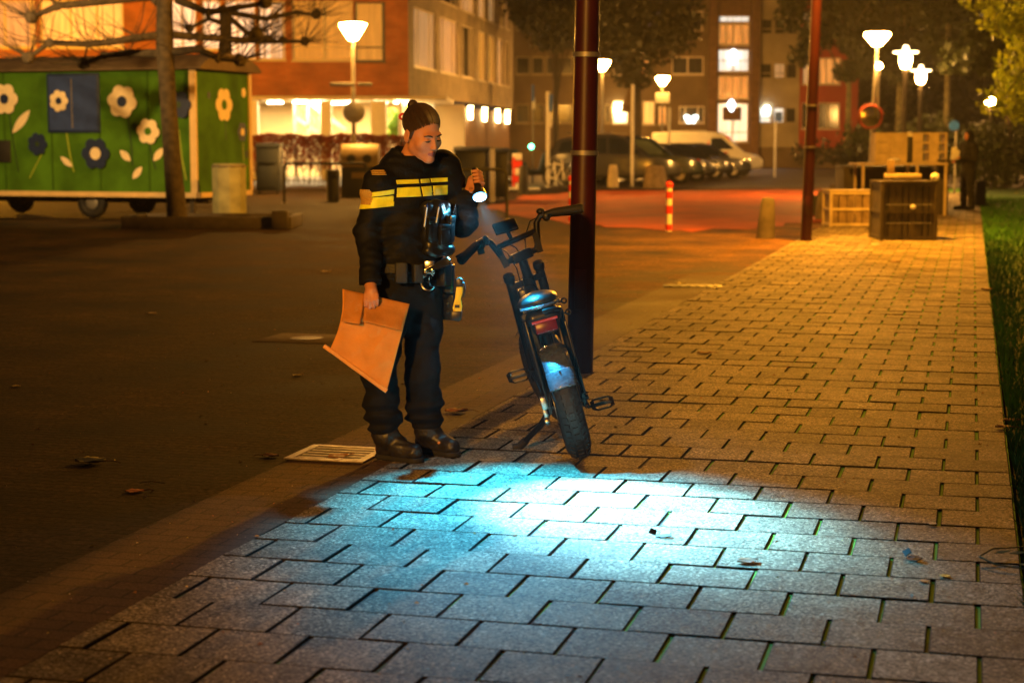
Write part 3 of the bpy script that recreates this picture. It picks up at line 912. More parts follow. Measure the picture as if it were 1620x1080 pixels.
def build_jacket():
    f = torso_field()
    # collar
    c0, c1 = NECK_BASE + Vector((0, -0.005, -0.02)), NECK_BASE + Vector((0.005, -0.012, 0.075))
    f.cap(c0, c1, 0.092, 0.081, 0.03)
    f.wrinkle(0.0075, 16, 14, 30, 4, 0.75, 1.3)
    f.wrinkle(0.003, 45, 40, 60, 9)
    f.cap(NECK_BASE + Vector((0, -0.012, 0.05)), NECK_BASE + Vector((0.01, -0.03, 0.16)), 0.066, 0.085, 0.008, 'sub')
    f.plane((0, 0, 0.845), (0.0, -0.05, -1))
    d = (R_WR - R_EL).normalized(); f_ = f
    # open cuffs
    sl, P = f._sub(R_WR - Vector((0.09,) * 3), R_WR + Vector((0.09,) * 3))
    dd = (P - np.array(R_WR + d * 0.012, dtype=np.float32)) @ np.array(d, dtype=np.float32)
    lat = np.linalg.norm(P - np.array(R_WR), axis=-1)
    near = P[..., 0] < -0.16 
    f.D[sl] = np.where(near, np.maximum(f.D[sl], dd), f.D[sl])
    d2 = (L_WR - L_EL).normalized()
    sl, P = f._sub(L_WR - Vector((0.075,) * 3), L_WR + Vector((0.075,) * 3))
    dd = (P - np.array(L_WR + d2 * 0.006, dtype=np.float32)) @ np.array(d2, dtype=np.float32)
    lat = np.linalg.norm(P - np.array(L_WR, dtype=np.float32), axis=-1)
    f.D[sl] = np.where(lat < 0.062, np.maximum(f.D[sl], dd), f.D[sl])
    return f.build('jacket', m_jacket, off, relax=1)
jacket = build_jacket()

def band_from(src, name, cuts, mat, parent, push=0.0025, keep=None):
    """a strip of cloth sewn on: the source surface between two planes, lifted off it a little"""
    bm = bmesh.new(); bm.from_mesh(src.data)
    for co, no in cuts:
        bmesh.ops.bisect_plane(bm, geom=bm.verts[:] + bm.edges[:] + bm.faces[:], plane_co=co, plane_no=no, clear_outer=True)
    if keep:
        dead = [f for f in bm.faces if not keep(f.calc_center_median(), f.normal)]
        bmesh.ops.delete(bm, geom=dead, context='FACES')
    bm.normal_update()
    for v in bm.verts: v.co += v.normal * push
    ext = bmesh.ops.extrude_face_region(bm, geom=bm.faces[:])
    for e in ext['geom']:
        if isinstance(e, bmesh.types.BMVert): e.co -= e.normal * (push + 0.001)
    me = bpy.data.meshes.new(name); bm.to_mesh(me); bm.free()
    me.materials.append(mat)
    me.polygons.foreach_set('use_smooth', [True] * len(me.polygons))
    o = bpy.data.objects.new(name, me); COL.objects.link(o); o.parent = parent
    return o

def stripes():
    rx = R_SH.x + 0.045
    def band(z0, z1, keep, tilt=(0.0, 0.0)):
        n = Vector((tilt[0], tilt[1], 1)).normalized()
        band_from(jacket, 'reflective_stripe', [((0, 0, z1), n), ((0, 0, z0), -n)], m_hivis, jacket, keep=keep)
    lx = L_SH.x - 0.035
    chest = lambda c, n: rx + 0.012 < c.x < lx and not (abs(c.x - 0.004) < 0.006 and c.y < 0)
    pock = lambda c, n: chest(c, n) and not (c.y < 0 and abs(c.x - 0.075) < 0.006)
    band(1.252, 1.296, pock, (-0.03, 0))
    band(1.312, 1.331, pock, (-0.03, 0))
    slv = lambda c, n: c.x < rx - 0.004
    band(1.215, 1.263, slv, (-0.08, 0.05))
    band(1.276, 1.297, slv, (-0.12, 0.05))
    # badge on the sleeve edge, flag above it
    band_from(jacket, 'sleeve_badge', [((0, 0, 1.285), (0, 0, 1)), ((0, 0, 1.215), (0, 0, -1))], m_gold, jacket, push=0.005, keep=lambda c, n: c.x < R_SH.x - 0.035 and n.x < -0.55 and -0.6 < n.y < 0.35)
    for i in range(3):
        z = 1.352 + i * 0.0085
        band_from(jacket, 'flag_stripe', [((0, 0, z + 0.005), (0, 0, 1)), ((0, 0, z), (0, 0, -1))], m_gold, jacket, push=0.003, keep=lambda c, n: c.x < R_SH.x + 0.01 and n.y < -0.3 and n.x < 0.05 and c.x > R_SH.x - 0.045)
stripes()

def build_trousers():
    f = Field((-0.40, -0.32, 0.10), (0.40, 0.30, 1.0), 0.0048)
    f.chain([(0, 0.005, 0.93), (0, 0.01, 0.84)], [0.150, 0.150], 0.04, flat=((0, 1, 0), 1.25))
    for hp_, kn, an in ((R_HIP, R_KN, R_AN), (L_HIP, L_KN, L_AN)):
        low = an + Vector((0, 0, 0.075))
        f.chain([hp_ + Vector((0, 0, -0.05)), hp_ * 0.5 + kn * 0.5, kn, kn * 0.45 + low * 0.55, low + Vector((0, 0, 0.02))], [0.100, 0.090, 0.077, 0.081, 0.082], 0.04)
        f.cap(low + Vector((0, 0, 0.03)), low - Vector((0, 0, 0.02)), 0.082, 0.058, 0.02)
    f.wrinkle(0.007, 14, 14, 26, 11, 0.12, 0.88)
    f.wrinkle(0.009, 10, 10, 60, 12, 0.12, 0.30)
    f.wrinkle(0.0025, 50, 50, 60, 13)
    f.plane((0, 0, 0.95), (0, 0, 1))
    return f.build('trousers', m_trouser, off, relax=1)
build_trousers()

def build_boot(an, heel, toe):
    root = Vector(heel)
    d = (toe - heel); d.z = 0; L_ = d.length; d.normalize()
    s = Vector((-d.y, d.x, 0))
    P = lambda a, b, z: heel + d * (a * L_) + s * b + Vector((0, 0, z))
    lo = np.minimum(np.array(P(-0.25, 0, 0)), np.array(P(1.35, 0, 0))) - 0.1
    hi = np.maximum(np.array(P(-0.25, 0, 0)), np.array(P(1.35, 0, 0))) + 0.1
    lo[2] = -0.012; hi[2] = 0.30
    f = Field(lo, hi, 0.0042)
    f.chain([an + Vector((0, 0, 0.15)), an + Vector((0, 0, 0.02)), P(0.12, 0, 0.055)], [0.060, 0.054, 0.046], 0.02)
    f.chain([P(0.12, 0, 0.052), P(0.55, 0, 0.056), P(0.95, 0.0, 0.048)], [0.043, 0.046, 0.042], 0.02)
    f.chain([an + Vector((0, 0, 0.04)), P(0.6, 0, 0.065)], [0.05, 0.036], 0.03)
    f.plane((0, 0, 0.022), (0, 0, -1))
    f.wrinkle(0.003, 60, 60, 60, 21)
    b = f.build('boot', m_boot, off, relax=1)
    f = Field(lo, hi, 0.0042)
    f.chain([P(0.10, 0, 0.012), P(0.55, 0, 0.012), P(0.97, 0, 0.012)], [0.046, 0.044, 0.045], 0.01)
    f.plane((0, 0, 0.026), (0, 0, 1)); f.plane((0, 0, 0.001), (0, 0, -1))
    f.build('sole', m_sole, b, relax=0)
    m = MB()
    for i in range(4):
        t = 0.40 + 0.12 * i
        c = P(t, 0, 0.105 - 0.02 * i * 0.55)
        m.tube([c - s * 0.022, c + Vector((0, 0, 0.006)), c + s * 0.022 + d * 0.012], 0.0022, 5)
    m.build('lace', m_web, b)
build_boot(R_AN, R_HEEL, R_TOE)
build_boot(L_AN, L_HEEL, L_TOE)

# duty belt, vest panel and pouches (glossy, on her front)
def build_gear():
    f = Field((-0.3, -0.3, 0.84), (0.3, 0.3, 1.0), 0.0048)
    f.chain([(0, -0.002, 0.90), (0, -0.002, 0.935)], [0.178, 0.176], 0.0, flat=((0, 1, 0), 1.28))
    f.plane((0, 0, 0.943), (0, 0, 1)); f.plane((0, 0, 0.895), (0, 0, -1))
    f.build('duty_belt', m_web, off)
    # glossy panel hanging on her left front
    f = Field((-0.1, -0.36, 0.9), (0.3, 0.05, 1.3), 0.0048)
    f.chain([(0.02, -0.135, 1.20), (0.02, -0.15, 1.03)], [0.028, 0.03], 0.02)
    f.chain([(0.075, -0.135, 1.205), (0.08, -0.15, 1.03)], [0.034, 0.034], 0.03)
    f.chain([(0.125, -0.115, 1.20), (0.13, -0.125, 1.02)], [0.03, 0.032], 0.03)
    f.chain([(0.02, -0.155, 1.0), (0.13, -0.14, 1.0)], [0.03, 0.03], 0.02)
    f.wrinkle(0.006, 30, 30, 45, 6)
    f.build('front_pouch', m_gear, off)
    for (x, y, z, w, h, t, rz) in ((0.018, -0.178, 1.10, 0.052, 0.115, 0.03, 0.0), (0.082, -0.182, 1.075, 0.056, 0.10, 0.032, 0.15), (0.135, -0.158, 1.10, 0.045, 0.13, 0.03, 0.5)):
        b = MB(); b.box((x, y, z), (w, t, h), (0.06, 0, rz)); b.box((x, y - 0.006, z + h * 0.36), (w * 1.06, t * 1.05, h * 0.26), (0.06, 0, rz))
        b.build('chest_pouch', m_gear, off, bevel=0.006)
    b = MB()
    b.prism([(0, 0), (0.035, 0.012), (0.045, 0.11), (0.03, 0.16), (0.006, 0.12)], (0.155, -0.11, 1.06), (0.8, 0.35, 0), (0.1, 0, 1), 0.012)
    b.build('glove', m_gear, off, bevel=0.005)
    # right-hip pouches
    for (x, y, z, w, h, t) in ((-0.13, -0.15, 0.905, 0.06, 0.10, 0.045), (-0.055, -0.17, 0.90, 0.05, 0.09, 0.045), (0.10, -0.155, 0.89, 0.07, 0.12, 0.05), (0.165, -0.10, 0.86, 0.06, 0.14, 0.05)):
        b = MB(); b.box((x, y, z), (w, t, h), (0, 0, math.atan2(x, -y) * 0.8))
        b.build('belt_pouch', m_web if x < 0 else m_gear, off, bevel=0.010, seg=3)
    # drop holster on the left thigh, straps
    b = MB()
    for z in (0.80, 0.74, 0.70):
        b.tube([(0.165, -0.085, z), (0.19, -0.05, z - 0.004), (0.195, 0.0, z)], 0.008, 6)
    b.box((0.185, -0.055, 0.76), (0.035, 0.075, 0.2), (0.0, 0.0, 0.5))
    b.build('holster', m_gear, off, bevel=0.006)
build_gear()

# things she carries -------------------------------------------------
def build_torch():
    t = thing('torch', 'short black torch, switched on, in the raised hand of the officer', 'torch', T_LENS)
    q = T_DIR.to_track_quat('Z', 'Y').to_matrix()
    b = MB()
    b.lathe([(0.0, -0.17), (0.016, -0.17), (0.0175, -0.165), (0.0175, -0.055), (0.030, -0.030), (0.036, 0.0), (0.034, 0.001), (0.033, -0.006)], n=28, rot=q)
    b.build('barrel', m_blackp, t, smooth=True)
    b = MB()
    b.lathe([(0.0285, -0.004), (0.027, 0.003), (0.020, 0.010), (0.010, 0.014), (0.0001, 0.015)], n=28, rot=q)
    b.build('lens', EM('torch_lens', (0.62, 0.88, 1.0), 60.0), t, smooth=True)
    b = MB(); b.lathe([(0.0335, -0.004), (0.0335, 0.004), (0.0290, 0.006), (0.0286, -0.004)], n=28, rot=q); b.build('added_flare_ring', EM('added_flare_glow', (0.0, 0.45, 1.0), 2.2), t, smooth=True)  # glowing ring added round the lens to imitate its cyan flare
    for nm, en, size, bl, cl in (('torch_spill', 560.0, 76, 0.95, (0.02, 0.54, 0.96)), ('torch_core', 1750.0, 44, 1.0, (0.27, 0.74, 1.0)), ('torch_halo', 6.0, 165, 0.5, (0.05, 0.6, 0.95))):
        ld = bpy.data.lights.new(nm, 'SPOT')
        ld.energy = en; ld.color = cl; ld.spot_size = R(size); ld.spot_blend = bl; ld.shadow_soft_size = 0.012
        lo = bpy.data.objects.new(nm, ld); COL.objects.link(lo); lo.parent = t
        lo.location = T_DIR * 0.026
        aim = T_AIM if nm != 'torch_core' else Vector((0.44, 7.1, 0))
        lo.rotation_euler = (aim - T_LENS).to_track_quat('-Z', 'Y').to_euler()
build_torch()

def build_bag():
    Yb = 8.0
    t = thing('paper_bag', 'flat brown kraft paper bag hanging from the officer\'s lowered hand', 'paper bag', at(588, 470, Yb))
    O = t.location
    # outline in photo points, each with its own real depth
    TLc, TRc, BRc, BLc = at(542, 457, 8.00), at(648, 481, 8.02), at(612, 618, 7.93), at(522, 553, 7.97)
    n = 44
    def P(i, j, lift=0.0):
        u, v = i, j
        p = TLc * (1 - u) * (1 - v) + TRc * u * (1 - v) + BRc * u * v + BLc * (1 - u) * v
        # left side bows outwards, sheet billows
        p = p + Vector((0.020 * math.sin(PI * v) * (1 - u) * 1.1, 0, 0))
        bul = 0.016 * math.sin(PI * u) * math.sin(PI * v) + 0.006 * math.sin(7 * u + 3 * v) * math.sin(PI * v) + 0.004 * abs(math.sin(6 * u - 5 * v + 1)) + 0.004 * abs(math.sin(9 * v + 3 * u)) + 0.003 * abs(math.sin(14 * u + 8 * v))
        p.y += -bul - lift
        return p - O
    V = [P(i / n, j / n) for j in range(n + 1) for i in range(n + 1)]
    Q = [(j * (n + 1) + i, j * (n + 1) + i + 1, (j + 1) * (n + 1) + i + 1, (j + 1) * (n + 1) + i) for j in range(n) for i in range(n)]
    def solid(name, V, Q, mat, th):
        o = mesh_np(name, V, Q, mat, t)
        md = o.modifiers.new('thickness', 'SOLIDIFY'); md.thickness = th; md.offset = 0
        return o
    solid('bag_sheet', V, Q, m_kraft, 0.004)
    # folded-over flaps along the top, one crumpled either side of the hand
    def flap(u0, u1, v1a, v1b, lift):
        m = 12
        VV = []
        for j in range(m + 1):
            for i in range(m + 1):
                u = u0 + (u1 - u0) * i / m
                ve = (v1a + (v1b - v1a) * i / m) * j / m
                VV.append(P(u, -0.004 + ve, 0.004 + lift * (j / m) ** 1.5 + 0.004 * math.sin(8 * u + 4 * j / m)))
        QQ = [(j * (m + 1) + i, j * (m + 1) + i + 1, (j + 1) * (m + 1) + i + 1, (j + 1) * (m + 1) + i) for j in range(m) for i in range(m)]
        solid('flap', VV, QQ, m_kraft_shade, 0.003)
    flap(0.03, 0.33, 0.50, 0.42, 0.050)
    flap(0.36, 1.0, 0.36, 0.30, 0.046)
    b = MB()
    pts = [P(i / 10, 1.0) + Vector((0, -0.004, 0)) for i in range(-1, 11)]
    b.tube(pts, 0.0105, 8)
    o = b.build('rolled_edge', m_kraft2, t, smooth=True)
build_bag()

def build_carried():
    # handcuffs on the belt
    c = OM @ Vector((-0.012, -0.205, 0.905))
    t = thing('handcuffs', 'steel handcuffs hanging at the front of the officer\'s belt', 'handcuffs', c)
    b = MB()
    b.box((0, 0, 0.03), (0.045, 0.018, 0.045)); b.box((0.0, -0.008, 0.0), (0.05, 0.014, 0.014)); b.cyl((-0.016, -0.012, 0.01), (-0.016, -0.03, 0.01), 0.008); b.cyl((0.014, -0.012, 0.012), (0.014, -0.03, 0.012), 0.008)
    b.build('hinge_block', m_steel, t, bevel=0.003)
    b = MB(); b.torus((-0.008, -0.01, -0.05), (0.35, 1, 0.1), 0.034, 0.0048, 28, 6, a0=R(100), a1=R(330)); b.build('cuff_ring', m_steel, t, smooth=True)
    b = MB(); b.torus((0.012, -0.004, -0.04), (0.9, 0.6, 0.1), 0.030, 0.0048, 28, 6, a0=R(60), a1=R(300)); b.build('cuff_ring', m_steel, t, smooth=True)
    # pens in the chest pouch
    for px, py0, py1, lab in ((675, 346, 325, 'white pen with blue tip clipped in the pouch, nearer the officer\'s zip'), (694, 342, 325, 'white pen with blue tip clipped in the pouch, nearer the torch')):
        p0, p1 = at(px - 2, py0, 8.015), at(px + 1, py1, 8.04)
        t = thing('pen', lab, 'pen', p0, group='pens in the chest pouch')
        d = p1 - p0
        b = MB(); b.tube([-d * 0.6, d * 0.8], 0.0036, 8); b.bar(d * 0.2 + Vector((0, -0.005, 0)), d * 0.85 + Vector((0, -0.005, 0)), 0.004, 0.002); b.build('barrel', m_white_plastic, t, smooth=True)
        b = MB(); b.tube([d * 0.8, d * 1.12], [0.0034, 0.002], 8); b.build('button', m_blue_plastic, t, smooth=True)
    # spare torch in a tilted belt holder, flared lens outwards
    p0, p1 = at(684, 425, 8.08), at(719, 408, 8.02)
    t = thing('belt_lamp', 'black lamp with wide pale lens sticking out from the officer\'s belt', 'lamp', p0)
    d = (p1 - p0)
    q = d.to_track_quat('Z', 'Y').to_matrix()
    L_ = d.length
    b = MB(); b.lathe([(0.0, -0.06), (0.012, -0.06), (0.014, 0.02), (0.016, L_ * 0.45), (0.017, L_ * 0.6)], n=16, rot=q); b.build('barrel', m_gear, t, smooth=True)
    b = MB()
    e1 = d.normalized(); e2 = (Vector((0, 0, 1)) - e1 * e1.z).normalized()
    pts = [(0.0, -0.014), (0.05, -0.020), (0.075, -0.018), (0.085, 0.0), (0.075, 0.018), (0.05, 0.020), (0.0, 0.014)]
    b.prism(pts, e1 * 0.03 + Vector((0, -0.02, 0)), e1, e2, 0.016)
    b.build('lamp_head', m_gear, t, bevel=0.004)
    b = MB(); b.prism([(p[0] * 0.82 + 0.007, p[1] * 0.72) for p in pts], e1 * 0.03 + Vector((0, -0.0225, 0)), e1, e2, 0.003)
    b.build('lens', M('pale_lens', (0.35, 0.42, 0.42), rough=0.15, var=0.05, coat=0.5), t)
    # stun gun in the thigh holster, grip up
    c = at(722, 470, 8.13)
    t = thing('stun_gun', 'yellow and black stun gun holstered at the officer\'s left hip', 'stun gun', c)
    s = 8.13 / F
    def PP(px, py): return Vector(((px - 722) * s, 0, -(py - 470) * s))
    def plate(name, poly, mat, t0, t1, bev=0.004):
        b = MB()
        pts = [(PP(*p).x, PP(*p).z) for p in poly]
        b.prism(pts, (0, t0, 0), (1, 0, 0), (0, 0, 1), t1 - t0 if False else abs(t1 - t0))
        return b.build(name, mat, t, bevel=bev)
    plate('grip', [(721, 442), (727, 438), (732, 441), (733, 452), (731, 457), (722, 455)], m_blackp, 0.016, -0.016)
    plate('frame', [(722, 453), (732, 453), (732, 463), (729, 473), (731, 485), (730, 493), (717, 493), (716, 486), (720, 470)], m_taser, 0.018, -0.018)
    plate('muzzle', [(714, 492), (731, 492), (730, 505), (726, 508), (713, 506)], m_blackp, 0.022, -0.022)
    plate('guard', [(731, 445), (735, 447), (737, 458), (734, 470), (732, 470), (733, 458)], m_blackp, 0.010, -0.010, 0.002)
    b = MB(); p = PP(723.5, 484); b.box(p + Vector((0, -0.0195, 0)), (0.022, 0.002, 0.014)); b.build('data_plate', m_blackp, t)
build_carried()
# ------------------------------------------------------------------ fat-tyre electric bicycle on its stand
m_frame = M('satin_black_frame', (0.007, 0.007, 0.009), rough=0.36, var=0.2, scale=10, spec=0.35, coat=0.08)
m_gloss = M('wet_steel_mudguard', (0.10, 0.125, 0.16), rough=0.25, metal=0.4, var=0.35, scale=45, spec=0.8, coat=0.5, bump=0.25, bscale=110)
m_rubber = M('tyre_rubber', (0.010, 0.010, 0.011), rough=0.7, var=0.3, scale=10, bump=0.3, bscale=80)
m_seat = M('seat_vinyl', (0.010, 0.011, 0.013), rough=0.4, var=0.2, scale=20, bump=0.15, bscale=70, spec=0.6)
m_grip = M('grip_rubber', (0.014, 0.013, 0.013), rough=0.65, bump=0.4, bscale=180)
m_alu = M('dull_aluminium', (0.45, 0.44, 0.42), rough=0.35, metal=1.0, var=0.2, scale=20)
m_redlens = M('red_lens', (0.07, 0.003, 0.004), rough=0.3, var=0.3, scale=60, spec=0.3, coat=0.0, emis=(1.0, 0.03, 0.02), es=0.02)
m_redbar = EM('red_tail_strip', (1.0, 0.06, 0.04), 0.10)
m_redbar.node_tree.nodes['Principled BSDF'].inputs['Base Color'].default_value = (0.2, 0.008, 0.008, 1)

LEAN, YAW = R(15.5), R(2.5)
BK = Vector((0.335, 8.27, 0.0))
bike = thing('bicycle', 'black fat-tyre electric bicycle leaning on its kickstand beside the officer', 'bicycle', BK, (0, -LEAN, YAW))
BM = Matrix.Translation(BK) @ Euler((0, -LEAN, YAW)).to_matrix().to_4x4()
BMI = BM.inverted()

WR, TW = 0.268, 0.061
AX, AF = Vector((0, 0, WR + 0.012)), Vector((0.0, 1.10, WR + 0.012))
BB = Vector((0, 0.42, 0.285))
STEER = R(17)
def steer(p, piv=Vector((0, 0.84, 0.8))):
    a = Vector((0, -0.38, 0.92)).normalized()
    return Matrix.Rotation(STEER, 3, a) @ (Vector(p) - piv) + piv

def build_wheel(c, axis, nm):
    b = MB()
    b.torus(c, axis, WR - TW + 0.004, TW, 56, 14)
    x, y, d = frame_of(axis)
    # shallow tread blocks
    for i in range(46):
        a = 2 * PI * i / 46
        rd = x * math.cos(a) + y * math.sin(a)
        tg = x * -math.sin(a) + y * math.cos(a)
        for s in (-1, 0, 1):
            off_ = 0.5 if s == 0 else 0.0
            aa = a + off_ * 2 * PI / 46
            rd = x * math.cos(aa) + y * math.sin(aa); tg = x * -math.sin(aa) + y * math.cos(aa)
            ang = s * 0.62
            p = Vector(c) + rd * (WR - TW + 0.004 + TW * math.cos(ang)) + d * (TW * math.sin(ang))
            n_ = (rd * math.cos(ang) + d * math.sin(ang)); t2 = tg.cross(n_)
            b.box(p, (0.020, 0.026, 0.008), Matrix((tg, t2, n_)).transposed())
    t = b.build('tyre', m_rubber, None, smooth=True)
    rim = MB()
    rim.torus(c, axis, WR - TW - 0.030, 0.020, 40, 8)
    rim.cyl(Vector(c) - d * 0.05, Vector(c) + d * 0.05, 0.045)
    for i in range(20):
        a = 2 * PI * i / 20
        rd = x * math.cos(a) + y * math.sin(a)
        rd2 = x * math.cos(a + 0.5) + y * math.sin(a + 0.5)
        rim.tube([Vector(c) + rd2 * 0.04 + d * (0.03 if i % 2 else -0.03), Vector(c) + rd * (WR - TW - 0.03)], 0.0022, 5)
    w = rim.build(nm, m_frame, bike, smooth=True)
    t.parent = w
    dk = MB(); dk.cyl(Vector(c) - d * 0.062, Vector(c) - d * 0.060, 0.085, n=32)
    dk.build('brake_disc', m_alu, w)
build_wheel(AX, (1, 0, 0), 'rear_wheel')
fax = steer(AF + Vector((0.1, 0, 0))) - steer(AF)
build_wheel(steer(AF), fax, 'front_wheel')

def build_frame():
    b = MB()
    for s in (-1, 1):
        b.tube([AX + Vector((s * 0.075, 0, 0)), (s * 0.072, 0.2, 0.275), (s * 0.05, 0.38, 0.285), BB], [0.016, 0.017, 0.018, 0.02], 10)        # chainstays
        b.tube([AX + Vector((s * 0.082, 0.0, 0.0)), (s * 0.085, 0.05, 0.42), (s * 0.088, 0.10, 0.60), (s * 0.082, 0.20, 0.68)], [0.020, 0.020, 0.020, 0.018], 10)   # wide rear stays
        b.tube([(s * 0.085, -0.06, 0.735), (s * 0.086, 0.05, 0.71), (s * 0.075, 0.30, 0.68), (s * 0.04, 0.5, 0.64)], 0.014, 8)
        b.box(AX + Vector((s * 0.085, -0.005, 0)), (0.012, 0.05, 0.055))
        b.cyl(AX + Vector((s * 0.086, 0, 0)), AX + Vector((s * 0.108, 0, 0)), 0.013)
    b.torus((0, -0.055, 0.728), (0, 0.2, 1), 0.086, 0.012, 20, 8, a0=PI * 0, a1=PI)  # tail loop
    b.tube([BB, (0, 0.36, 0.5), (0, 0.30, 0.70)], [0.026, 0.024, 0.022], 10)
    b.tube([BB, (0, 0.62, 0.42), (0, 0.86, 0.66)], [0.03, 0.035, 0.032], 12)
    b.tube([(0, 0.34, 0.66), (0, 0.62, 0.70), (0, 0.83, 0.78)], [0.028, 0.034, 0.03], 12)
    b.tube([steer((0, 0.875, 0.64)), steer((0, 0.80, 0.84))], 0.032, 14)
    b.cyl(BB - Vector((0.06, 0, 0)), BB + Vector((0.06, 0, 0)), 0.038)
    b.build('frame', m_frame, bike, smooth=True, angle=50)
    # battery between the tubes
    b = MB(); b.box((0, 0.56, 0.565), (0.075, 0.26, 0.13), (R(18), 0, 0)); b.build('battery', m_frame, bike, bevel=0.015)
    # flat plates flanking the stays, seen from behind
    for s in (-1, 1):
        b = MB()
        b.prism([(-0.02, 0.30), (0.05, 0.29), (0.13, 0.62), (0.16, 0.70), (0.02, 0.72), (0.0, 0.55)], (s * 0.092, 0, 0), (0, 1, 0), (0, 0, 1), 0.010)
        b.build('side_plate', m_frame, bike, bevel=0.003)
build_frame()

def build_seat():
    f = Field((-0.16, -0.18, 0.68), (0.16, 0.56, 0.88), 0.0055)
    f.chain([(0, -0.03, 0.79), (0, 0.12, 0.775), (0, 0.30, 0.765), (0, 0.46, 0.765)], [0.088, 0.085, 0.07, 0.05], 0.03, flat=((0, 0, 1), 2.1))
    s_ = f.build('seat', m_seat, bike, relax=1)
    b = MB()
    pts = []
    for i in range(21):
        a = PI * i / 20
        pts.append(Vector((0.091 * math.cos(a), -0.035 - 0.085 * math.sin(a), 0.768)))
    b.tube([(0.085, 0.12, 0.758)] + pts + [(-0.085, 0.12, 0.758)], 0.0085, 8)
    b.build('seat_piping', m_gloss, s_, smooth=True)
    # rounded tail housing below with the lamp
    f = Field((-0.14, -0.17, 0.58), (0.14, 0.12, 0.76), 0.005)
    f.cap((-0.045, -0.06, 0.715), (0.045, -0.06, 0.715), 0.042, 0.042, 0.01)
    f.cap((-0.035, -0.04, 0.66), (0.035, -0.04, 0.66), 0.032, 0.032, 0.03)
    f.plane((0, 0, 0.752), (0, 0, 1))
    th = f.build('tail_housing', m_frame, bike, relax=1)
    b = MB(); b.box((0, -0.094, 0.668), (0.105, 0.02, 0.052), (R(-8), 0, 0)); tl = b.build('tail_lamp', m_redlens, bike, bevel=0.006)
    b = MB(); b.tube([(-0.062, -0.105, 0.700), (0.062, -0.105, 0.700)], 0.0065, 8); b.build('light_strip', m_redbar, tl, smooth=True)
    b = MB()
    for i in range(12): b.ell((-0.045 + 0.0082 * i, -0.104, 0.6475 + 0.002 * (i % 3)), 0.0026, 6)
    b.build('reflector_facet', m_alu, tl)
build_seat()

def build_guards():
    def arc(c, axis, r, a0, a1, w, n=22, th=0.004):
        x, y, d = frame_of(axis)
        VV, FF = [], []
        for i in range(n + 1):
            a = a0 + (a1 - a0) * i / n
            for k in range(7):
                u = -1 + 2 * k / 6
                rr = r - 0.020 * abs(u) ** 2.4
                VV.append(Vector(c) + Vector((0, math.cos(a), math.sin(a))) * rr + Vector((1, 0, 0)) * (u * w))
        for i in range(n):
            for k in range(6):
                FF.append((i * 7 + k, i * 7 + k + 1, (i + 1) * 7 + k + 1, (i + 1) * 7 + k))
        return VV, FF
    def make(name, c, a0, a1, r, w, parent):
        VV, FF = arc(c, (1, 0, 0), r, a0, a1, w)
        b = MB(); b.add(VV, FF); o = b.build(name, m_gloss, parent, smooth=True)
        md = o.modifiers.new('t', 'SOLIDIFY'); md.thickness = 0.004
        return o
    g = make('rear_mudguard', AX, R(70), R(140), WR + 0.022, 0.066, bike)
    make('mudguard_flap', AX, R(138), R(157), WR + 0.027, 0.068, g)
    b = MB(); b.ell(AX + Vector((0, math.cos(R(141)), math.sin(R(141)))) * (WR + 0.03), 0.005, 8)
    for s in (-1, 1): b.tube([AX + Vector((s * 0.075, 0, 0)), AX + Vector((s * 0.066, -0.22, 0.13))], 0.0035, 6)
    b.build('mudguard_stay', m_frame, g)
    # front guard
    VV, FF = arc(AF, (1, 0, 0), WR + 0.025, R(60), R(170), 0.062)
    b = MB(); b.add([steer(v) for v in VV], FF); o = b.build('front_mudguard', m_gloss, bike, smooth=True)
    md = o.modifiers.new('t', 'SOLIDIFY'); md.thickness = 0.004
build_guards()

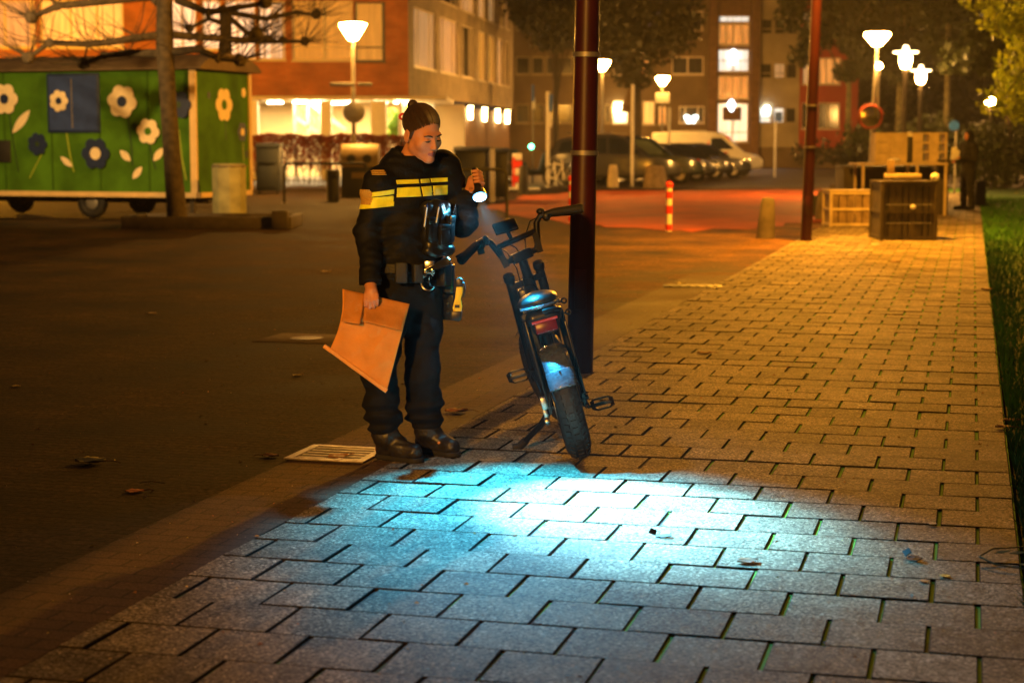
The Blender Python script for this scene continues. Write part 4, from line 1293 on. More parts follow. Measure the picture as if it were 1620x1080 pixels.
def build_front():
    b = MB()
    S = steer
    for s in (-1, 1):
        b.tube([S(AF + Vector((s * 0.088, 0, 0))), S((s * 0.088, 0.93, 0.62)), S((s * 0.088, 0.835, 0.86))], [0.022, 0.026, 0.024], 12)
        b.cyl(S((s * 0.088, 0.84, 0.85)), S((s * 0.088, 0.825, 0.885)), 0.030)
    for y, z in ((0.92, 0.645), (0.855, 0.815)):
        b.bar(S((-0.1, y, z)), S((0.1, y, z)), 0.06, 0.03)
    b.build('fork', m_frame, bike, bevel=0.004)
    b = MB(); b.box(S((0.0, 0.90, 0.735)), (0.11, 0.07, 0.09)); b.build('headlamp', m_frame, bike, bevel=0.015)
    # stem and high-rise bar
    b = MB()
    b.tube([S((0, 0.80, 0.83)), S((0, 0.785, 0.90)), S((0, 0.765, 0.955))], [0.026, 0.024, 0.024], 12)
    b.bar(S((-0.055, 0.765, 0.955)), S((0.055, 0.765, 0.955)), 0.055, 0.05)
    b.build('stem', m_frame, bike, bevel=0.006)
    b = MB()
    yb = 0.755
    left = [S((-0.335, 0.63, 1.075)), S((-0.22, 0.70, 1.105)), S((-0.165, 0.735, 1.11)), S((-0.135, 0.745, 1.085)), S((-0.100, yb, 0.975)), S((-0.085, yb + 0.005, 0.955)), S((-0.05, yb + 0.008, 0.955))]
    right = [Vector(p) for p in [S((0.335, 0.63, 1.075)), S((0.22, 0.70, 1.105)), S((0.165, 0.735, 1.11)), S((0.135, 0.745, 1.085)), S((0.100, yb, 0.975)), S((0.085, yb + 0.005, 0.955)), S((0.05, yb + 0.008, 0.955))]]
    b.tube(left + right[::-1], 0.0165, 10)
    b.tube([S((-0.118, 0.75, 1.045)), S((0.118, 0.75, 1.045))], 0.015, 8)
    for s in (-1, 1):
        b.bar(S((s * 0.098, yb, 0.935)), S((s * 0.108, yb - 0.002, 1.04)), 0.036, 0.032)
    hb = b.build('handlebar', m_frame, bike, smooth=True)
    for s in (-1, 1):
        b = MB()
        p0, p1 = S((s * 0.355, 0.615, 1.068)), S((s * 0.215, 0.703, 1.105))
        b.tube([p0, p0.lerp(p1, 0.06), p0.lerp(p1, 0.3), p0.lerp(p1, 0.9), p1], [0.020, 0.0255, 0.0235, 0.021, 0.018], 12)
        b.build('grip', m_grip, hb, smooth=True)
        b = MB()
        q = S((s * 0.19, 0.72, 1.108))
        b.ell(q + Vector((0, 0.0, -0.012)), (0.024, 0.02, 0.026), 10)
        b.tube([q + Vector((0, 0.03, -0.01)), q + Vector((s * 0.05, 0.045, -0.022)), q + Vector((s * 0.14, 0.0, -0.04))], [0.010, 0.008, 0.006], 8)
        if s > 0:
            b.ell(q + Vector((-0.022, 0.0, 0.022)), (0.022, 0.02, 0.016), 10)
        else:
            b.ell(q + Vector((0.03, 0.0, 0.0)), (0.017, 0.02, 0.028), 10); b.box(q + Vector((-0.01, -0.01, -0.045)), (0.035, 0.03, 0.03))
        b.build('brake_lever', m_blackp, hb, smooth=True)
    b = MB(); q = S((0.175, 0.705, 1.108))
    b.torus(q, S((0.3, 0.65, 1.1)) - S((0.15, 0.75, 1.1)), 0.020, 0.0035, 4, 6); b.build('lever_clamp', m_alu, hb)
    # display on its arm
    b = MB(); b.box(S((-0.02, 0.775, 1.125)), (0.125, 0.020, 0.070), (R(-38), 0, R(10))); b.build('display', m_blackp, hb, bevel=0.006)
    b = MB(); b.bar(S((-0.02, 0.76, 1.05)), S((-0.02, 0.775, 1.12)), 0.03, 0.02); b.build('display_arm', m_blackp, hb)
    b = MB()
    b.tube([S((0.175, 0.72, 1.11)), S((0.12, 0.79, 1.10)), S((0.07, 0.82, 1.03)), S((0.035, 0.82, 0.92)), S((0.03, 0.86, 0.8))], 0.0035, 6)
    b.tube([S((-0.175, 0.72, 1.11)), S((-0.11, 0.80, 1.06)), S((-0.05, 0.82, 1.0)), S((-0.03, 0.83, 0.9)), S((-0.035, 0.86, 0.78))], 0.0035, 6)
    b.tube([S((-0.06, 0.76, 1.06)), S((0.0, 0.80, 1.0)), S((0.02, 0.82, 0.92)), S((0.01, 0.85, 0.8))], 0.0035, 6)
    b.build('cable', m_blackp, bike)
build_front()

def build_drive():
    b = MB()
    b.cyl(BB + Vector((0.062, 0, 0)), BB + Vector((0.068, 0, 0)), 0.085, n=32)
    b.torus(BB + Vector((0.066, 0, 0)), (1, 0, 0), 0.086, 0.006, 32, 6)
    b.build('chainring', m_frame, bike, smooth=True)
    b = MB()
    for s in (1, -1):
        b.tube([(0.078, 0, AX.z + s * 0.035), (0.078, 0.42, BB.z + s * 0.075)], 0.008, 6)
    b.prism([(-0.05, 0.25), (0.1, 0.33), (0.45, 0.385), (0.52, 0.30), (0.45, 0.20), (0.1, 0.215)], (0.088, 0, 0), (0, 1, 0), (0, 0, 1), -0.006 if False else 0.006)
    b.build('chain_guard', m_frame, bike)
    ca = R(-28)
    for s in (1, -1):
        d = Vector((0, math.cos(ca) * (-s), math.sin(ca) * s)) if False else Vector((0, -s * 0.55, -s * 0.83)).normalized()
        p0 = BB + Vector((s * 0.085, 0, 0)); p1 = p0 + d * 0.165 + Vector((s * 0.02, 0, 0))
        if s > 0: p1 = BB + Vector((0.105, -0.12, -0.105))
        else: p1 = BB + Vector((-0.105, 0.12, 0.105))
        b = MB(); b.bar(p0, p1, 0.026, 0.014); b.cyl(BB, p0 + Vector((s * 0.01, 0, 0)), 0.016); c = b.build('crank', m_frame, bike, bevel=0.004)
        # cage pedal
        b = MB()
        c0 = p1 + Vector((s * 0.075, 0, 0))
        Mx = Euler((R(-42), 0, R(-6))).to_matrix()
        w, l = 0.048, 0.050
        ring = [(-w, -l * 0.7), (-w * 0.7, -l), (w * 0.7, -l), (w, -l * 0.7), (w, l * 0.7), (w * 0.7, l), (-w * 0.7, l), (-w, l * 0.7)]
        pts = [c0 + Mx @ Vector((x, y, 0)) for x, y in ring]
        for i in range(8): b.bar(pts[i], pts[(i + 1) % 8], 0.020, 0.009)
        b.bar(c0 + Mx @ Vector((-w, 0, 0)), c0 + Mx @ Vector((w, 0, 0)), 0.018, 0.018)
        b.tube([p1, c0], 0.008, 8)
        pd = b.build('pedal', m_blackp, c, bevel=0.002)
        b = MB(); b.box(c0 + Mx @ Vector((w * 0.85 * s, 0.0, 0.010)), (0.014, 0.03, 0.006), Mx); b.build('pedal_reflector', m_kraft2 if False else m_white_plastic, c)
    # derailleur / caliper lumps low on the left
    b = MB(); b.box(AX + Vector((-0.105, -0.02, 0.03)), (0.03, 0.05, 0.06)); b.cyl(AX + Vector((-0.10, -0.01, -0.06)), AX + Vector((-0.125, -0.01, -0.06)), 0.022); b.box(AX + Vector((-0.11, 0.0, -0.025)), (0.022, 0.03, 0.05))
    b.build('brake_caliper', m_alu, bike, bevel=0.005)
    # kickstand to the ground
    foot = BMI @ Vector((gnd(822, 710).x, gnd(822, 710).y, 0.012))
    top = Vector((-0.075, 0.06, 0.27))
    mid = top.lerp(foot, 0.5) + Vector((0.03, 0.01, 0.0))
    b = MB(); b.tube([top + Vector((0.02, 0, 0.02)), top, mid, foot.lerp(mid, 0.25)], [0.018, 0.017, 0.016, 0.015], 10)
    kd = b.build('kickstand', m_frame, bike, smooth=True)
    b = MB(); d = (foot - mid).normalized()
    flat = BMI.to_3x3() @ Vector((-1.0, -0.12, -0.02)).normalized()
    b.tube([foot.lerp(mid, 0.3), foot, foot + flat * 0.035], [0.020, 0.022, 0.016], 10); b.build('kickstand_foot', m_grip, kd, smooth=True)
    # two little round reflectors by the seat, right side
    for z, y in ((0.735, 0.18), (0.69, 0.06)):
        b = MB(); b.torus((0.125, y, z), (0.2, 1, 0), 0.012, 0.004, 14, 6); b.tube([(0.09, y, z), (0.115, y, z)], 0.004, 6); b.build('hook', m_frame, bike)
build_drive()
# ------------------------------------------------------------------ lamp posts and lamps
m_redpole = M('dark_red_pole_paint', (0.05, 0.006, 0.008), rough=0.42, var=0.3, scale=3, spec=0.4, coat=0.08, bump=0.08, bscale=30)
m_galv = M('galvanised_steel', (0.30, 0.28, 0.25), rough=0.5, metal=0.6, var=0.2, scale=6)
m_lamp_top = M('lamp_cover_grey', (0.25, 0.24, 0.22), rough=0.5)
m_shade = EM('lit_lamp_shade', (1.0, 0.45, 0.075), 480.0)
m_shade2 = EM('lit_lantern_glass', (1.0, 0.47, 0.10), 300.0)
m_white = M('white_paint', (0.72, 0.70, 0.66), rough=0.45, var=0.08)
m_red = M('red_paint', (0.65, 0.03, 0.02), rough=0.45, var=0.1)
m_grey = M('grey_sign_back', (0.22, 0.21, 0.19), rough=0.5, metal=0.3)
m_signblue = M('sign_blue', (0.02, 0.10, 0.45), rough=0.4)
m_black = M('matt_black', (0.015, 0.015, 0.016), rough=0.6)
m_conc = M('rough_concrete', (0.15, 0.125, 0.09), rough=0.85, var=0.3, scale=5, bump=0.6, bscale=40)
m_wood = M('weathered_wood', (0.20, 0.14, 0.08), rough=0.8, var=0.4, scale=6, bump=0.5, bscale=30)
m_wood_pale = M('pale_plywood', (0.50, 0.40, 0.24), rough=0.7, var=0.2, scale=5, bump=0.2, bscale=30)
m_wood_dark = M('dark_stained_wood', (0.045, 0.034, 0.022), rough=0.7, var=0.4, scale=6, bump=0.3, bscale=30)

def red_pole(base, top, label, power, group='dark red lamp posts beside the paving'):
    t = thing('lamp_post', label, 'lamp post', base, group=group)
    d = Vector(top) - Vector(base)
    b = MB(); b.tube([(0, 0, -0.02), d * 0.985], [0.088, 0.074], 24); b.build('pole', m_redpole, t, smooth=True)
    b = MB()
    for h in (1.42, 2.05): b.cyl(d * (h / d.z), d * ((h + 0.03) / d.z), 0.090, n=24)
    b.build('clamp_band', m_galv, t, smooth=True)
    b = MB(); b.box((0, -0.0815, 0.55), (0.075, 0.012, 0.26), None); b.build('service_door', m_redpole, t, bevel=0.004)
    hd = d + Vector((0, 0, 0))
    b = MB(); b.lathe([(0.001, 0.36), (0.30, 0.26), (0.33, 0.20), (0.09, 0.02), (0.08, -0.05)], hd, 24); b.build('lamp_head', m_lamp_top, t, smooth=True)
    b = MB(); b.lathe([(0.31, 0.196), (0.10, 0.03)], hd, 24); b.build('lamp_glass', EM('sodium_glass', SODIUM, 3.0), t, smooth=True)
    if power:
        ld = bpy.data.lights.new('sodium_lamp', 'POINT'); ld.energy = power; ld.color = SODIUM; ld.shadow_soft_size = 0.16
        lo = bpy.data.objects.new('sodium_lamp', ld); COL.objects.link(lo); lo.parent = t; lo.location = hd + Vector((0, -0.38, -0.02))
    return t
p1 = gnd(917, 588)
red_pole(p1, at(935, -250, p1.y), 'dark red lamp post right behind the bicycle', 30)
p2 = gnd(1275, 381)
red_pole(p2, at(1301, -210, p2.y + 0.0), 'dark red lamp post rising in front of the flats, beside the wooden crates', 4300)
# unseen lamp inferred from the light on the officer; its spot is narrowed to her
key = thing('street_lamp', 'unseen street lamp behind the viewer, its beam narrowed onto the officer', 'street lamp', (-5.25, -9.3, 0))
b = MB(); b.tube([(0, 0, -0.02), (0, 0, 5.2)], [0.075, 0.055], 16); b.build('pole', m_galv, key, smooth=True)
b = MB(); b.lathe([(0.001, 0.30), (0.30, 0.22), (0.34, 0.16), (0.08, 0.0)], (0, 0, 5.25), 20); b.build('lamp_head', m_lamp_top, key, smooth=True)
ld = bpy.data.lights.new('sodium_lamp', 'SPOT'); ld.energy = 7000; ld.color = (1.0, 0.42, 0.05); ld.shadow_soft_size = 0.12; ld.spot_size = R(19); ld.spot_blend = 1.0
lo = bpy.data.objects.new('sodium_lamp', ld); COL.objects.link(lo); lo.parent = key; lo.location = (0.25, 0.3, 5.1)
lo.rotation_euler = (Vector((-0.75, 8.2, 1.1)) - Vector((-5.0, -9.0, 5.1))).to_track_quat('-Z', 'Y').to_euler()
# unseen block added to cast shade over the left of the square
hs = thing('shade_block', 'unseen brick block added left of the viewer to shade the square', 'light blocker', (-5.57, 1.9, 0))
b = MB(); b.box((0, 0, 2.15), (5.7, 1.8, 4.3)); b.build('wall', brick_mat('shade_block_brick', (0.22, 0.09, 0.05), (0.17, 0.07, 0.04), (0.2, 0.18, 0.15), 0.22, 0.065, 0.008, axis='XZ'), hs)
b = MB(); b.prism([(-0.95, 0), (0.95, 0), (0.95, 0.12), (-0.95, 0.12)], (-2.9, 0, 4.305), (0, 1, 0), (0, 0, 1), 5.76); b.build('roof', m_wood_dark, hs)

def added_lamp(x, y, h, label, power, aim=None, col=SODIUM):  # unseen lamp, added for the light it throws
    t = thing('street_lamp', label, 'street lamp', (x, y, 0))
    b = MB(); b.tube([(0, 0, -0.02), (0, 0, h)], [0.075, 0.055], 14); b.build('pole', m_galv, t, smooth=True)
    b = MB(); b.lathe([(0.001, 0.30), (0.30, 0.22), (0.34, 0.16), (0.08, 0.0)], (0, 0, h + 0.05), 20); b.build('lamp_head', m_lamp_top, t, smooth=True)
    ld = bpy.data.lights.new('sodium_lamp', 'SPOT' if aim else 'POINT'); ld.energy = power; ld.color = col; ld.shadow_soft_size = 0.14
    lo = bpy.data.objects.new('sodium_lamp', ld); COL.objects.link(lo); lo.parent = t; lo.location = (0, 0, h - 0.14) if not aim else (0.16, 0.16, h)
    if aim:
        ld.spot_size = R(62); ld.spot_blend = 0.5
        lo.rotation_euler = (Vector(aim) - Vector((x, y, h))).to_track_quat('-Z', 'Y').to_euler()
added_lamp(-9.6, 26.0, 4.2, 'street lamp added out of view on the left to light the green wagon', 1500, (-7.6, 34.8, 2.5), (1.0, 0.55, 0.16))
added_lamp(-19.5, 58.0, 4.9, 'street lamp added out of view on the left to light the brick house', 9000)

def cone_lamp(px, py, Y, label, w=0.72, group='street lamps with upturned cone shades', hh=0.30, n=20, parts=True, lit=1.0, lean=0.0):
    top = at(px, py, Y)
    t = thing('street_lamp', label, 'street lamp', (top.x - lean, Y, 0), group=group)
    H = top.z
    b = MB(); b.tube([(0, 0, -0.05), (lean * 0.6, 0, H * 0.6), (lean, 0, H - hh)], [0.075, 0.062, 0.05], 12); b.build('pole', m_galv, t, smooth=True)
    b = MB(); b.lathe([(0.001, 0.015), (w / 2, 0.0), (w / 2, -0.06), (w * 0.17, -hh), (0.001, -hh)], (lean, 0, H), n); b.build('lamp_shade', m_shade if lit >= 1 else m_shade, t, smooth=True)
    b = MB(); b.cyl((lean, 0, H + 0.016), (lean, 0, H + 0.04), w * 0.46, w * 0.3, n=n); b.build('cover', m_lamp_top, t)
    return t, H
L1, H1 = cone_lamp(558, 38, 50.0, 'street lamp with name board and round sign on its pole, before the brick building', 0.74, hh=0.44)
b = MB(); zz = at(0, 134, 50).z
b.box((-0.30, -0.10, zz), (0.72, 0.05, 0.11), (0, 0, R(-8))); b.box((0.34, -0.12, zz), (0.42, 0.05, 0.11), (0, 0, R(25)))
b.build('name_board', m_grey, L1, bevel=0.008)
b = MB(); zs = at(0, 178, 50).z
b.cyl((0.02, -0.09, zs), (0.02, -0.07, zs), 0.31, n=28); b.build('round_sign', m_grey, L1, bevel=0.004)
L2, H2 = cone_lamp(953, 97, 80.0, 'street lamp with glowing cone shade just right of the near red post', 0.68, hh=0.42)
L3, H3 = cone_lamp(1048, 122, 95.0, 'farthest cone-shade street lamp, with a white board on its pole above the parked cars', 0.72, hh=0.44)
b = MB(); z3 = at(0, 155, 95).z; b.box((0.0, -0.10, z3), (0.75, 0.04, 0.55)); b.build('sign_board', m_white, L3)
L4, H4 = cone_lamp(1388, 53, 50.0, 'street lamp with cone shade standing behind the crates, left of the two lanterns', 0.72, hh=0.34, lean=0.12)
b = MB(); z4 = at(0, 185, 50).z
b.torus((-0.04, -0.10, z4), (0, 1, 0), 0.32, 0.035, 32, 8); mr = b.build('mirror_rim', M('faded_red_rim', (0.28, 0.03, 0.012), rough=0.6), L4, smooth=True)
b = MB(); b.lathe([(0.31, 0.0), (0.2, 0.03), (0.001, 0.045)], (-0.04, -0.10, z4), 28, rot=(PI / 2, 0, 0)); b.build('mirror_glass', M('convex_mirror', (0.35, 0.28, 0.18), rough=0.2, metal=0.9, var=0.1), L4, smooth=True)
b = MB(); b.tube([(0.17, -0.1, at(0, 188, 50).z), (0.17, -0.1, at(0, 105, 50).z)], 0.035, 8); b.build('side_pipe', m_galv, L4, smooth=True)
b = MB(); b.ell((0.17, -0.14, at(0, 105, 50).z), 0.085, 12); b.build('small_lamp', m_shade2, L4, smooth=True)

def lantern(px, py, Y, label):
    c = at(px, py, Y)
    t = thing('lantern_post', label, 'lantern', (c.x, Y, 0), group='lanterns with flat brims')
    H = c.z
    b = MB(); b.tube([(0, 0, -0.05), (0, 0, H - 0.55)], [0.10, 0.075], 12); b.build('pole', m_wood_dark, t, smooth=True)
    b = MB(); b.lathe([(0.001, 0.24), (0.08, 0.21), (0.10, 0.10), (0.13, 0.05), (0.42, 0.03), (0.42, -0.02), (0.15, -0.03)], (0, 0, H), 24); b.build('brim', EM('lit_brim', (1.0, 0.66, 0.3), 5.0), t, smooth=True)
    b = MB(); b.lathe([(0.14, -0.04), (0.20, -0.16), (0.20, -0.34), (0.13, -0.52), (0.001, -0.55)], (0, 0, H), 24); b.build('lantern_glass', m_shade2, t, smooth=True)
    return t
lantern(1433, 83, 60.0, 'nearer and taller of the two round lanterns with flat brims')
lantern(1457, 112, 73.0, 'farther and lower of the two round lanterns with flat brims')
fl = thing('wall_lamp', 'small far lamp shining through the leaves on the right', 'lamp', at(1567, 161, 85))
b = MB(); b.ell((0, 0, 0), (0.26, 0.2, 0.2), 12); b.build('globe', m_shade2, fl, smooth=True)
b = MB(); b.tube([(0, 0.02, -0.2), (0, 0.02, -fl.location.z)], 0.05, 8); b.build('pole', m_wood_dark, fl)

# ------------------------------------------------------------------ sign posts
def post(px, ytop, ybase_Y, label, r=0.04, mat=m_galv):
    p = at(px, ytop, ybase_Y)
    t = thing('sign_post', label, 'sign post', (p.x, ybase_Y, 0))
    b = MB(); b.tube([(0, 0, -0.03), (0, 0, p.z)], r, 10); b.build('pole', mat, t, smooth=True)
    return t, p.z
t, z = post(1001, 134, 61.0, 'white post carrying a triangular sign seen from behind, before the dark estate car', 0.06, m_white)
b = MB(); zc = at(0, 178, 61).z; b.prism([(-0.34, 0), (0.0, 0.86), (0.05, 0.86), (0.12, 0)], (-0.12, 0.09, zc), (1, 0, 0), (0, 0, 1), 0.03); b.build('warning_triangle', m_wood, t)
t, z = post(843, 150, 66.0, 'thin dark post with a narrow blue and white sign turned edge-on', 0.035, m_grey)
b = MB(); b.box((0.0, -0.06, at(0, 148, 66).z), (0.10, 0.3, 0.62)); b.build('sign_plate', m_signblue, t)
b = MB(); b.box((0.03, -0.06, at(0, 164, 66).z), (0.11, 0.26, 0.42)); b.build('lower_plate', m_white, t)
t, z = post(867, 145, 60.0, 'pale post with a blue sign turned edge-on, left of the near red post', 0.07, m_white)
b = MB(); b.box((0.10, -0.08, at(0, 163, 60).z), (0.11, 0.3, 0.55)); b.build('sign_plate', m_signblue, t)
b = MB(); b.box((0.07, -0.08, at(0, 190, 60).z), (0.12, 0.28, 0.5)); b.build('lower_plate', m_white, t)
t, z = post(1227, 186, 78.0, 'pale post with a small square blue sign before the beige flats', 0.05, m_white)
b = MB(); b.box((0.12, -0.07, at(0, 185, 78).z), (0.32, 0.03, 0.42)); b.build('sign_plate', m_signblue, t)
t, z = post(1059, 170, 70.0, 'short pale post right of the white board, above the car roofs', 0.05, m_white)
b = MB(); b.box((0.0, -0.06, z - 0.3), (0.12, 0.04, 0.5)); b.build('sign_plate', m_white, t)
t, z = post(1513, 200, 52.0, 'post with a small round blue sign left of the standing man', 0.035, m_grey)
b = MB(); b.cyl((-0.08, -0.06, z + 0.02), (-0.08, -0.04, z + 0.02), 0.15, n=20); b.build('round_sign', m_signblue, t)

# ------------------------------------------------------------------ posts and bollards
def striped_post(px, yb, h, label):
    p = gnd(px, yb)
    t = thing('marker_post', label, 'post', p, group='red and white posts')
    b = MB(); b.tube([(0, 0, 0), (0, 0, h)], [0.055, 0.052], 16); b.build('pole', m_white, t, smooth=True)
    b = MB()
    for z0, z1 in ((0.02, 0.12), (0.30, 0.44), (0.56, 0.68)): b.tube([(0, 0, z0 * h / 0.8), (0, 0, z1 * h / 0.8)], 0.058, 16)
    b.ell((0, 0, h), (0.066, 0.066, 0.05), 12)
    b.cyl((0, 0, h - 0.05), (0, 0, h), 0.066)
    b.build('red_band', m_red, t, smooth=True)
    return t
striped_post(1058, 366, 0.80, 'red and white striped post standing alone on the red path')
striped_post(904, 352, 0.84, 'red and white striped post half hidden behind the near red lamp post')

def bollard(px, yb, ytop, w, label, mat, lean=0.0, cat='bollard', group='stone and wooden bollards'):
    p = gnd(px, yb)
    h = at(px, ytop, p.y).z
    t = thing('bollard', label, cat, p, group=group)
    t.rotation_euler = (0, lean, 0)
    wm = w * p.y / F / 2
    f = MB(); f.lathe([(0.001, -0.03), (wm * 1.15, -0.02), (wm * 1.05, h * 0.4), (wm * 0.85, h * 0.9), (wm * 0.7, h), (0.001, h * 1.01)], (0, 0, 0), 14)
    f.build('post', mat, t, smooth=True)
bollard(1211, 376, 313, 26, 'tapered bollard leaning slightly on the red path, left of the far red post', m_conc, 0.05)
bollard(970, 296, 261, 16, 'short wooden bollard before the doors of the dark estate car', m_wood_pale)
bollard(1037, 297, 262, 34, 'wide round wooden bollard before the front wheel of the dark estate car', m_wood)
bollard(828, 306, 262, 15, 'dark bollard left of the small parked bicycle', m_black)
bollard(1303, 346, 302, 24, 'mossy stone bollard nearest the far red post, beside the pale crate', m_conc)
bollard(1325, 322, 291, 30, 'round-topped stone bollard behind the pale slatted crate', m_conc)
bollard(1289, 340, 309, 16, 'low dark bollard hidden behind the far red post', m_black)

# ------------------------------------------------------------------ hoop railings
def hoop(px0, px1, ytop, Y, label):
    a, b_ = at(px0, ytop, Y), at(px1, ytop, Y)
    t = thing('bike_hoop', label, 'railing', ((a.x + b_.x) / 2, Y, 0), group='black tubular hoops')
    w, h = (b_.x - a.x) / 2, a.z
    r = 0.12
    pts = [(-w, 0, -0.03), (-w, 0, h - r)] + [(-w + r - r * math.cos(x), 0, h - r + r * math.sin(x)) for x in (0.4, 0.8, 1.2, PI / 2)] + \
          [(w - r + r * math.sin(x), 0, h - r + r * math.cos(x)) for x in (0, 0.4, 0.8, 1.2, PI / 2)] + [(w, 0, -0.03)]
    m = MB(); m.tube(pts, 0.032, 10); m.build('tube', m_black, t, smooth=True)
    m = MB()
    for s in (-w, w): m.cyl((s, 0, -0.01), (s, 0, 0.02), 0.07)
    m.build('foot_plate', m_galv, t)
hoop(449, 580, 259, 44.0, 'black tubular hoop railing before the red hedge, left of the officer')
hoop(690, 802, 268, 34.5, 'black tubular hoop railing behind the torch, right of the officer')

# ------------------------------------------------------------------ bins and containers
m_binblue = M('dark_blue_bin', (0.022, 0.03, 0.045), rough=0.45, var=0.15, scale=3)
m_binyellow = M('ochre_container', (0.24, 0.16, 0.045), rough=0.5, var=0.15, scale=4)
def container(px0, px1, yt, Y, label, lid_h=0.14, depth=0.9, group='dark waste containers'):
    a, b_ = at(px0, yt, Y), at(px1, yt, Y)
    w, H = b_.x - a.x, a.z
    t = thing('waste_container', label, 'waste container', ((a.x + b_.x) / 2, Y + depth / 2, 0), group=group)
    m = MB(); m.box((0, 0, (H - lid_h) / 2 + 0.04), (w, depth, H - lid_h - 0.08)); m.build('bin_body', m_binblue, t, bevel=0.03)
    m = MB(); m.prism([(-depth / 2 - 0.03, 0), (depth / 2, 0), (depth / 2, lid_h), (-depth / 4, lid_h * 0.9), (-depth / 2 - 0.03, lid_h * 0.3)], (-w / 2 - 0.02, 0, H - lid_h), (0, 1, 0), (0, 0, 1), w + 0.04); m.build('lid', m_binblue, t, bevel=0.015)
    m = MB(); m.box((0, -depth / 2 - 0.03, H * 0.62), (w * 0.7, 0.04, 0.05)); m.box((0, -depth / 2 - 0.015, H * 0.34), (w * 0.8, 0.02, H * 0.42)); m.build('front_panel', m_binblue, t, bevel=0.008)
    m = MB()
    for s in (-1, 1): m.cyl((s * (w / 2 - 0.1), -depth / 2 + 0.1, 0.05), (s * (w / 2 - 0.06), -depth / 2 + 0.1, 0.05), 0.06)
    m.build('castor', m_black, t)
container(718, 774, 232, 45.0, 'wide dark waste container behind the officer\'s raised arm')
container(783, 804, 234, 46.0, 'narrow dark waste container right of the wide one, behind the torch')
container(404, 441, 226, 52.0, 'tall dark blue bin between the green wagon and the red hedge')
m = MB()
t = thing('white_post', 'pale square post between the two dark containers behind the torch', 'post', (at(779, 235, 44.6).x, 44.6, 0))
m.box((0, 0, 0.67), (0.12, 0.12, 1.34)); m.build('post_shaft', m_white, t, bevel=0.01)
m = MB(); m.box((0, 0, 1.37), (0.15, 0.15, 0.05)); m.build('cap', m_galv, t, bevel=0.01)

# bottle bank with two round openings
Yb = 49.0
a, b_ = at(541, 228, Yb), at(600, 228, Yb)
w = b_.x - a.x
t = thing('bottle_bank', 'bottle bank with ochre top and two round holes before the hedge', 'bottle bank', ((a.x + b_.x) / 2, Yb, 0))
zt = a.z; zm = at(0, 264, Yb).z
m = MB(); m.prism([(-0.55, zm), (0.5, zm), (0.5, zt - 0.15), (0.35, zt), (-0.2, zt), (-0.42, zt - 0.18)], (-w / 2, 0, 0), (0, 1, 0), (0, 0, 1), w); m.build('top_housing', m_binyellow, t, bevel=0.02)
m = MB()
for s in (-0.22, 0.22): m.cyl((s, -0.53, at(0, 251, Yb).z), (s, -0.50, at(0, 251, Yb).z), 0.12, n=20); 
m.build('opening', m_black, t)
m = MB(); m.box((0, 0, zm / 2), (w * 0.98, 1.0, zm - 0.02)); m.build('lower_body', m_black, t, bevel=0.02)
m = MB(); m.box((0.05, -0.51, at(0, 277, Yb).z), (w * 0.5, 0.03, 0.16)); m.build('sign_strip', m_binyellow, t)
t = thing('litter_bin', 'dark round litter bin at the left foot of the bottle bank', 'litter bin', (at(527, 300, 45.5).x, 45.5, 0))
m = MB(); m.lathe([(0.001, 0), (0.16, 0.0), (0.19, 0.75), (0.17, 0.8)], (0, 0, 0), 16); m.build('bin_body', m_black, t, smooth=True)
m = MB(); m.torus((0, 0, 0.8), (0, 0, 1), 0.18, 0.02, 20, 6); m.build('rim', m_galv, t, smooth=True)

# red-white barrier and street clutter by the containers
p = gnd(818, 303)
t = thing('barrier', 'small red and white road barrier right of the dark containers', 'barrier', p)
m = MB()
for k in range(5): m.box((0, 0, 0.15 + 0.23 * k), (0.30, 0.05, 0.20))
m.build('board', [m_white], t, bevel=0.01)
m = MB()
for k in (1, 3): m.box((0, -0.03, 0.15 + 0.23 * k), (0.31, 0.02, 0.20))
m.box((-0.1, -0.03, 0.6), (0.07, 0.03, 0.9)); m.build('red_stripe', m_red, t)
m = MB(); m.box((0, 0, 0.03), (0.5, 0.35, 0.06)); m.build('foot', m_black, t, bevel=0.01)
t = thing('kerb_stone', 'bright white kerb strip on the ground behind the handlebar', 'kerb', gnd(828, 302))
m = MB(); m.bar((-0.52, -0.5, 0.05), (-0.02, 0.12, 0.05), 0.12, 0.1); m.build('kerb_half', m_white, t, bevel=0.015)
m = MB(); m.bar((0.0, 0.15, 0.05), (0.5, 0.75, 0.05), 0.12, 0.1); m.build('kerb_half', m_white, t, bevel=0.015)

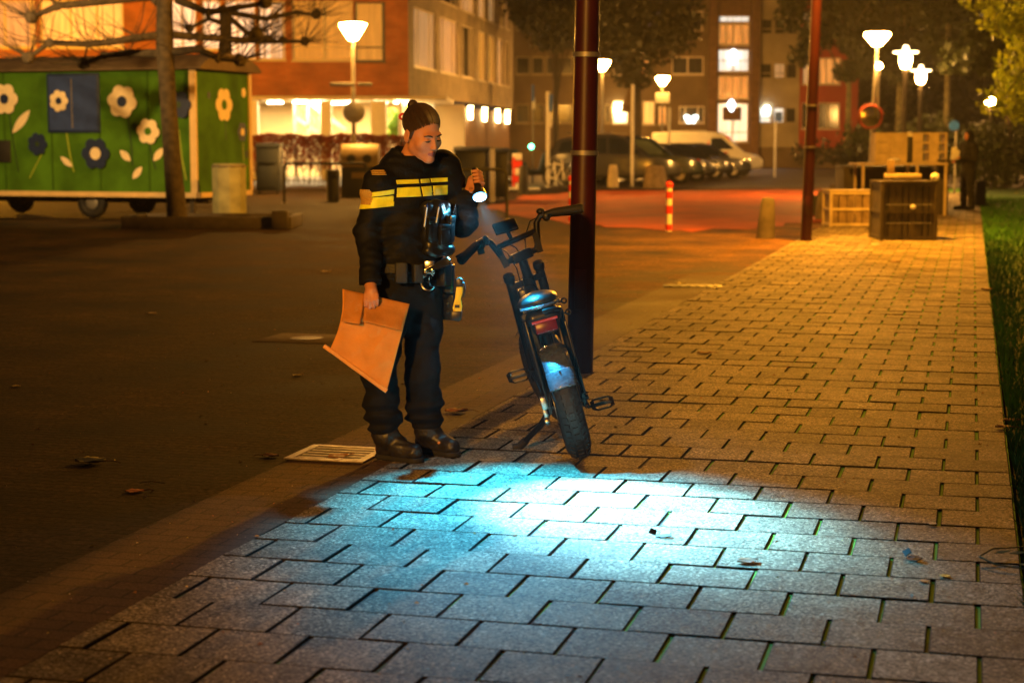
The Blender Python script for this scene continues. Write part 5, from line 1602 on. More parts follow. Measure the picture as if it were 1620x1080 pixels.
def parked_bike(p, rz, label, s=1.0, frame=m_white):
    t = thing('parked_bicycle', label, 'bicycle', p, (0, R(6), rz))
    for nm, x in (('rear_wheel', -0.52), ('front_wheel', 0.54)):
        m = MB(); m.torus((x, 0, 0.34), (0, 1, 0), 0.32, 0.022, 28, 6)
        for k in range(10): m.tube([(x, 0, 0.34), (x + 0.31 * math.cos(k * 0.628), 0, 0.34 + 0.31 * math.sin(k * 0.628))], 0.003, 4)
        m.build(nm, m_black, t, smooth=True)
    m = MB()
    for a_, b2 in (((-0.52, 0.34), (-0.05, 0.30)), ((-0.05, 0.30), (-0.2, 0.85)), ((-0.2, 0.8), (0.38, 0.82)), ((-0.05, 0.30), (0.4, 0.75)), ((-0.52, 0.34), (-0.18, 0.75)), ((0.54, 0.34), (0.38, 0.98))):
        m.tube([(a_[0], 0, a_[1]), (b2[0], 0, b2[1])], 0.026, 8)
    m.build('frame', frame, t, smooth=True)
    m = MB(); m.tube([(0.28, -0.26, 1.02), (0.36, -0.1, 1.04), (0.38, 0, 1.0), (0.36, 0.1, 1.04), (0.28, 0.26, 1.02)], 0.015, 6); m.build('handlebar', m_black, t, smooth=True)
    m = MB(); m.ell((-0.22, 0, 0.9), (0.13, 0.07, 0.035), 10); m.build('saddle', m_black, t, smooth=True)
    m = MB(); m.box((-0.55, 0, 0.74), (0.4, 0.14, 0.02)); m.build('carrier', frame, t)
    return t
parked_bike((at(879, 290, 58).x, 58.0, 0), R(-65), 'small pale bicycle parked at the tail of the dark estate car')
t = thing('moped', 'dark moped with a green light parked beyond the containers', 'moped', (at(838, 250, 64).x, 64.0, 0), (0, 0, R(20)))
m = MB(); m.prism([(-0.9, 0.3), (-0.95, 0.75), (-0.2, 0.82), (0.0, 0.5), (0.35, 0.5), (0.55, 1.15), (0.75, 1.2), (0.8, 0.35)], (0, 0.14, 0), (1, 0, 0), (0, 0, 1), 0.28); m.build('moped_body', m_black, t, bevel=0.05)
for x in (-0.7, 0.75):
    m = MB(); m.torus((x, 0, 0.26), (0, 1, 0), 0.2, 0.06, 24, 8); m.build('wheel', m_rubber, t, smooth=True)
m = MB(); m.box((-0.8, 0, 1.05), (0.5, 0.5, 0.42)); m.build('top_box', m_black, t, bevel=0.03)
m = MB(); m.tube([(0.55, -0.35, 1.25), (0.62, 0, 1.2), (0.55, 0.35, 1.25)], 0.02, 6); m.build('handlebar', m_black, t)
m = MB(); m.ell((-0.05, -0.30, 1.36), 0.09, 12); m.build('green_light', EM('green_led', (0.05, 1.0, 0.35), 14), t)

# ------------------------------------------------------------------ wooden stall furniture on the right
def slat_crate(x0, x1, yb, yt, label, mat, depth, slats=7, edge=None, Y=None):
    p = gnd((x0 + x1) / 2, yb) if Y is None else Vector((at((x0 + x1) / 2, yb, Y).x, Y, 0))
    s = p.y / F
    w, h = (x1 - x0) * s, at(0, yt, p.y).z - p.z
    t = thing('wooden_crate', label, 'crate', p + Vector((0, depth / 2, 0)))
    edge = edge or mat
    m = MB()
    for i in range(slats):
        x = -w / 2 + (i + 0.5) * w / slats
        gap = 0.010 if i % 3 else 0.03
        m.box((x, -depth / 2 + 0.012, h / 2), (w / slats - gap, 0.02, h - 0.06)); m.box((x, depth / 2 - 0.012, h / 2), (w / slats - gap, 0.02, h - 0.06))
    for i in range(4):
        y = -depth / 2 + (i + 0.5) * depth / 4
        for sx in (-1, 1): m.box((sx * (w / 2 - 0.012), y, h / 2), (0.02, depth / 4 - 0.012, h - 0.06))
    m.build('slats', mat, t)
    m = MB()
    for sx in (-1, 1):
        for sy in (-1, 1): m.box((sx * (w / 2 + 0.002), sy * (depth / 2 + 0.003), h / 2), (0.05, 0.05, h))
    for z in (0.04, h * 0.5, h - 0.03):
        for sy in (-1, 1): m.box((0, sy * (depth / 2 + 0.006), z), (w - 0.05, 0.025, 0.045))
        for sx in (-1, 1): m.box((sx * (w / 2 + 0.005), 0, z), (0.025, depth - 0.05, 0.045))
    m.build('frame', edge, t)
    m = MB(); m.box((0, 0, h + 0.012), (w + 0.06, depth + 0.06, 0.024)); m.build('lid', edge, t, bevel=0.004)
    return t, w, h
c1, w1, h1 = slat_crate(1394, 1479, 380, 289, 'dark slatted crate nearest the viewer on the paving', m_wood_dark, 0.8, 8)
m = MB(); m.ell((0.06, -0.43, h1 * 0.58), (0.045, 0.012, 0.035), 10); m.build('label_plate', m_white, c1)
m = MB()
for z in (0.3, 0.62): m.box((0, -0.425, h1 * z), (w1 - 0.12, 0.006, 0.016))
m.build('strap', m_grey, c1)
c2, w2, h2 = slat_crate(1314, 1389, 359, 303, 'pale-edged slatted crate standing left of the dark one', m_wood, 0.7, 6, m_wood_pale)
# small tray box on top of the dark crate
p = c1.location
t = thing('tray_box', 'small wooden tray lying on the dark slatted crate', 'box', (at(1428, 285, p.y).x, p.y, h1 + 0.026))
m = MB(); m.box((0, 0, 0.035), (0.50, 0.4, 0.03))
for sy in (-1, 1): m.box((0, sy * 0.19, 0.06), (0.50, 0.02, 0.09))
for sx in (-1, 1): m.box((sx * 0.24, 0, 0.06), (0.02, 0.36, 0.09))
m.build('tray', m_wood_pale, t, bevel=0.004)
m = MB(); m.box((-0.19, 0.0, 0.21), (0.10, 0.1, 0.21)); m.build('tray_post', m_wood, t, bevel=0.004)
t = thing('crumpled_bag', 'pale crumpled bag on the right edge of the dark crate', 'bag', (at(1474, 287, p.y).x, p.y - 0.2, h1 + 0.024))
f = Field((-0.15, -0.15, -0.02), (0.15, 0.15, 0.2), 0.01); f.ell((0, 0, 0.06), (0.07, 0.07, 0.06), None, 0.0); f.wrinkle(0.012, 60, 60, 60, 3); f.plane((0, 0, 0.001), (0, 0, -1)); f.build('sack', m_white, t); 
# stall counter: table top on thin pale legs, dark boxes beneath
Yc = 36.5
a, b_ = at(1354, 258, Yc), at(1497, 258, Yc)
w = b_.x - a.x
t = thing('stall_table', 'long stall table with pale top edge and thin pale legs behind the crates', 'table', ((a.x + b_.x) / 2, Yc, 0))
m = MB(); m.box((0, 0.3, a.z - 0.02), (w, 0.95, 0.04)); m.build('tabletop', m_wood_pale, t, bevel=0.005)
for x in (at(1364, 258, Yc).x, at(1449, 258, Yc).x, at(1494, 258, Yc).x):
    for y in (-0.12, 0.72):
        m = MB(); m.box((x - t.location.x, y, (a.z - 0.042) / 2), (0.05, 0.05, a.z - 0.042)); m.build('leg', m_wood_pale, t)
def chest(px0, px1, yt, Y, depth, label, z0=0.0, mat=m_wood_dark):
    a, b_ = at(px0, yt, Y), at(px1, yt, Y)
    w, h = b_.x - a.x, a.z - z0
    t = thing('wooden_chest', label, 'chest', ((a.x + b_.x) / 2, Y + depth / 2, z0))
    m = MB(); m.box((0, 0, (h - 0.05) / 2), (w, depth, h - 0.05)); m.build('chest_body', mat, t, bevel=0.01)
    m = MB(); m.box((0, 0, h - 0.025), (w + 0.04, depth + 0.04, 0.045)); m.build('lid', mat, t, bevel=0.008)
    m = MB()
    for sx in (-1, 1): m.box((sx * (w / 2 - 0.04), -depth / 2 - 0.01, (h - 0.06) / 2), (0.06, 0.02, h - 0.08))
    m.build('batten', mat, t)
    return t
chest(1335, 1402, 263, 37.6, 1.0, 'wide dark chest under the left end of the stall table')
chest(1406, 1482, 263, 37.7, 1.0, 'wide dark chest under the right half of the stall table')
chest(1484, 1502, 252, 37.0, 1.0, 'narrow dark chest at the right end of the stall table')
def shelf_unit(px0, px1, yt, Y, label, cols, rows, dark):
    z0 = at(0, 258, Yc).z + 0.002
    a, b_ = at(px0, yt, Y), at(px1, yt, Y)
    w, h, d = b_.x - a.x, a.z - z0, 0.4
    t = thing('shelf_unit', label, 'shelf', ((a.x + b_.x) / 2, Y, z0))
    m = MB()
    for i in range(cols + 1): m.box((-w / 2 + w * i / cols, 0, h / 2), (0.035, d, h))
    m.build('upright', m_wood_pale, t)
    m = MB()
    for j in range(rows + 1):
        for i in range(cols): m.box((-w / 2 + w * (i + 0.5) / cols, 0, 0.018 + (h - 0.036) * j / rows), (w / cols - 0.037, d * 0.98, 0.032))
    m.build('board', m_wood_pale, t)
    for i in range(cols):
        for j in range(rows):
            if (i, j) in dark: continue
            m = MB(); m.box((-w / 2 + w * (i + 0.5) / cols, -d / 2 + 0.03, h * (j + 0.5) / rows), (w / cols - 0.042, 0.02, h / rows - 0.036)); m.build('door_panel', m_wood_pale, t)
    return t
shelf_unit(1384, 1431, 210, 37.2, 'pale closed shelf unit on the left of the stall table', 2, 3, set())
shelf_unit(1443, 1494, 210, 37.2, 'pale shelf unit with open dark pigeonholes on the right of the stall table', 4, 3, {(1, 0), (1, 1), (1, 2), (3, 0), (3, 1), (3, 2)})
t = thing('crate_box', 'black upright box between the two pale shelf units', 'box', (at(1437, 250, 37.2).x, 37.2, at(0, 258, Yc).z + 0.002))
m = MB(); m.box((0, 0, 0.27), (0.14, 0.3, 0.54)); m.build('box_body', m_black, t, bevel=0.01)
m = MB(); m.box((0, -0.02, 0.57), (0.13, 0.25, 0.05)); m.ell((0.0, -0.05, 0.62), (0.06, 0.06, 0.03), 10); m.build('parcel', m_white, t)
t = thing('paper_sheet', 'small white paper scrap lying beside the dark crate\'s foot', 'paper', gnd(1385, 387, 0.003))
m = MB(); m.prism([(-0.07, -0.05), (0.07, -0.06), (0.06, 0.07), (-0.05, 0.06)], (0, 0, 0), (1, 0, 0), (0, 1, 0), 0.012); m.build('scrap', m_white, t)
t = thing('paint_tin', 'pale tin lying on the left end of the stall table', 'tin', (at(1414, 256, Yc).x, Yc - 0.05, at(0, 258, Yc).z + 0.062))
m = MB(); m.ell((0, 0, 0), (0.14, 0.1, 0.05), 12); m.build('tin', m_white, t, smooth=True)
# ------------------------------------------------------------------ painted wagon
m_green = M('green_wagon_paint', (0.06, 0.17, 0.012), spec=0.15, rough=0.75, var=0.38, scale=1.6, bump=0.1, bscale=20)
m_cream = M('cream_paint', (0.72, 0.52, 0.26), rough=0.5, var=0.1, scale=4)
m_petal = M('painted_petal_cream', (0.85, 0.72, 0.5), rough=0.6, var=0.08)
m_navy = M('painted_navy', (0.010, 0.025, 0.10), rough=0.5, var=0.15)
m_stem = M('painted_stem', (0.35, 0.45, 0.04), rough=0.5)
m_stem_dark = M('painted_dark_stem', (0.02, 0.05, 0.015), rough=0.5)
m_roofw = M('wagon_roof', (0.12, 0.085, 0.05), rough=0.7, var=0.3, scale=3)
m_winblue = M('blue_shutter', (0.02, 0.05, 0.22), rough=0.6, var=0.15)

WA = math.atan(1.6 / 4.6)
WC = Vector((-6.08, 34.0, 0))
wag = thing('wagon', 'green caravan wagon painted with cream and navy flowers behind the pollarded tree', 'wagon', WC, (0, 0, -WA))
WM = Matrix.Translation(WC) @ Matrix.Rotation(-WA, 4, 'Z')
WMI = WM.inverted()
LW, DW = 6.6, 2.2
ZB, ZT = 0.52, at(313, 108, 34.0).z
def wpt(px, py, push=0.0):
    """where the photo point falls on the wagon's long side (y=0 in its frame)"""
    o = WMI @ Vector((0, 0, HC)); d = WMI.to_3x3() @ ray(px, py)
    k = -o.y / d.y
    p = o + d * k
    return Vector((p.x, -push, p.z))
def wend(px, py, push=0.0):
    o = WMI @ Vector((0, 0, HC)); d = WMI.to_3x3() @ ray(px, py)
    k = -o.x / d.x
    p = o + d * k
    return Vector((push, p.y, p.z))
b = MB(); b.box((-LW / 2, DW / 2, (ZB + ZT) / 2), (LW, DW, ZT - ZB)); b.build('wall', m_green, wag)
b = MB()
n = 14
prof = []
for i in range(n + 1):
    u = i / n; prof.append((-0.16 + (DW + 0.32) * u, ZT + 0.02 + 0.30 * math.sin(PI * u) ** 0.7))
prof = [(-0.16, ZT - 0.02)] + prof + [(DW + 0.16, ZT - 0.02)]
b.prism(prof, (-LW - 0.2, 0, 0), (0, 1, 0), (0, 0, 1), LW + 0.4); b.build('roof', m_roofw, wag, smooth=True)
b = MB(); b.box((-0.06, -0.012, (ZB + ZT) / 2), (0.14, 0.05, ZT - ZB - 0.02)); b.build('corner_trim', m_cream, wag)
b = MB(); b.box((0.012, DW - 0.03, (ZB + ZT) / 2), (0.05, 0.10, ZT - ZB - 0.04)); b.build('corner_trim', m_cream, wag)
b = MB(); b.box((-LW / 2, -0.02, ZB - 0.03), (LW, 0.07, 0.10)); b.box((0.0, DW / 2, ZB - 0.03), (0.06, DW, 0.10)); b.build('sill_beam', m_cream, wag)
b = MB(); b.box((-LW / 2, DW * 0.3, ZB - 0.14), (LW - 0.2, 0.12, 0.14)); b.box((-LW / 2, DW * 0.7, ZB - 0.14), (LW - 0.2, 0.12, 0.14)); b.box((-0.2, 0.15, 0.23), (0.09, 0.09, 0.46)); b.box((-0.2, DW - 0.2, 0.23), (0.09, 0.09, 0.46)); b.build('chassis', m_wood_dark, wag)
for px in (140, -60):
    p = wpt(px, 326)
    for y in (0.16, DW - 0.16):
        b = MB(); b.torus((p.x, y, 0.33), (0, 1, 0), 0.23, 0.10, 32, 10); w_ = b.build('wheel', m_rubber, wag, smooth=True)
        b = MB(); b.lathe([(0.001, 0.05), (0.09, 0.06), (0.17, 0.02), (0.19, -0.03)], (p.x, y, 0.33), 20, rot=(PI / 2, 0, 0)); b.build('hub_cap', m_galv, w_, smooth=True)
b = MB()
for k in range(1, 6): b.box((-LW * k / 6 + 0.05, -0.003, (ZB + ZT) / 2), (0.035, 0.012, ZT - ZB - 0.06))
b.build('panel_seam', M('green_seam', (0.035, 0.10, 0.008), rough=0.8, spec=0.15), wag)
# window with blue shutter
a, c = wpt(75, 117), wpt(160, 210)
b = MB(); b.box(((a.x + c.x) / 2, -0.02, (a.z + c.z) / 2), (c.x - a.x, 0.05, a.z - c.z)); wn_ = b.build('window', m_navy, wag, bevel=0.01)
b = MB(); b.box(((a.x + c.x) / 2, -0.048, (a.z + c.z) / 2), (c.x - a.x - 0.1, 0.012, a.z - c.z - 0.1)); b.build('shutter', m_winblue, wn_)
q0, q1 = wpt(115, 125), wpt(117, 203)
b = MB(); b.box(((q0.x + q1.x) / 2, -0.058, (q0.z + q1.z) / 2), (0.02, 0.012, q0.z - q1.z)); b.build('shutter_bar', m_galv, wn_)
a, c = wpt(-10, 222), wpt(18, 257)
b = MB(); b.box(((a.x + c.x) / 2, -0.015, (a.z + c.z) / 2), (c.x - a.x, 0.04, a.z - c.z)); b.build('hatch', m_black, wag, bevel=0.006)

def flower(c, r, petals, pm, cm, cr, stem=None, sm=None, leaves=(), squash=1.0, end=False, hole=True, tw=0.0):
    """one painted bloom: petals, eye, stem and leaves in thin coats of paint"""
    U = Vector((0, 1, 0)) if end else Vector((1, 0, 0))
    def P(v, push):
        return Vector((v.x + push, v.y, v.z)) if end else Vector((v.x, v.y - push, v.z))
    pts = []
    N = petals * 10
    for i in range(N):
        a = 2 * PI * i / N
        rr = r * (0.80 + 0.20 * abs(math.cos(a * petals / 2 + tw)) ** 0.8)
        pts.append((rr * math.cos(a) * squash, rr * math.sin(a)))
    m = MB()
    base = P(c, 0.068 if not end else 0.006)
    m.prism(pts, base, U, (0, 0, 1), 0.003 if not end else 0.003)
    o = m.build('painted_flower', pm, wag)
    m = MB(); m.prism([(cr * math.cos(2 * PI * i / 20) * squash, cr * math.sin(2 * PI * i / 20)) for i in range(20)], P(c, 0.074 if not end else 0.012), U, (0, 0, 1), 0.003); m.build('flower_eye', cm, o)
    if stem:
        m = MB()
        for s0, s1 in zip(stem[:-1], stem[1:]):
            d = s1 - s0; nrm = Vector((0, 0, 1)).cross(d).normalized() if False else None
            w = 0.028
            A, B = P(s0, 0.008), P(s1, 0.008)
            m.quad(A - U * w / 2, A + U * w / 2, B + U * w / 2, B - U * w / 2)
        m.build('painted_stem', sm, o)
    if leaves:
        m = MB()
        for (l0, l1, wd) in leaves:
            d = l1 - l0; nn = (Vector((0, d.z, -d.y)) if end else Vector((d.z, 0, -d.x))).normalized()
            k = 9
            vs = []
            for i in range(k + 1): vs.append(l0 + d * (i / k) + nn * wd * math.sin(PI * i / k) ** 0.8)
            for i in range(k - 1, 0, -1): vs.append(l0 + d * (i / k) - nn * wd * math.sin(PI * i / k) ** 0.8)
            vs = [P(v, 0.010) for v in vs]
            m.add(vs, [tuple(range(len(vs)))])
        m.build('painted_leaf', pm if pm is not m_navy else m_petal, o)
    return o
sc = 35 / F
W_ = wpt
flower(W_(10, 157), 25 * sc, 6, m_petal, m_navy, 8 * sc, [W_(15, 180), W_(22, 230), W_(30, 272)], m_stem_dark, [(W_(20, 211), W_(48, 174), 7 * sc)])
flower(W_(96, 160), 17 * sc, 7, m_petal, m_navy, 5.5 * sc, [W_(100, 180), W_(105, 206), W_(111, 245), W_(117, 272)], m_stem, [(W_(96, 248), W_(115, 264), 5 * sc)])
flower(W_(62, 228), 18 * sc, 7, m_navy, m_stem_dark, 4 * sc, [W_(66, 245), W_(57, 262), W_(47, 282)], m_stem)
flower(W_(154, 243), 25 * sc, 6, m_navy, m_petal, 9.5 * sc)
flower(W_(196, 161), 26 * sc, 6, m_petal, m_navy, 8.5 * sc, [W_(203, 187), W_(208, 230), W_(210, 262)], m_stem_dark, [(W_(190, 238), W_(207, 255), 6 * sc), (W_(210, 283), W_(225, 264), 5.5 * sc)], tw=0.5)
flower(W_(237, 208), 20 * sc, 6, m_petal, m_green, 6 * sc, [W_(237, 227), W_(241, 250), W_(247, 268)], m_stem_dark, [(W_(243, 255), W_(259, 234), 6 * sc)], tw=0.4)
flower(W_(285, 166), 22 * sc, 6, m_navy, m_stem_dark, 5 * sc, [W_(283, 205), W_(288, 250), W_(295, 285)], m_stem)
E_ = wend
flower(E_(354, 166), 27 * sc, 6, m_petal, m_green, 8 * sc, [E_(356, 193), E_(357, 222)], m_stem_dark, end=True, squash=1.0)
flower(E_(383, 209), 16 * sc, 6, m_navy, m_petal, 6 * sc, [E_(384, 226), E_(385, 256)], m_stem, end=True)
flower(E_(385, 147), 8 * sc, 5, m_petal, m_petal, 3 * sc, end=True)
flower(E_(330, 151), 6 * sc, 5, m_stem_dark, m_stem_dark, 2 * sc, end=True)
flower(E_(390, 244), 7 * sc, 5, m_stem_dark, m_stem_dark, 2 * sc, end=True)
# drum beside the wagon, low tree bed in front
p = Vector((at(362, 260, 33.2).x, 33.2, 0))
t = thing('concrete_drum', 'tall grey drum with facets standing at the wagon\'s right end', 'drum', p)
b = MB(); r = 27 * 33.2 / F; hh = at(0, 259, 33.2).z
b.lathe([(0.001, 0), (r, 0), (r * 1.0, hh - 0.05), (r * 0.93, hh), (0.001, hh)], (0, 0, 0), 9); b.build('drum_body', M('mossy_concrete', (0.26, 0.25, 0.13), rough=0.8, var=0.3, scale=4, bump=0.4), t, bevel=0.015)
b = MB(); b.torus((0, 0, hh * 0.96), (0, 0, 1), r * 1.0, 0.02, 9, 6); b.build('rim', m_conc, t)
t = thing('timber_bed', 'low dark timber-edged bed at the foot of the pollarded tree', 'planting bed', (at(330, 360, 31).x, 31.6, 0))
b = MB()
b.box((0, -0.75, 0.10), (3.0, 0.14, 0.22)); b.box((0, 0.75, 0.10), (3.0, 0.14, 0.22)); b.box((1.43, 0, 0.10), (0.14, 1.36, 0.22)); b.box((-1.43, 0, 0.10), (0.14, 1.36, 0.22)); b.box((1.3, -0.8, 0.16), (0.28, 0.24, 0.32))
b.build('timber_edge', m_wood_dark, t, bevel=0.015)
b = MB(); b.box((0, 0, 0.06), (2.7, 1.34, 0.12)); b.build('bed_soil', m_soil, t)

# ------------------------------------------------------------------ trees
m_bark = M('bark', (0.045, 0.033, 0.02), rough=0.9, var=0.5, scale=9, bump=1.0, bscale=16)
m_bark2 = M('pale_bark', (0.20, 0.17, 0.08), rough=0.9, var=0.5, scale=5, bump=0.8, bscale=14)
def leaf_mat(name, c1, c2, trans=0.25):
    m, nt, b = new_mat(name)
    oi = nd(nt, 'ShaderNodeTexCoord'); nz = nd(nt, 'ShaderNodeTexNoise'); nz.inputs['Scale'].default_value = 2.5; nz.inputs['Detail'].default_value = 4
    nt.links.new(oi.outputs['Object'], nz.inputs['Vector'])
    rr = nd(nt, 'ShaderNodeMapRange'); rr.inputs[1].default_value = 0.35; rr.inputs[2].default_value = 0.65
    nt.links.new(nz.outputs[0], rr.inputs[0])
    mx = nd(nt, 'ShaderNodeMix', data_type='RGBA'); mx.inputs[6].default_value = (*c1, 1); mx.inputs[7].default_value = (*c2, 1)
    nt.links.new(rr.outputs[0], mx.inputs[0]); nt.links.new(mx.outputs[2], b.inputs['Base Color'])
    b.inputs['Roughness'].default_value = 0.55
    tr = nd(nt, 'ShaderNodeBsdfTranslucent'); nt.links.new(mx.outputs[2], tr.inputs[0])
    ms = nd(nt, 'ShaderNodeMixShader'); ms.inputs[0].default_value = trans
    nt.links.new(b.outputs[0], ms.inputs[1]); nt.links.new(tr.outputs[0], ms.inputs[2])
    nt.links.new(ms.outputs[0], nt.nodes['Material Output'].inputs[0])
    return m
m_leaf_y = leaf_mat('autumn_yellow_green', (0.40, 0.44, 0.02), (0.16, 0.22, 0.015), 0.55)
m_leaf_d = leaf_mat('dark_foliage', (0.035, 0.03, 0.010), (0.016, 0.018, 0.007), 0.2)
m_leaf_g = leaf_mat('dull_green_foliage', (0.05, 0.06, 0.018), (0.02, 0.028, 0.009), 0.25)
m_leaf_r = leaf_mat('red_hedge_leaf', (0.36, 0.05, 0.012), (0.20, 0.035, 0.012), 0.45)

def leaves(rng, centres, radii, n, size):
    idx = rng.randint(0, len(centres), n)
    d = rng.normal(0, 1, (n, 3)); d /= np.linalg.norm(d, axis=1)[:, None]
    rad = rng.rand(n) ** 0.45
    P = centres[idx] + d * rad[:, None] * radii[idx]
    a = rng.normal(0, 1, (n, 3)); a /= np.linalg.norm(a, axis=1)[:, None]
    c = np.cross(a, rng.normal(0, 1, (n, 3))); c /= np.linalg.norm(c, axis=1)[:, None]
    s = size * (0.6 + 0.8 * rng.rand(n))[:, None]
    V = np.stack([P - a * s, P + c * s * 0.55, P + a * s, P - c * s * 0.55], 1).reshape(-1, 3)
    return V, np.arange(n * 4).reshape(-1, 4)

def tree(name, base, H, cr, ch, label, leafm, nleaf, lsize, seed, cz=None, trunk_r=0.2, group='trees beyond the car park', barkm=None, cx=0.0):
    rng = np.random.RandomState(seed)
    t = thing(name, label, 'tree', base, group=group)
    b = MB()
    cz = cz if cz is not None else H - ch
    top = Vector((cx * 0.5 + rng.normal(0, 0.15), rng.normal(0, 0.15), H * 0.92))
    b.tube([(0, 0, -0.1), (0.02, 0, 0.3), (top.x * 0.3, 0, H * 0.4), top], [trunk_r * 1.35, trunk_r, trunk_r * 0.75, trunk_r * 0.12], 10)
    cen, rad = [], []
    for i in range(16):
        a = rng.rand() * 6.283; h = 0.3 + 0.62 * rng.rand()
        st = Vector((top.x * h * 0.6, 0, H * h * 0.9))
        L_ = cr * (0.55 + 0.5 * rng.rand())
        e = Vector((cx + math.cos(a) * L_, math.sin(a) * L_ * 0.8, min(H, cz + ch * (rng.rand() * 1.5 - 0.55))))
        m_ = (st + e) / 2 + Vector((0, 0, 0.12 * L_))
        b.tube([st, m_, e], [trunk_r * 0.38, trunk_r * 0.22, trunk_r * 0.06], 6)
        for q in (m_, e):
            cen.append(q); rad.append(cr * (0.22 + 0.2 * rng.rand()))
    b.build('trunk', barkm or m_bark, t, smooth=True)
    cen = np.array([tuple(c) for c in cen]); rad = np.array(rad)[:, None] * np.array([1, 1, 0.8])[None]
    V, Q = leaves(rng, cen, rad, nleaf, lsize)
    mesh_np('crown', V, Q, leafm, t, smooth=False)
    return t

def pollard(px, yb, Y, r0, label, seed, arms, twigs=True):
    """plane tree cut to a flat roof: trunk, level limbs with fists, thin twigs"""
    rng = random.Random(seed)
    base = Vector((at(px, yb, Y).x, Y, 0))
    t = thing('pollarded_tree', label, 'tree', base, group='pollarded plane trees')
    b = MB(); H = 4.7
    b.tube([(0.08, 0, -0.05), (0.06, 0, 0.25), (0.0, 0, 1.2), (-0.05, 0, 2.2), (-0.09, 0, 3.2), (-0.06, 0, H)], [r0 * 1.5, r0 * 1.15, r0, r0 * 0.92, r0 * 1.0, r0 * 0.8], 14)
    b.build('trunk', m_bark, t, smooth=True)
    tw = MB()
    for pts in arms:
        P = [Vector(p) for p in pts]
        n = len(P)
        m = MB()
        m.tube(P, [0.075 - 0.035 * i / (n - 1) for i in range(n)], 8)
        for q in P[1:]:
            m.ell(q, (0.06 + rng.random() * 0.03, 0.06, 0.055 + rng.random() * 0.04), 8)
        e = P[-1]; m.ell(e, (0.12, 0.11, 0.11), 10)
        for k in range(5):
            d = Vector((rng.uniform(-1, 1), rng.uniform(-1, 1), rng.uniform(-0.6, 1))).normalized(); m.ell(e + d * 0.09, 0.045, 6)
        m.build('limb', m_bark, t, smooth=True)
        if twigs:
            for q in P[1:] + [e, e]:
                for k in range(7):
                    d = Vector((rng.uniform(-1, 1) + (0.5 if q.x > 0 else -0.5), rng.uniform(-0.6, 0.6), rng.uniform(-0.1, 1.0))).normalized()
                    L_ = rng.uniform(0.5, 1.3)
                    p2 = q + d * L_ * 0.5 + Vector((0, 0, rng.uniform(-0.05, 0.08))); p3 = q + d * L_ + Vector((rng.uniform(-0.1, 0.1), 0, rng.uniform(0, 0.25)))
                    tw.tube([q, p2, p3], [0.010, 0.007, 0.003], 4, cap=False)
    if twigs: tw.build('twigs', m_bark, t)
    return t
k31 = 31.0 / F
def A31(px, py, dy=0.0):
    p = at(px, py, 31.0 + dy); b0 = at(275, 360, 31.0)
    return (p.x - b0.x, dy, p.z)
pollard(275, 360, 31.0, 0.155, 'pollarded tree with level dark limbs in front of the green wagon', 4, [
    [A31(258, 55), A31(222, 60, -0.2), A31(180, 66, -0.3), A31(140, 70, -0.3), A31(78, 68, -0.4), A31(45, 92, -0.5)],
    [A31(258, 85), A31(205, 84, 0.4), A31(165, 88, 0.6), A31(132, 101, 0.8)],
    [A31(272, 55), A31(300, 58, 0.2), A31(335, 60, 0.3), A31(385, 66, 0.4), A31(405, 52, 0.4)],
    [A31(272, 82), A31(312, 78, -0.2), A31(345, 92, -0.3), A31(380, 96, -0.3)],
    [A31(250, 5), A31(210, -30, 0.3), A31(150, -60, 0.5)],
    [A31(235, -5), A31(90, 10, -0.4), A31(50, 28, -0.5)],
    [A31(280, 0), A31(330, 20, -0.3), A31(420, 5, -0.3)],
    [A31(275, -40), A31(320, -80, -0.3), A31(420, -90, -0.3)]])
b1 = at(362, 60, 43.0)
def A43(px, py, dy=0.0):
    p = at(px, py, 43.0 + dy); return (p.x - b1.x, dy, p.z)
pollard(362, 60, 43.0, 0.17, 'second pollarded tree behind the wagon, its twigs across the lit windows', 9, [
    [A43(360, 40), A43(330, 30), A43(300, 45)], [A43(365, 30), A43(400, 60, -0.3), A43(425, 62, -0.4)], [A43(362, 20), A43(420, 30), A43(470, 20), A43(500, 24)],
    [A43(365, 62), A43(410, 66), A43(448, 66), A43(482, 66)], [A43(360, -20), A43(420, -40), A43(520, -60)]])
# a few last leaves hanging on its twigs
for i, (px, py) in enumerate(((501, 21), (484, 66), (447, 64))):
    m = MB(); c = at(px, py, 43.0)
    t = thing('hanging_leaf', ('dark dead leaf hanging highest before the ochre window', 'dark dead leaf hanging lower before the ochre window', 'dark dead leaf cluster hanging by the barred window')[i], 'leaf', c)
    m.prism([(-0.09, 0.06), (0.0, 0.13), (0.08, 0.05), (0.06, -0.06), (0.02, -0.14), (-0.05, -0.05)], (0, 0, 0), (1, 0.3, 0), (0.1, 0, 1), 0.02); m.build('leaf_blade', m_bark, t)
    m = MB(); m.tube([(0, 0, 0.1), (-0.1, 0, 0.45)], 0.006, 4); m.build('stalk', m_bark, t)

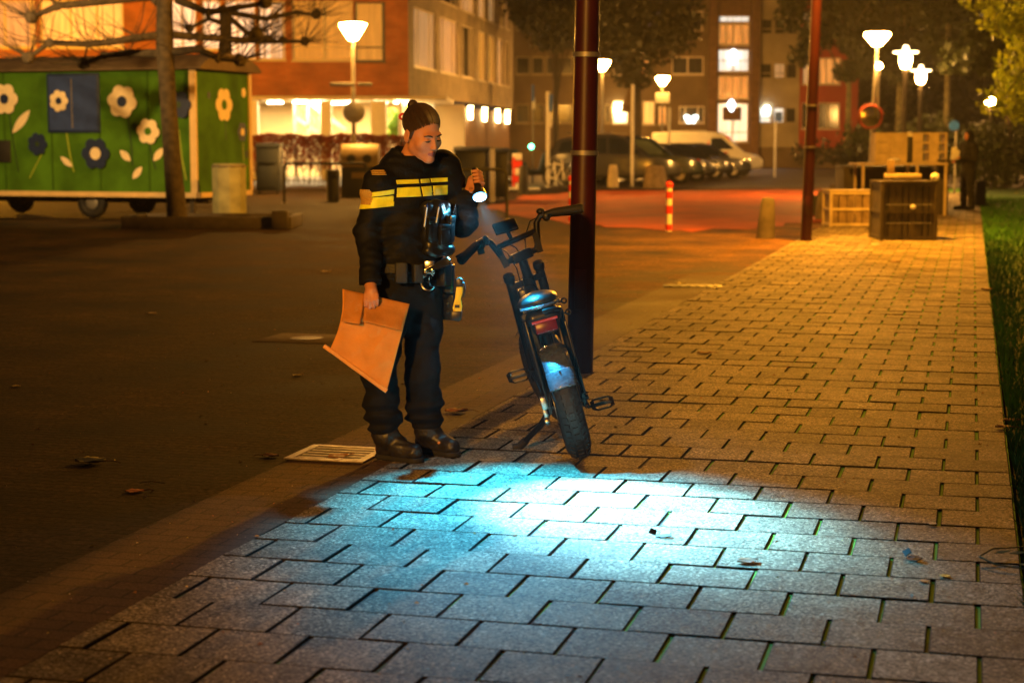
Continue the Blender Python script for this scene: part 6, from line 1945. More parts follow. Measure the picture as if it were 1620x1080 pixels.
G = 'trees beyond the car park'
tree('tree', (at(1010, 0, 88).x, 88, 0), 11.5, 4.2, 3.2, 'big dark tree standing before the flats, right of the near red post', m_leaf_d, 15000, 0.15, 21, cz=7.6, trunk_r=0.2)
tree('tree', (at(880, 0, 92).x, 92, 0), 12.0, 2.6, 2.6, 'dark tree at the end of the brick building, left of the near red post', m_leaf_d, 8000, 0.15, 22, cz=9.2, trunk_r=0.17)
tree('tree', (at(1345, 0, 90).x, 90, 0), 12.5, 3.0, 3.8, 'murky tall tree right of the red flats, left of the lanterns', m_leaf_g, 11000, 0.15, 23, cz=7.6, trunk_r=0.16, barkm=m_bark2)
tree('tree', (at(1425, 0, 84).x, 84, 0), 13.0, 2.6, 4.0, 'murky slender tree standing behind the taller lantern', m_leaf_g, 8000, 0.15, 24, cz=7.0, trunk_r=0.16, barkm=m_bark2)
tree('tree', (at(1502, 0, 80).x, 80, 0), 12.0, 2.4, 3.6, 'murky slender tree behind the lower lantern, by the blue round sign', m_leaf_g, 7000, 0.15, 25, cz=6.8, trunk_r=0.15, barkm=m_bark2)
tree('leafy_tree', (at(1665, 0, 46).x, 46, 0), 6.6, 2.1, 2.4, 'yellow-green leafy tree at the right edge above the lawn', m_leaf_y, 5200, 0.10, 26, cz=3.4, trunk_r=0.14, group='trees at the right edge', cx=-0.35)
tree('leafy_tree', (at(1600, 0, 62).x, 62, 0), 9.0, 2.4, 3.4, 'dark leafy tree rising behind the yellow-green one', m_leaf_g, 6000, 0.16, 27, cz=5.2, trunk_r=0.15, group='trees at the right edge')

def shrub(base, rx, rz, n, label, leafm, seed, size=0.09):
    rng = np.random.RandomState(seed)
    t = thing('shrub', label, 'shrub', base, group='shrubs behind the lawn')
    cen = np.array([[rng.normal(0, rx * 0.45), rng.normal(0, 0.3), rz * (0.25 + 0.55 * rng.rand())] for _ in range(14)])
    V, Q = leaves(rng, cen, np.array([[rx * 0.35, 0.5, rz * 0.3]] * 14), n, size)
    b = MB()
    for c in cen: b.tube([(c[0] * 0.2, 0, -0.05), tuple(c)], [0.03, 0.01], 5)
    b.build('stem', m_bark, t)
    mesh_np('foliage', V, Q, leafm, t, smooth=False)
shrub((at(1590, 0, 58).x, 58, 0), 2.6, 2.2, 3600, 'dark shrubs along the far side of the lawn at the right edge', m_leaf_g, 31)
shrub((at(1500, 0, 76).x, 76, 0), 3.2, 2.6, 3600, 'dark shrubs behind the standing man and the lanterns', m_leaf_g, 32, 0.12)
shrub((at(1400, 0, 86).x, 86, 0), 3.6, 2.4, 3200, 'dark shrubs right of the red flats, behind the pale shelves', m_leaf_d, 33, 0.12)
# far wood closing the view on the right
rng = np.random.RandomState(40)
cen = np.array([[at(1340 + 45 * i, 0, 118).x + rng.normal(0, 1), 118 + rng.normal(0, 3), 2.0 + rng.rand() * 7.0] for i in range(12) for _ in range(6)])
V, Q = leaves(rng, cen, np.array([[3.2, 3.0, 2.6]] * len(cen)), 16000, 0.32)
o = mesh_np('far_wood', V, Q, m_leaf_d, smooth=False); o['kind'] = 'stuff'; o['label'] = 'dark far wood closing the view behind the lanterns'

# red hedge before the lit entrance, sparse at its foot
def hedge():
    rng = np.random.RandomState(8)
    x0, x1, Y = at(395, 0, 64).x, at(660, 0, 64).x, 64.0
    t = thing('hedge', 'red-leaved hedge before the lit ground floor, thin at its foot', 'hedge', ((x0 + x1) / 2, Y, 0))
    n = 17000
    x = (rng.rand(n) - 0.5) * (x1 - x0); z = 0.35 + 1.35 * rng.rand(n) ** 0.55; y = rng.normal(0, 0.2, n)
    z = z + 0.10 + 0.03 * np.sin(x * 2.3) + 0.03 * np.sin(x * 7.1)
    a = rng.normal(0, 1, (n, 3)); a /= np.linalg.norm(a, axis=1)[:, None]
    c = np.cross(a, rng.normal(0, 1, (n, 3))); c /= np.linalg.norm(c, axis=1)[:, None]
    s = (0.028 + 0.028 * rng.rand(n))[:, None]
    P = np.stack([x, y, z], 1)
    V = np.stack([P - a * s, P + c * s * 0.6, P + a * s, P - c * s * 0.6], 1).reshape(-1, 3)
    mesh_np('foliage', V, np.arange(n * 4).reshape(-1, 4), m_leaf_r, t, smooth=False)
    b = MB()
    for i in range(46):
        xx = -(x1 - x0) / 2 + (x1 - x0) * (i + rng.rand() * 0.6) / 46
        b.tube([(xx, rng.normal(0, 0.1), -0.05), (xx + rng.normal(0, 0.1), rng.normal(0, 0.1), 0.8), (xx + rng.normal(0, 0.15), 0, 1.5)], [0.022, 0.016, 0.006], 5)
    b.build('stem', m_bark, t)
hedge()
# ------------------------------------------------------------------ cars
def car_paint(name, col, rough=0.22): return M(name, col, rough=rough, var=0.05, spec=0.5, coat=0.8)
m_carblack = car_paint('black_car_paint', (0.02, 0.02, 0.022))
m_cargrey = car_paint('dark_grey_car_paint', (0.045, 0.045, 0.048))
m_cargreen = car_paint('dark_green_car_paint', (0.02, 0.035, 0.028))
m_carwhite = car_paint('white_van_paint', (0.72, 0.68, 0.58), 0.3)
m_glass = M('car_glass', (0.02, 0.025, 0.022), rough=0.06, var=0.1, spec=0.9, coat=0.5)
m_glass_pale = M('car_glass_lit_through', (0.12, 0.15, 0.10), rough=0.12, var=0.3, scale=2, spec=0.9)
m_headl = M('headlamp_glass', (0.55, 0.52, 0.45), rough=0.08, var=0.1, spec=0.9, coat=0.8)
m_rim = M('alloy_wheel', (0.42, 0.40, 0.36), rough=0.3, metal=0.9, var=0.1)

def car(name, label, cat, loc, rz, prof, roof, paint, width=1.78, wheels=(0.82, -0.86), wr=0.32, glass=None, side_glass=(), extras=None, group='cars parked in a row before the flats'):
    """prof: list of x, z_bottom, z_belt (front is +x).  roof: x, z for the glasshouse outline over the belt"""
    t = thing(name, label, cat, loc, (0, 0, rz), group=group)
    hw = width / 2
    V, Fc = [], []
    n = len(prof)
    for (x, zb, zt) in prof:
        nose = 1 - 0.16 * max(0, (abs(x) - prof[-1][0] * 0.72) / (prof[-1][0] * 0.28)) ** 1.6 if abs(x) > prof[-1][0] * 0.72 else 1
        w = hw * nose
        m_ = zb + (zt - zb) * 0.55
        ring = [(-w * 0.90, zb), (-w, zb + 0.10), (-w * 1.0, m_), (-w * 0.955, zt - 0.02), (-w * 0.86, zt), (w * 0.86, zt), (w * 0.955, zt - 0.02), (w, m_), (w, zb + 0.10), (w * 0.90, zb)]
        V += [(x, y, z) for y, z in ring]
    k = 10
    for i in range(n - 1):
        for j in range(k):
            j2 = (j + 1) % k
            Fc.append((i * k + j, i * k + j2, (i + 1) * k + j2, (i + 1) * k + j))
    Fc.append(tuple(range(k))); Fc.append(tuple(reversed(range((n - 1) * k, n * k))))
    b = MB(); b.add(V, Fc)
    body = b.build('car_body', paint, t, smooth=True, angle=32)
    # glasshouse: solid cabin with roof, then proud glass
    def belt(x):
        for (a, b2) in zip(prof[:-1], prof[1:]):
            if a[0] <= x <= b2[0]:
                return a[2] + (b2[2] - a[2]) * (x - a[0]) / (b2[0] - a[0])
        return prof[-1][2]
    V, Fc = [], []
    nr = len(roof)
    for (x, z) in roof:
        zb = belt(x) - 0.03
        f = min(1, max(0, (z - zb) / 0.5))
        w0, w1 = hw * 0.90, hw * (0.90 - 0.17 * f)
        V += [(x, -w0, zb), (x, -w1 * 1.0, max(zb + 0.01, z - 0.05)), (x, -w1 * 0.86, max(zb + 0.012, z)), (x, w1 * 0.86, max(zb + 0.012, z)), (x, w1, max(zb + 0.01, z - 0.05)), (x, w0, zb)]
    for i in range(nr - 1):
        for j in range(5): Fc.append((i * 6 + j, i * 6 + j + 1, (i + 1) * 6 + j + 1, (i + 1) * 6 + j))
    Fc.append(tuple(range(6))); Fc.append(tuple(reversed(range((nr - 1) * 6, nr * 6))))
    b = MB(); b.add(V, Fc); cab = b.build('cabin', paint, t, smooth=True, angle=32)
    # side windows (polygons in x, z) on both sides
    gl = glass or m_glass
    for poly in side_glass:
        for s in (-1, 1):
            pts = []
            for (x, z) in poly:
                zb = belt(x) - 0.03
                zr = max(r_[1] for r_ in roof)
                f = min(1, max(0, (z - zb) / max(0.3, zr - 0.05 - zb)))
                y = hw * 0.90 + (hw * 0.73 - hw * 0.90) * f
                pts.append((x, s * (y + 0.006), z))
            b = MB(); b.add(pts, [tuple(range(len(pts)))]); o = b.build('side_window', gl, t)
            md = o.modifiers.new('t', 'SOLIDIFY'); md.thickness = 0.012; md.offset = 0
    # windscreen and rear window from the roof outline ends
    (xa, za), (xb, zb_) = roof[-1], roof[-2]
    (xc, zc), (xd, zd) = roof[0], roof[1]
    for nm, (x0, z0, x1, z1) in (('windscreen', (xa, za, xb, zb_)), ('rear_window', (xc, zc, xd, zd))):
        sgn = 1 if nm == 'windscreen' else -1
        nx, nz = abs(z1 - z0), abs(x1 - x0)
        L_ = math.hypot(nx, nz) or 1
        ox, oz = sgn * nx / L_ * 0.012, nz / L_ * 0.012
        def pt(f, yy): return (x0 + (x1 - x0) * f + ox, yy, z0 + (z1 - z0) * f + oz)
        b = MB(); b.add([pt(0.08, -hw * 0.80), pt(0.08, hw * 0.80), pt(0.9, hw * 0.64), pt(0.9, -hw * 0.64)], [(0, 1, 2, 3)]); o = b.build(nm, gl, t)
        md = o.modifiers.new('t', 'SOLIDIFY'); md.thickness = 0.01; md.offset = 0
    xf, xr = prof[-1][0], prof[0][0]
    for wx in wheels:
        for s in (-1, 1):
            b = MB(); b.torus((wx * xf if abs(wx) <= 1 else wx, s * (hw - 0.10), wr), (0, 1, 0), wr - 0.09, 0.095, 32, 10); w_ = b.build('wheel', m_rubber, t, smooth=True)
            b = MB(); cx_ = wx * xf
            b.lathe([(wr * 0.66, 0.02), (wr * 0.62, -0.02), (0.0001, -0.02)], (cx_, s * (hw - 0.045), wr), 20, rot=(PI / 2 * s, 0, 0))
            for q in range(5):
                a = q * 2 * PI / 5
                b.bar((cx_, s * (hw - 0.02), wr), (cx_ + wr * 0.62 * math.cos(a), s * (hw - 0.02), wr + wr * 0.62 * math.sin(a)), 0.06, 0.03)
            b.torus((cx_, s * (hw - 0.03), wr), (0, 1, 0), wr * 0.66, 0.02, 24, 6)
            b.build('rim', m_rim, w_, smooth=True)
            b = MB(); b.torus((cx_, s * (hw - 0.012), wr), (0, 1, 0), wr * 1.1, 0.022, 28, 6, a0=0, a1=2 * PI); b.build('wheel_arch', m_black, t, smooth=True)
    zf = prof[-1][2]
    for s in (-1, 1):
        b = MB(); b.ell((xf - 0.13, s * hw * 0.66, zf - 0.10), (0.16, 0.20, 0.09), 12); b.build('headlight', m_headl, t, smooth=True)
        b = MB(); b.ell((xr + 0.05, s * hw * 0.74, prof[0][2] - 0.15), (0.08, 0.12, 0.14), 10); b.build('tail_light', m_red, t, smooth=True)
        b = MB(); zm_ = belt(roof[-1][0] - 0.25) + 0.10; b.ell((roof[-1][0] - 0.32, s * (hw + 0.09), zm_), (0.07, 0.10, 0.07), 10); b.build('wing_mirror', paint, t, smooth=True)
    b = MB(); b.box((xf - 0.015, 0, prof[-1][1] + 0.16), (0.06, hw * 1.1, 0.13)); b.build('grille', m_black, t, bevel=0.01)
    b = MB(); b.box((xf + 0.022, 0, prof[-1][1] + 0.10), (0.012, 0.5, 0.11)); b.build('number_plate', m_binyellow, t)
    if extras: extras(t, hw)
    return t

CRZ = R(-7)          # noses point right and a little towards the viewer
hatch_prof = [(-2.0, 0.34, 0.86), (-1.92, 0.25, 0.98), (-1.3, 0.20, 1.0), (0.0, 0.20, 0.96), (0.9, 0.20, 0.92), (1.55, 0.22, 0.82), (1.95, 0.26, 0.68), (2.03, 0.32, 0.56)]
hatch_roof = [(-1.95, 0.98), (-1.62, 1.36), (-0.9, 1.48), (-0.1, 1.49), (0.35, 1.40), (1.1, 0.93)]
hatch_win = [[(-1.45, 1.02), (-1.32, 1.32), (-0.55, 1.40), (-0.55, 1.0)], [(-0.48, 1.0), (-0.48, 1.40), (0.2, 1.37), (0.78, 1.02), (0.6, 0.98)]]
suv_prof = [(-2.35, 0.45, 0.92), (-2.27, 0.32, 1.12), (-1.5, 0.27, 1.14), (0.0, 0.27, 1.10), (1.0, 0.27, 1.06), (1.75, 0.29, 0.96), (2.2, 0.33, 0.80), (2.32, 0.40, 0.66)]
suv_roof = [(-2.30, 1.12), (-2.0, 1.60), (-1.2, 1.78), (-0.1, 1.80), (0.4, 1.70), (1.2, 1.08)]
suv_win = [[(-2.0, 1.18), (-1.85, 1.52), (-1.28, 1.64), (-1.28, 1.17)], [(-1.18, 1.17), (-1.18, 1.65), (-0.30, 1.68), (-0.30, 1.14)], [(-0.20, 1.14), (-0.20, 1.68), (0.30, 1.62), (0.95, 1.14), (0.7, 1.11)]]
van_prof = [(-2.6, 0.45, 1.05), (-2.55, 0.30, 1.15), (-1.5, 0.26, 1.16), (0.2, 0.26, 1.16), (1.2, 0.26, 1.14), (1.75, 0.28, 1.06), (2.35, 0.32, 0.90), (2.52, 0.40, 0.70)]
van_roof = [(-2.58, 1.13), (-2.5, 1.96), (-1.6, 2.0), (0.2, 2.0), (0.75, 1.90), (1.65, 1.10)]
van_win = [[(0.18, 1.2), (0.18, 1.72), (0.66, 1.72), (1.22, 1.22)]]
def at_x(px, Y): return (px - 810.0) / F * Y * 1.0
def suv_extras(t, hw):
    b = MB()
    for s in (-1, 1): b.tube([(-1.7, s * hw * 0.62, 1.84), (-0.1, s * hw * 0.62, 1.85)], 0.02, 6)
    b.build('roof_rail', m_rim, t)
    b = MB(); b.box((-0.6, 0, 1.815), (2.0, hw * 1.1, 0.012)); b.build('roof_panel', m_carwhite if False else m_rim, t)
car('parked_car', 'big dark estate car nearest in the row, behind the near red post', 'car', (at_x(972, 62.5), 62.5, 0), R(-4), suv_prof, suv_roof, m_cargrey, 1.9, wheels=(0.62, -0.66), wr=0.37, side_glass=suv_win, extras=suv_extras)
car('parked_car', 'dark greenish car with pale see-through windows, second in the row', 'car', (at_x(1014, 66.0), 66.0, 0), CRZ, suv_prof, [(x, z - 0.06) for x, z in suv_roof], m_cargreen, 1.85, wheels=(0.62, -0.66), wr=0.34, glass=m_glass_pale, side_glass=[[(x, z - 0.06) for x, z in p] for p in suv_win])
def red_extra(t, hw):
    b = MB(); b.ell((1.35, -hw + 0.04, 0.80), (0.07, 0.03, 0.07), 10); b.build('red_reflector', m_red, t, smooth=True)
car('parked_car', 'black hatchback third in the row, with a small red mark at its mirror', 'car', (at_x(1050, 69.5), 69.5, 0), CRZ, hatch_prof, hatch_roof, m_carblack, 1.75, wheels=(0.63, -0.66), wr=0.31, side_glass=hatch_win, extras=red_extra)
car('parked_car', 'black hatchback fourth in the row, beside the white van\'s flank', 'car', (at_x(1081, 73.0), 73.0, 0), CRZ, hatch_prof, hatch_roof, m_carblack, 1.75, wheels=(0.63, -0.66), wr=0.31, side_glass=hatch_win)
car('parked_car', 'black hatchback fifth in the row, right against the white van', 'car', (at_x(1112, 76.5), 76.5, 0), CRZ, hatch_prof, hatch_roof, m_cargrey, 1.75, wheels=(0.63, -0.66), wr=0.31, side_glass=hatch_win)
def van_extras(t, hw):
    for s in (-1, 1):
        b = MB()
        y = s * (hw * 0.975 + 0.012)
        b.add([(0.32, y, 0.62), (0.62, y, 1.1), (0.95, y, 1.1), (0.62, y, 0.62)], [(0, 1, 2, 3)]); b.add([(-0.12, s * (hw * 0.90 + 0.008), 1.2), (0.1, s * (hw * 0.86 + 0.008), 1.35), (0.1, s * (hw * 0.82 + 0.012), 1.62), (-0.02, s * (hw * 0.86 + 0.012), 1.4)], [(0, 1, 2, 3)])
        b.add([(0.78, s * (hw * 0.745 + 0.01), 1.80), (1.0, s * (hw * 0.78 + 0.012), 1.62), (1.12, s * (hw * 0.80 + 0.012), 1.52), (0.95, s * (hw * 0.74 + 0.012), 1.80)], [(0, 1, 2, 3)])
        o = b.build('red_stripe', m_red, t); md = o.modifiers.new('t', 'SOLIDIFY'); md.thickness = 0.008
    b = MB(); b.box((-0.9, 0, 2.03), (1.6, 1.2, 0.05)); b.build('roof_bars', m_rim, t)
car('white_van', 'white van with red slanting stripes at the far end of the car row', 'van', (at_x(1118, 81.0), 81.0, 0), R(-9), van_prof, van_roof, m_carwhite, 1.95, wheels=(0.62, -0.62), wr=0.33, side_glass=van_win, extras=van_extras)

# ------------------------------------------------------------------ buildings
m_brick_o = brick_mat('orange_brick', (0.40, 0.13, 0.045), (0.33, 0.10, 0.035), (0.30, 0.14, 0.06), 0.44, 0.13, 0.014, axis='XZ', bump=0.5, fine=30, fvar=0.15)
m_brick_g = brick_mat('beige_brick', (0.33, 0.26, 0.17), (0.28, 0.22, 0.15), (0.22, 0.18, 0.12), 0.44, 0.13, 0.014, axis='XZ', bump=0.5, fine=30, fvar=0.15)
m_panel_b = M('beige_panel', (0.34, 0.27, 0.15), rough=0.8, var=0.2, scale=0.8, bump=0.2, bscale=10)
m_panel_dk = M('brown_concrete', (0.15, 0.10, 0.05), rough=0.85, var=0.3, scale=0.6, bump=0.2, bscale=10)
m_panel_r = M('red_panel', (0.36, 0.045, 0.02), rough=0.6, var=0.15, scale=1)
m_pier = M('brown_brick_pier', (0.16, 0.085, 0.04), rough=0.85, var=0.25, scale=4, bump=0.3, bscale=20)
m_frame_w = M('cream_window_frame', (0.62, 0.52, 0.38), rough=0.5, var=0.08)
m_frame_d = M('dark_window_frame', (0.05, 0.04, 0.03), rough=0.5)
def pane_mat(name, col, em, var=0.4, stripes=0.0):
    """a window pane with curtains or a room behind: colour, room light, vertical folds"""
    m, nt, b = new_mat(name)
    L = nt.links
    tc = nd(nt, 'ShaderNodeTexCoord')
    mp = nd(nt, 'ShaderNodeMapping'); mp.inputs['Scale'].default_value = (7, 7, 0.6)
    L.new(tc.outputs['Object'], mp.inputs[0])
    nz = nd(nt, 'ShaderNodeTexNoise'); nz.inputs['Scale'].default_value = 1.0; nz.inputs['Detail'].default_value = 3
    L.new(mp.outputs[0], nz.inputs['Vector'])
    rr = nd(nt, 'ShaderNodeMapRange'); rr.inputs[1].default_value = 0.3; rr.inputs[2].default_value = 0.7; rr.inputs[3].default_value = 1 - var; rr.inputs[4].default_value = 1 + var
    L.new(nz.outputs[0], rr.inputs[0])
    mx = nd(nt, 'ShaderNodeMix', data_type='RGBA', blend_type='MULTIPLY'); mx.inputs[0].default_value = 1; mx.inputs[6].default_value = (*col, 1)
    L.new(rr.outputs[0], mx.inputs[7]); L.new(mx.outputs[2], b.inputs['Base Color'])
    b.inputs['Roughness'].default_value = 0.12
    if em:
        L.new(mx.outputs[2], b.inputs['Emission Color']); b.inputs['Emission Strength'].default_value = em
    return m
P_DARK = pane_mat('dark_pane', (0.035, 0.03, 0.022), 0)
P_OCHRE = pane_mat('ochre_curtain_pane', (0.55, 0.30, 0.05), 0.22, 0.18)  # slight emission stands in for lamp light on the curtain
P_WHITE = pane_mat('white_curtain_pane', (0.9, 0.70, 0.46), 0.42, 0.25)
P_WARM = pane_mat('warm_curtain_pane', (0.8, 0.48, 0.12), 0.36, 0.3)
P_PALE = pane_mat('pale_room_pane', (0.55, 0.36, 0.16), 0.22, 0.35)
P_COOL = pane_mat('cool_lit_pane', (0.75, 0.78, 0.72), 0.45, 0.4)
P_LILAC = pane_mat('lilac_lit_pane', (0.75, 0.60, 0.72), 0.42, 0.5)
P_OR = pane_mat('orange_lit_pane', (0.75, 0.34, 0.08), 0.3, 0.5)

def facade(t, origin, ux, nrm, u0, u1, z0, z1, wins, wallmat, depth=0.22, wall_name='wall', base=0.0):
    """wall between u0,u1 and z0,z1 with real openings; wins: (a,b,c,d,pane,frame,mullions)"""
    origin, ux, nrm = Vector(origin), Vector(ux), Vector(nrm)
    ang = math.atan2(ux.y, ux.x)
    holder_rot = Matrix.Rotation(ang, 3, 'Z')
    def P(u, z, d=0.0): return origin + ux * u + Vector((0, 0, z)) - nrm * d
    us = sorted(set([u0, u1] + [w[0] for w in wins] + [w[1] for w in wins])); us = [u for u in us if u0 <= u <= u1]
    zs = sorted(set([z0, z1] + [w[2] for w in wins] + [w[3] for w in wins])); zs = [z for z in zs if z0 <= z <= z1]
    b = MB()
    mi = holder_rot.inverted()
    def Q(*pts): b.add([mi @ p for p in pts], [(0, 1, 2, 3)])
    for ua, ub in zip(us[:-1], us[1:]):
        for za, zb in zip(zs[:-1], zs[1:]):
            um, zm = (ua + ub) / 2, (za + zb) / 2
            if any(w[0] < um < w[1] and w[2] < zm < w[3] for w in wins): continue
            Q(P(ua, za), P(ub, za), P(ub, zb), P(ua, zb))
    for w in wins:
        a, c, d, e = max(w[0], u0), min(w[1], u1), max(w[2], z0), min(w[3], z1)
        Q(P(a, d), P(a, e), P(a, e, depth), P(a, d, depth)); Q(P(c, d, depth), P(c, e, depth), P(c, e), P(c, d))
        Q(P(a, d, depth), P(c, d, depth), P(c, d), P(a, d)); Q(P(a, e), P(c, e), P(c, e, depth), P(a, e, depth))
    o = b.build(wall_name, wallmat, t); o.rotation_euler = (0, 0, ang)
    for w in wins:
        a, c, d, e, pane, fm, mull = w
        fr = MB()
        def bar(ua, ub, za, zb, d0=0.06, d1=0.16):
            cc = P((ua + ub) / 2, (za + zb) / 2, (d0 + d1) / 2)
            fr.box(cc, (ub - ua, d1 - d0, zb - za), holder_rot)
        g = 0.07
        bar(a, a + g, d, e); bar(c - g, c, d, e); bar(a + g, c - g, d, d + g); bar(a + g, c - g, e - g, e)
        for q in mull:
            if isinstance(q, tuple): bar(a + g, c - g, d + (e - d) * q[0] - 0.03, d + (e - d) * q[0] + 0.03)
            else: bar(a + (c - a) * q - 0.04, a + (c - a) * q + 0.04, d + g, e - g, 0.065, 0.155)
        bar(a - 0.04, c + 0.04, d - 0.06, d - 0.004, -0.05, 0.05)
        f_ = fr.build('window', fm, t)
        pb = MB(); pb.box(P((a + c) / 2, (d + e) / 2, 0.13), (c - a - 0.1, 0.02, e - d - 0.1), holder_rot); pb.build('pane', pane, f_)
    return o

# --- brick apartment house on the left
YA, SA = 70.0, 70.0 / F
XA = (648 - 810) * SA
def ax(px): return (px - 810) * SA
def az(py): return at(0, py, YA).z
ba = thing('apartment_building', 'orange brick apartment house with lit ground floor on the left', 'building', (XA, YA, 0))
OA_ = Vector((0, 0, 0))
def wA(p0, p1, y1, y0, pane, fm=None, mull=()): return (ax(p0) - XA, ax(p1) - XA, az(y1), az(y0), pane, fm or m_frame_w, mull)
ztop = az(2)
wins = [wA(-60, 66, 76, 0, P_PALE, None, (0.3, 0.62, 0.95)), wA(74, 204, 76, 0, P_WARM, None, (0.36, 0.68)), wA(272, 318, 79, 0, P_WHITE, None, (0.5,)), wA(326, 356, 79, 0, P_WHITE),
        wA(362, 410, 95, 0, P_WHITE, None, (0.4,)), wA(414, 456, 95, 1, P_WHITE, None, (0.2, 0.5, 0.62, 0.74, 0.88)), wA(466, 562, 96, 1, P_OCHRE, m_frame_w, (0.52, (0.22,))), wA(564, 612, 98, 3, P_OCHRE, m_frame_d, (0.93, (0.24,))),
        wA(-60, 204, -150, -80, P_DARK, None, (0.5,)), wA(272, 410, -150, -80, P_WARM, None, (0.5,)), wA(430, 612, -150, -80, P_DARK, None, (0.5,))]
wins = [(a, b2, min(c, d), max(c, d), p, f2, m2) for (a, b2, c, d, p, f2, m2) in wins]
zg = az(151)
facade(ba, (0, 0, 0), (1, 0, 0), (0, -1, 0), ax(-80) - XA, 0.0, zg, 13.0, wins, m_brick_o)
# right-hand wing, running away from the viewer
WE = Vector(((812 - 810) / F * 98, 98.0, 0)); WD = (WE - Vector((XA, YA, 0))); WL = WD.length; WD.normalize()
WN = Vector((WD.y, -WD.x, 0))
def wu(px):
    q = (px - 810) / F
    s = (q * YA - XA) / (WD.x - q * WD.y)
    return s
def wz(px, py):
    s = wu(px); Y = YA + WD.y * s
    return at(0, py, Y).z
wl = []
zs0, zs1 = wz(675, 110), wz(675, 20)
zs0 = 4.55; zs1 = 6.95
for (a, c, pn) in ((657, 691, P_PALE), (698, 725, P_PALE), (731, 751, P_DARK), (757, 769, P_OCHRE), (773, 784, P_OCHRE), (788, 796, P_PALE), (800, 805, P_DARK)):
    wl.append((wu(a), wu(c), zs0, zs1, pn, m_frame_w, (0.25, 0.78)))
    wl.append((wu(a), wu(c), zs0 + 3.05, zs1 + 3.05, P_DARK if pn is P_PALE else P_PALE, m_frame_w, (0.3, 0.75)))
    wl.append((wu(a), wu(c), zs0 + 6.1, zs1 + 6.1, P_DARK, m_frame_w, (0.3, 0.75)))
facade(ba, (0, 0, 0), WD, WN, 0.0, WL, zg, 13.0, wl, m_brick_g, wall_name='wing_wall')
# open lit ground floor
xl = ax(395) - XA
b = MB(); b.box(((xl - 14) / 2 + 0, 4.2, zg - 0.1), (abs(xl) + 14 + 3.0, 8.6, 0.14)); b.build('ceiling_slab', m_frame_w, ba)
b = MB(); b.box((xl / 2 - 6, 8.0, zg / 2 - 0.1), (abs(xl) + 16, 0.2, zg - 0.2)); b.build('lobby_back_wall', M('lobby_wall', (0.78, 0.62, 0.36), rough=0.8, var=0.15, scale=0.6), ba)
b = MB(); b.box((xl / 2 - 6, 4.0, 0.02), (abs(xl) + 16, 8.0, 0.05)); b.build('lobby_floor', m_conc, ba)
m_col = M('white_column', (0.8, 0.76, 0.68), rough=0.5, var=0.04)
for px, w in ((517, 0.42), (600, 0.62), (652, 0.30), (404, 0.3)):
    b = MB(); b.box((ax(px) - XA, 0.35, zg / 2 - 0.1), (w, 0.4, zg - 0.22)); b.build('column', m_col, ba, bevel=0.01)
# glazed corner under the wing, then brown wall with lamps
m_lobby = pane_mat('lobby_glass', (0.85, 0.62, 0.25), 0.55, 0.3)
s0, s1 = 0.3, wu(733)
c = WD * ((s0 + s1) / 2) - WN * 0.45
b = MB(); b.box(c + Vector((0, 0, zg / 2 - 0.1)), (s1 - s0, 0.06, zg - 0.2), Matrix.Rotation(math.atan2(WD.y, WD.x), 3, 'Z')); b.build('lobby_glazing', m_lobby, ba)
b = MB()
for k in range(6):
    p = WD * (s0 + (s1 - s0) * k / 5) - WN * 0.40; b.box(p + Vector((0, 0, zg / 2 - 0.1)), (0.10, 0.1, zg - 0.2), Matrix.Rotation(math.atan2(WD.y, WD.x), 3, 'Z'))
b.build('glazing_bar', m_frame_w, ba)
s2 = WL
c = WD * ((s1 + s2) / 2) - WN * 0.30
b = MB(); b.box(c + Vector((0, 0, zg / 2 - 0.1)), (s2 - s1, 0.2, zg - 0.2), Matrix.Rotation(math.atan2(WD.y, WD.x), 3, 'Z')); b.build('plinth_wall', m_pier, ba)
m_glow = EM('wall_lamp_glow', (1.0, 0.72, 0.28), 38)
for px in (747, 769.5, 790, 805):
    s = wu(px); p = WD * s - WN * 0.12; zl = wz(px, 180 + (px - 747) * 0.13)
    b = MB(); b.lathe([(0.001, 0.28), (0.09, 0.24), (0.09, -0.24), (0.001, -0.28)], p + Vector((0, 0, zl)) + WN * 0.05, 12); b.build('wall_lamp', m_glow, ba, smooth=True)
    b = MB(); b.lathe([(0.001, 0.03), (0.13, 0.02), (0.13, 0.0), (0.001, 0.0)], p + Vector((0, 0, zg - 0.16)) + WN * 0.05, 12); b.build('downlight', m_glow, ba)
# stairs, ceiling discs and plants seen in the lobby
m_rail = M('stair_rail_white', (0.8, 0.72, 0.5), rough=0.5, var=0.05)
b = MB(); gx = lambda px: ax(px) - XA
b.bar((gx(458), 2.2, az(183)), (gx(505), 2.2, az(218)), 0.10, 0.12); b.bar((gx(480), 2.3, az(160)), (gx(540), 2.3, az(205)), 0.12, 0.14)
for px in (458, 480, 500): b.box((gx(px), 2.2, zg / 2), (0.10, 0.10, zg - 0.3))
for k in range(9): b.box((gx(462 + 4.5 * k), 2.4, zg * 0.6), (0.03, 0.03, zg * 0.6))
b.build('stair_railing', m_rail, ba)
m_disc = EM('ceiling_disc_light', (1.0, 0.80, 0.46), 20)
for px, y in ((474, 1.2), (489, 3.0), (503, 2.0), (521, 3.4), (547, 2.6), (596, 2.2), (634, 1.5), (430, 2.0)):
    b = MB(); b.lathe([(0.001, 0.0), (0.32, 0.0), (0.32, -0.05), (0.001, -0.06)], ((gx(px)) * (1 + y / YA * 0.3), y, zg - 0.22), 18); b.build('ceiling_light', m_disc, ba, smooth=True)
t_ = MB()
rng = np.random.RandomState(12)
m_plant = leaf_mat('lobby_plant', (0.16, 0.35, 0.03), (0.25, 0.38, 0.05), 0.5)
cen = np.array([[gx(618 + 22 * rng.rand()), 1.6, az(175 + 40 * rng.rand())] for _ in range(16)])
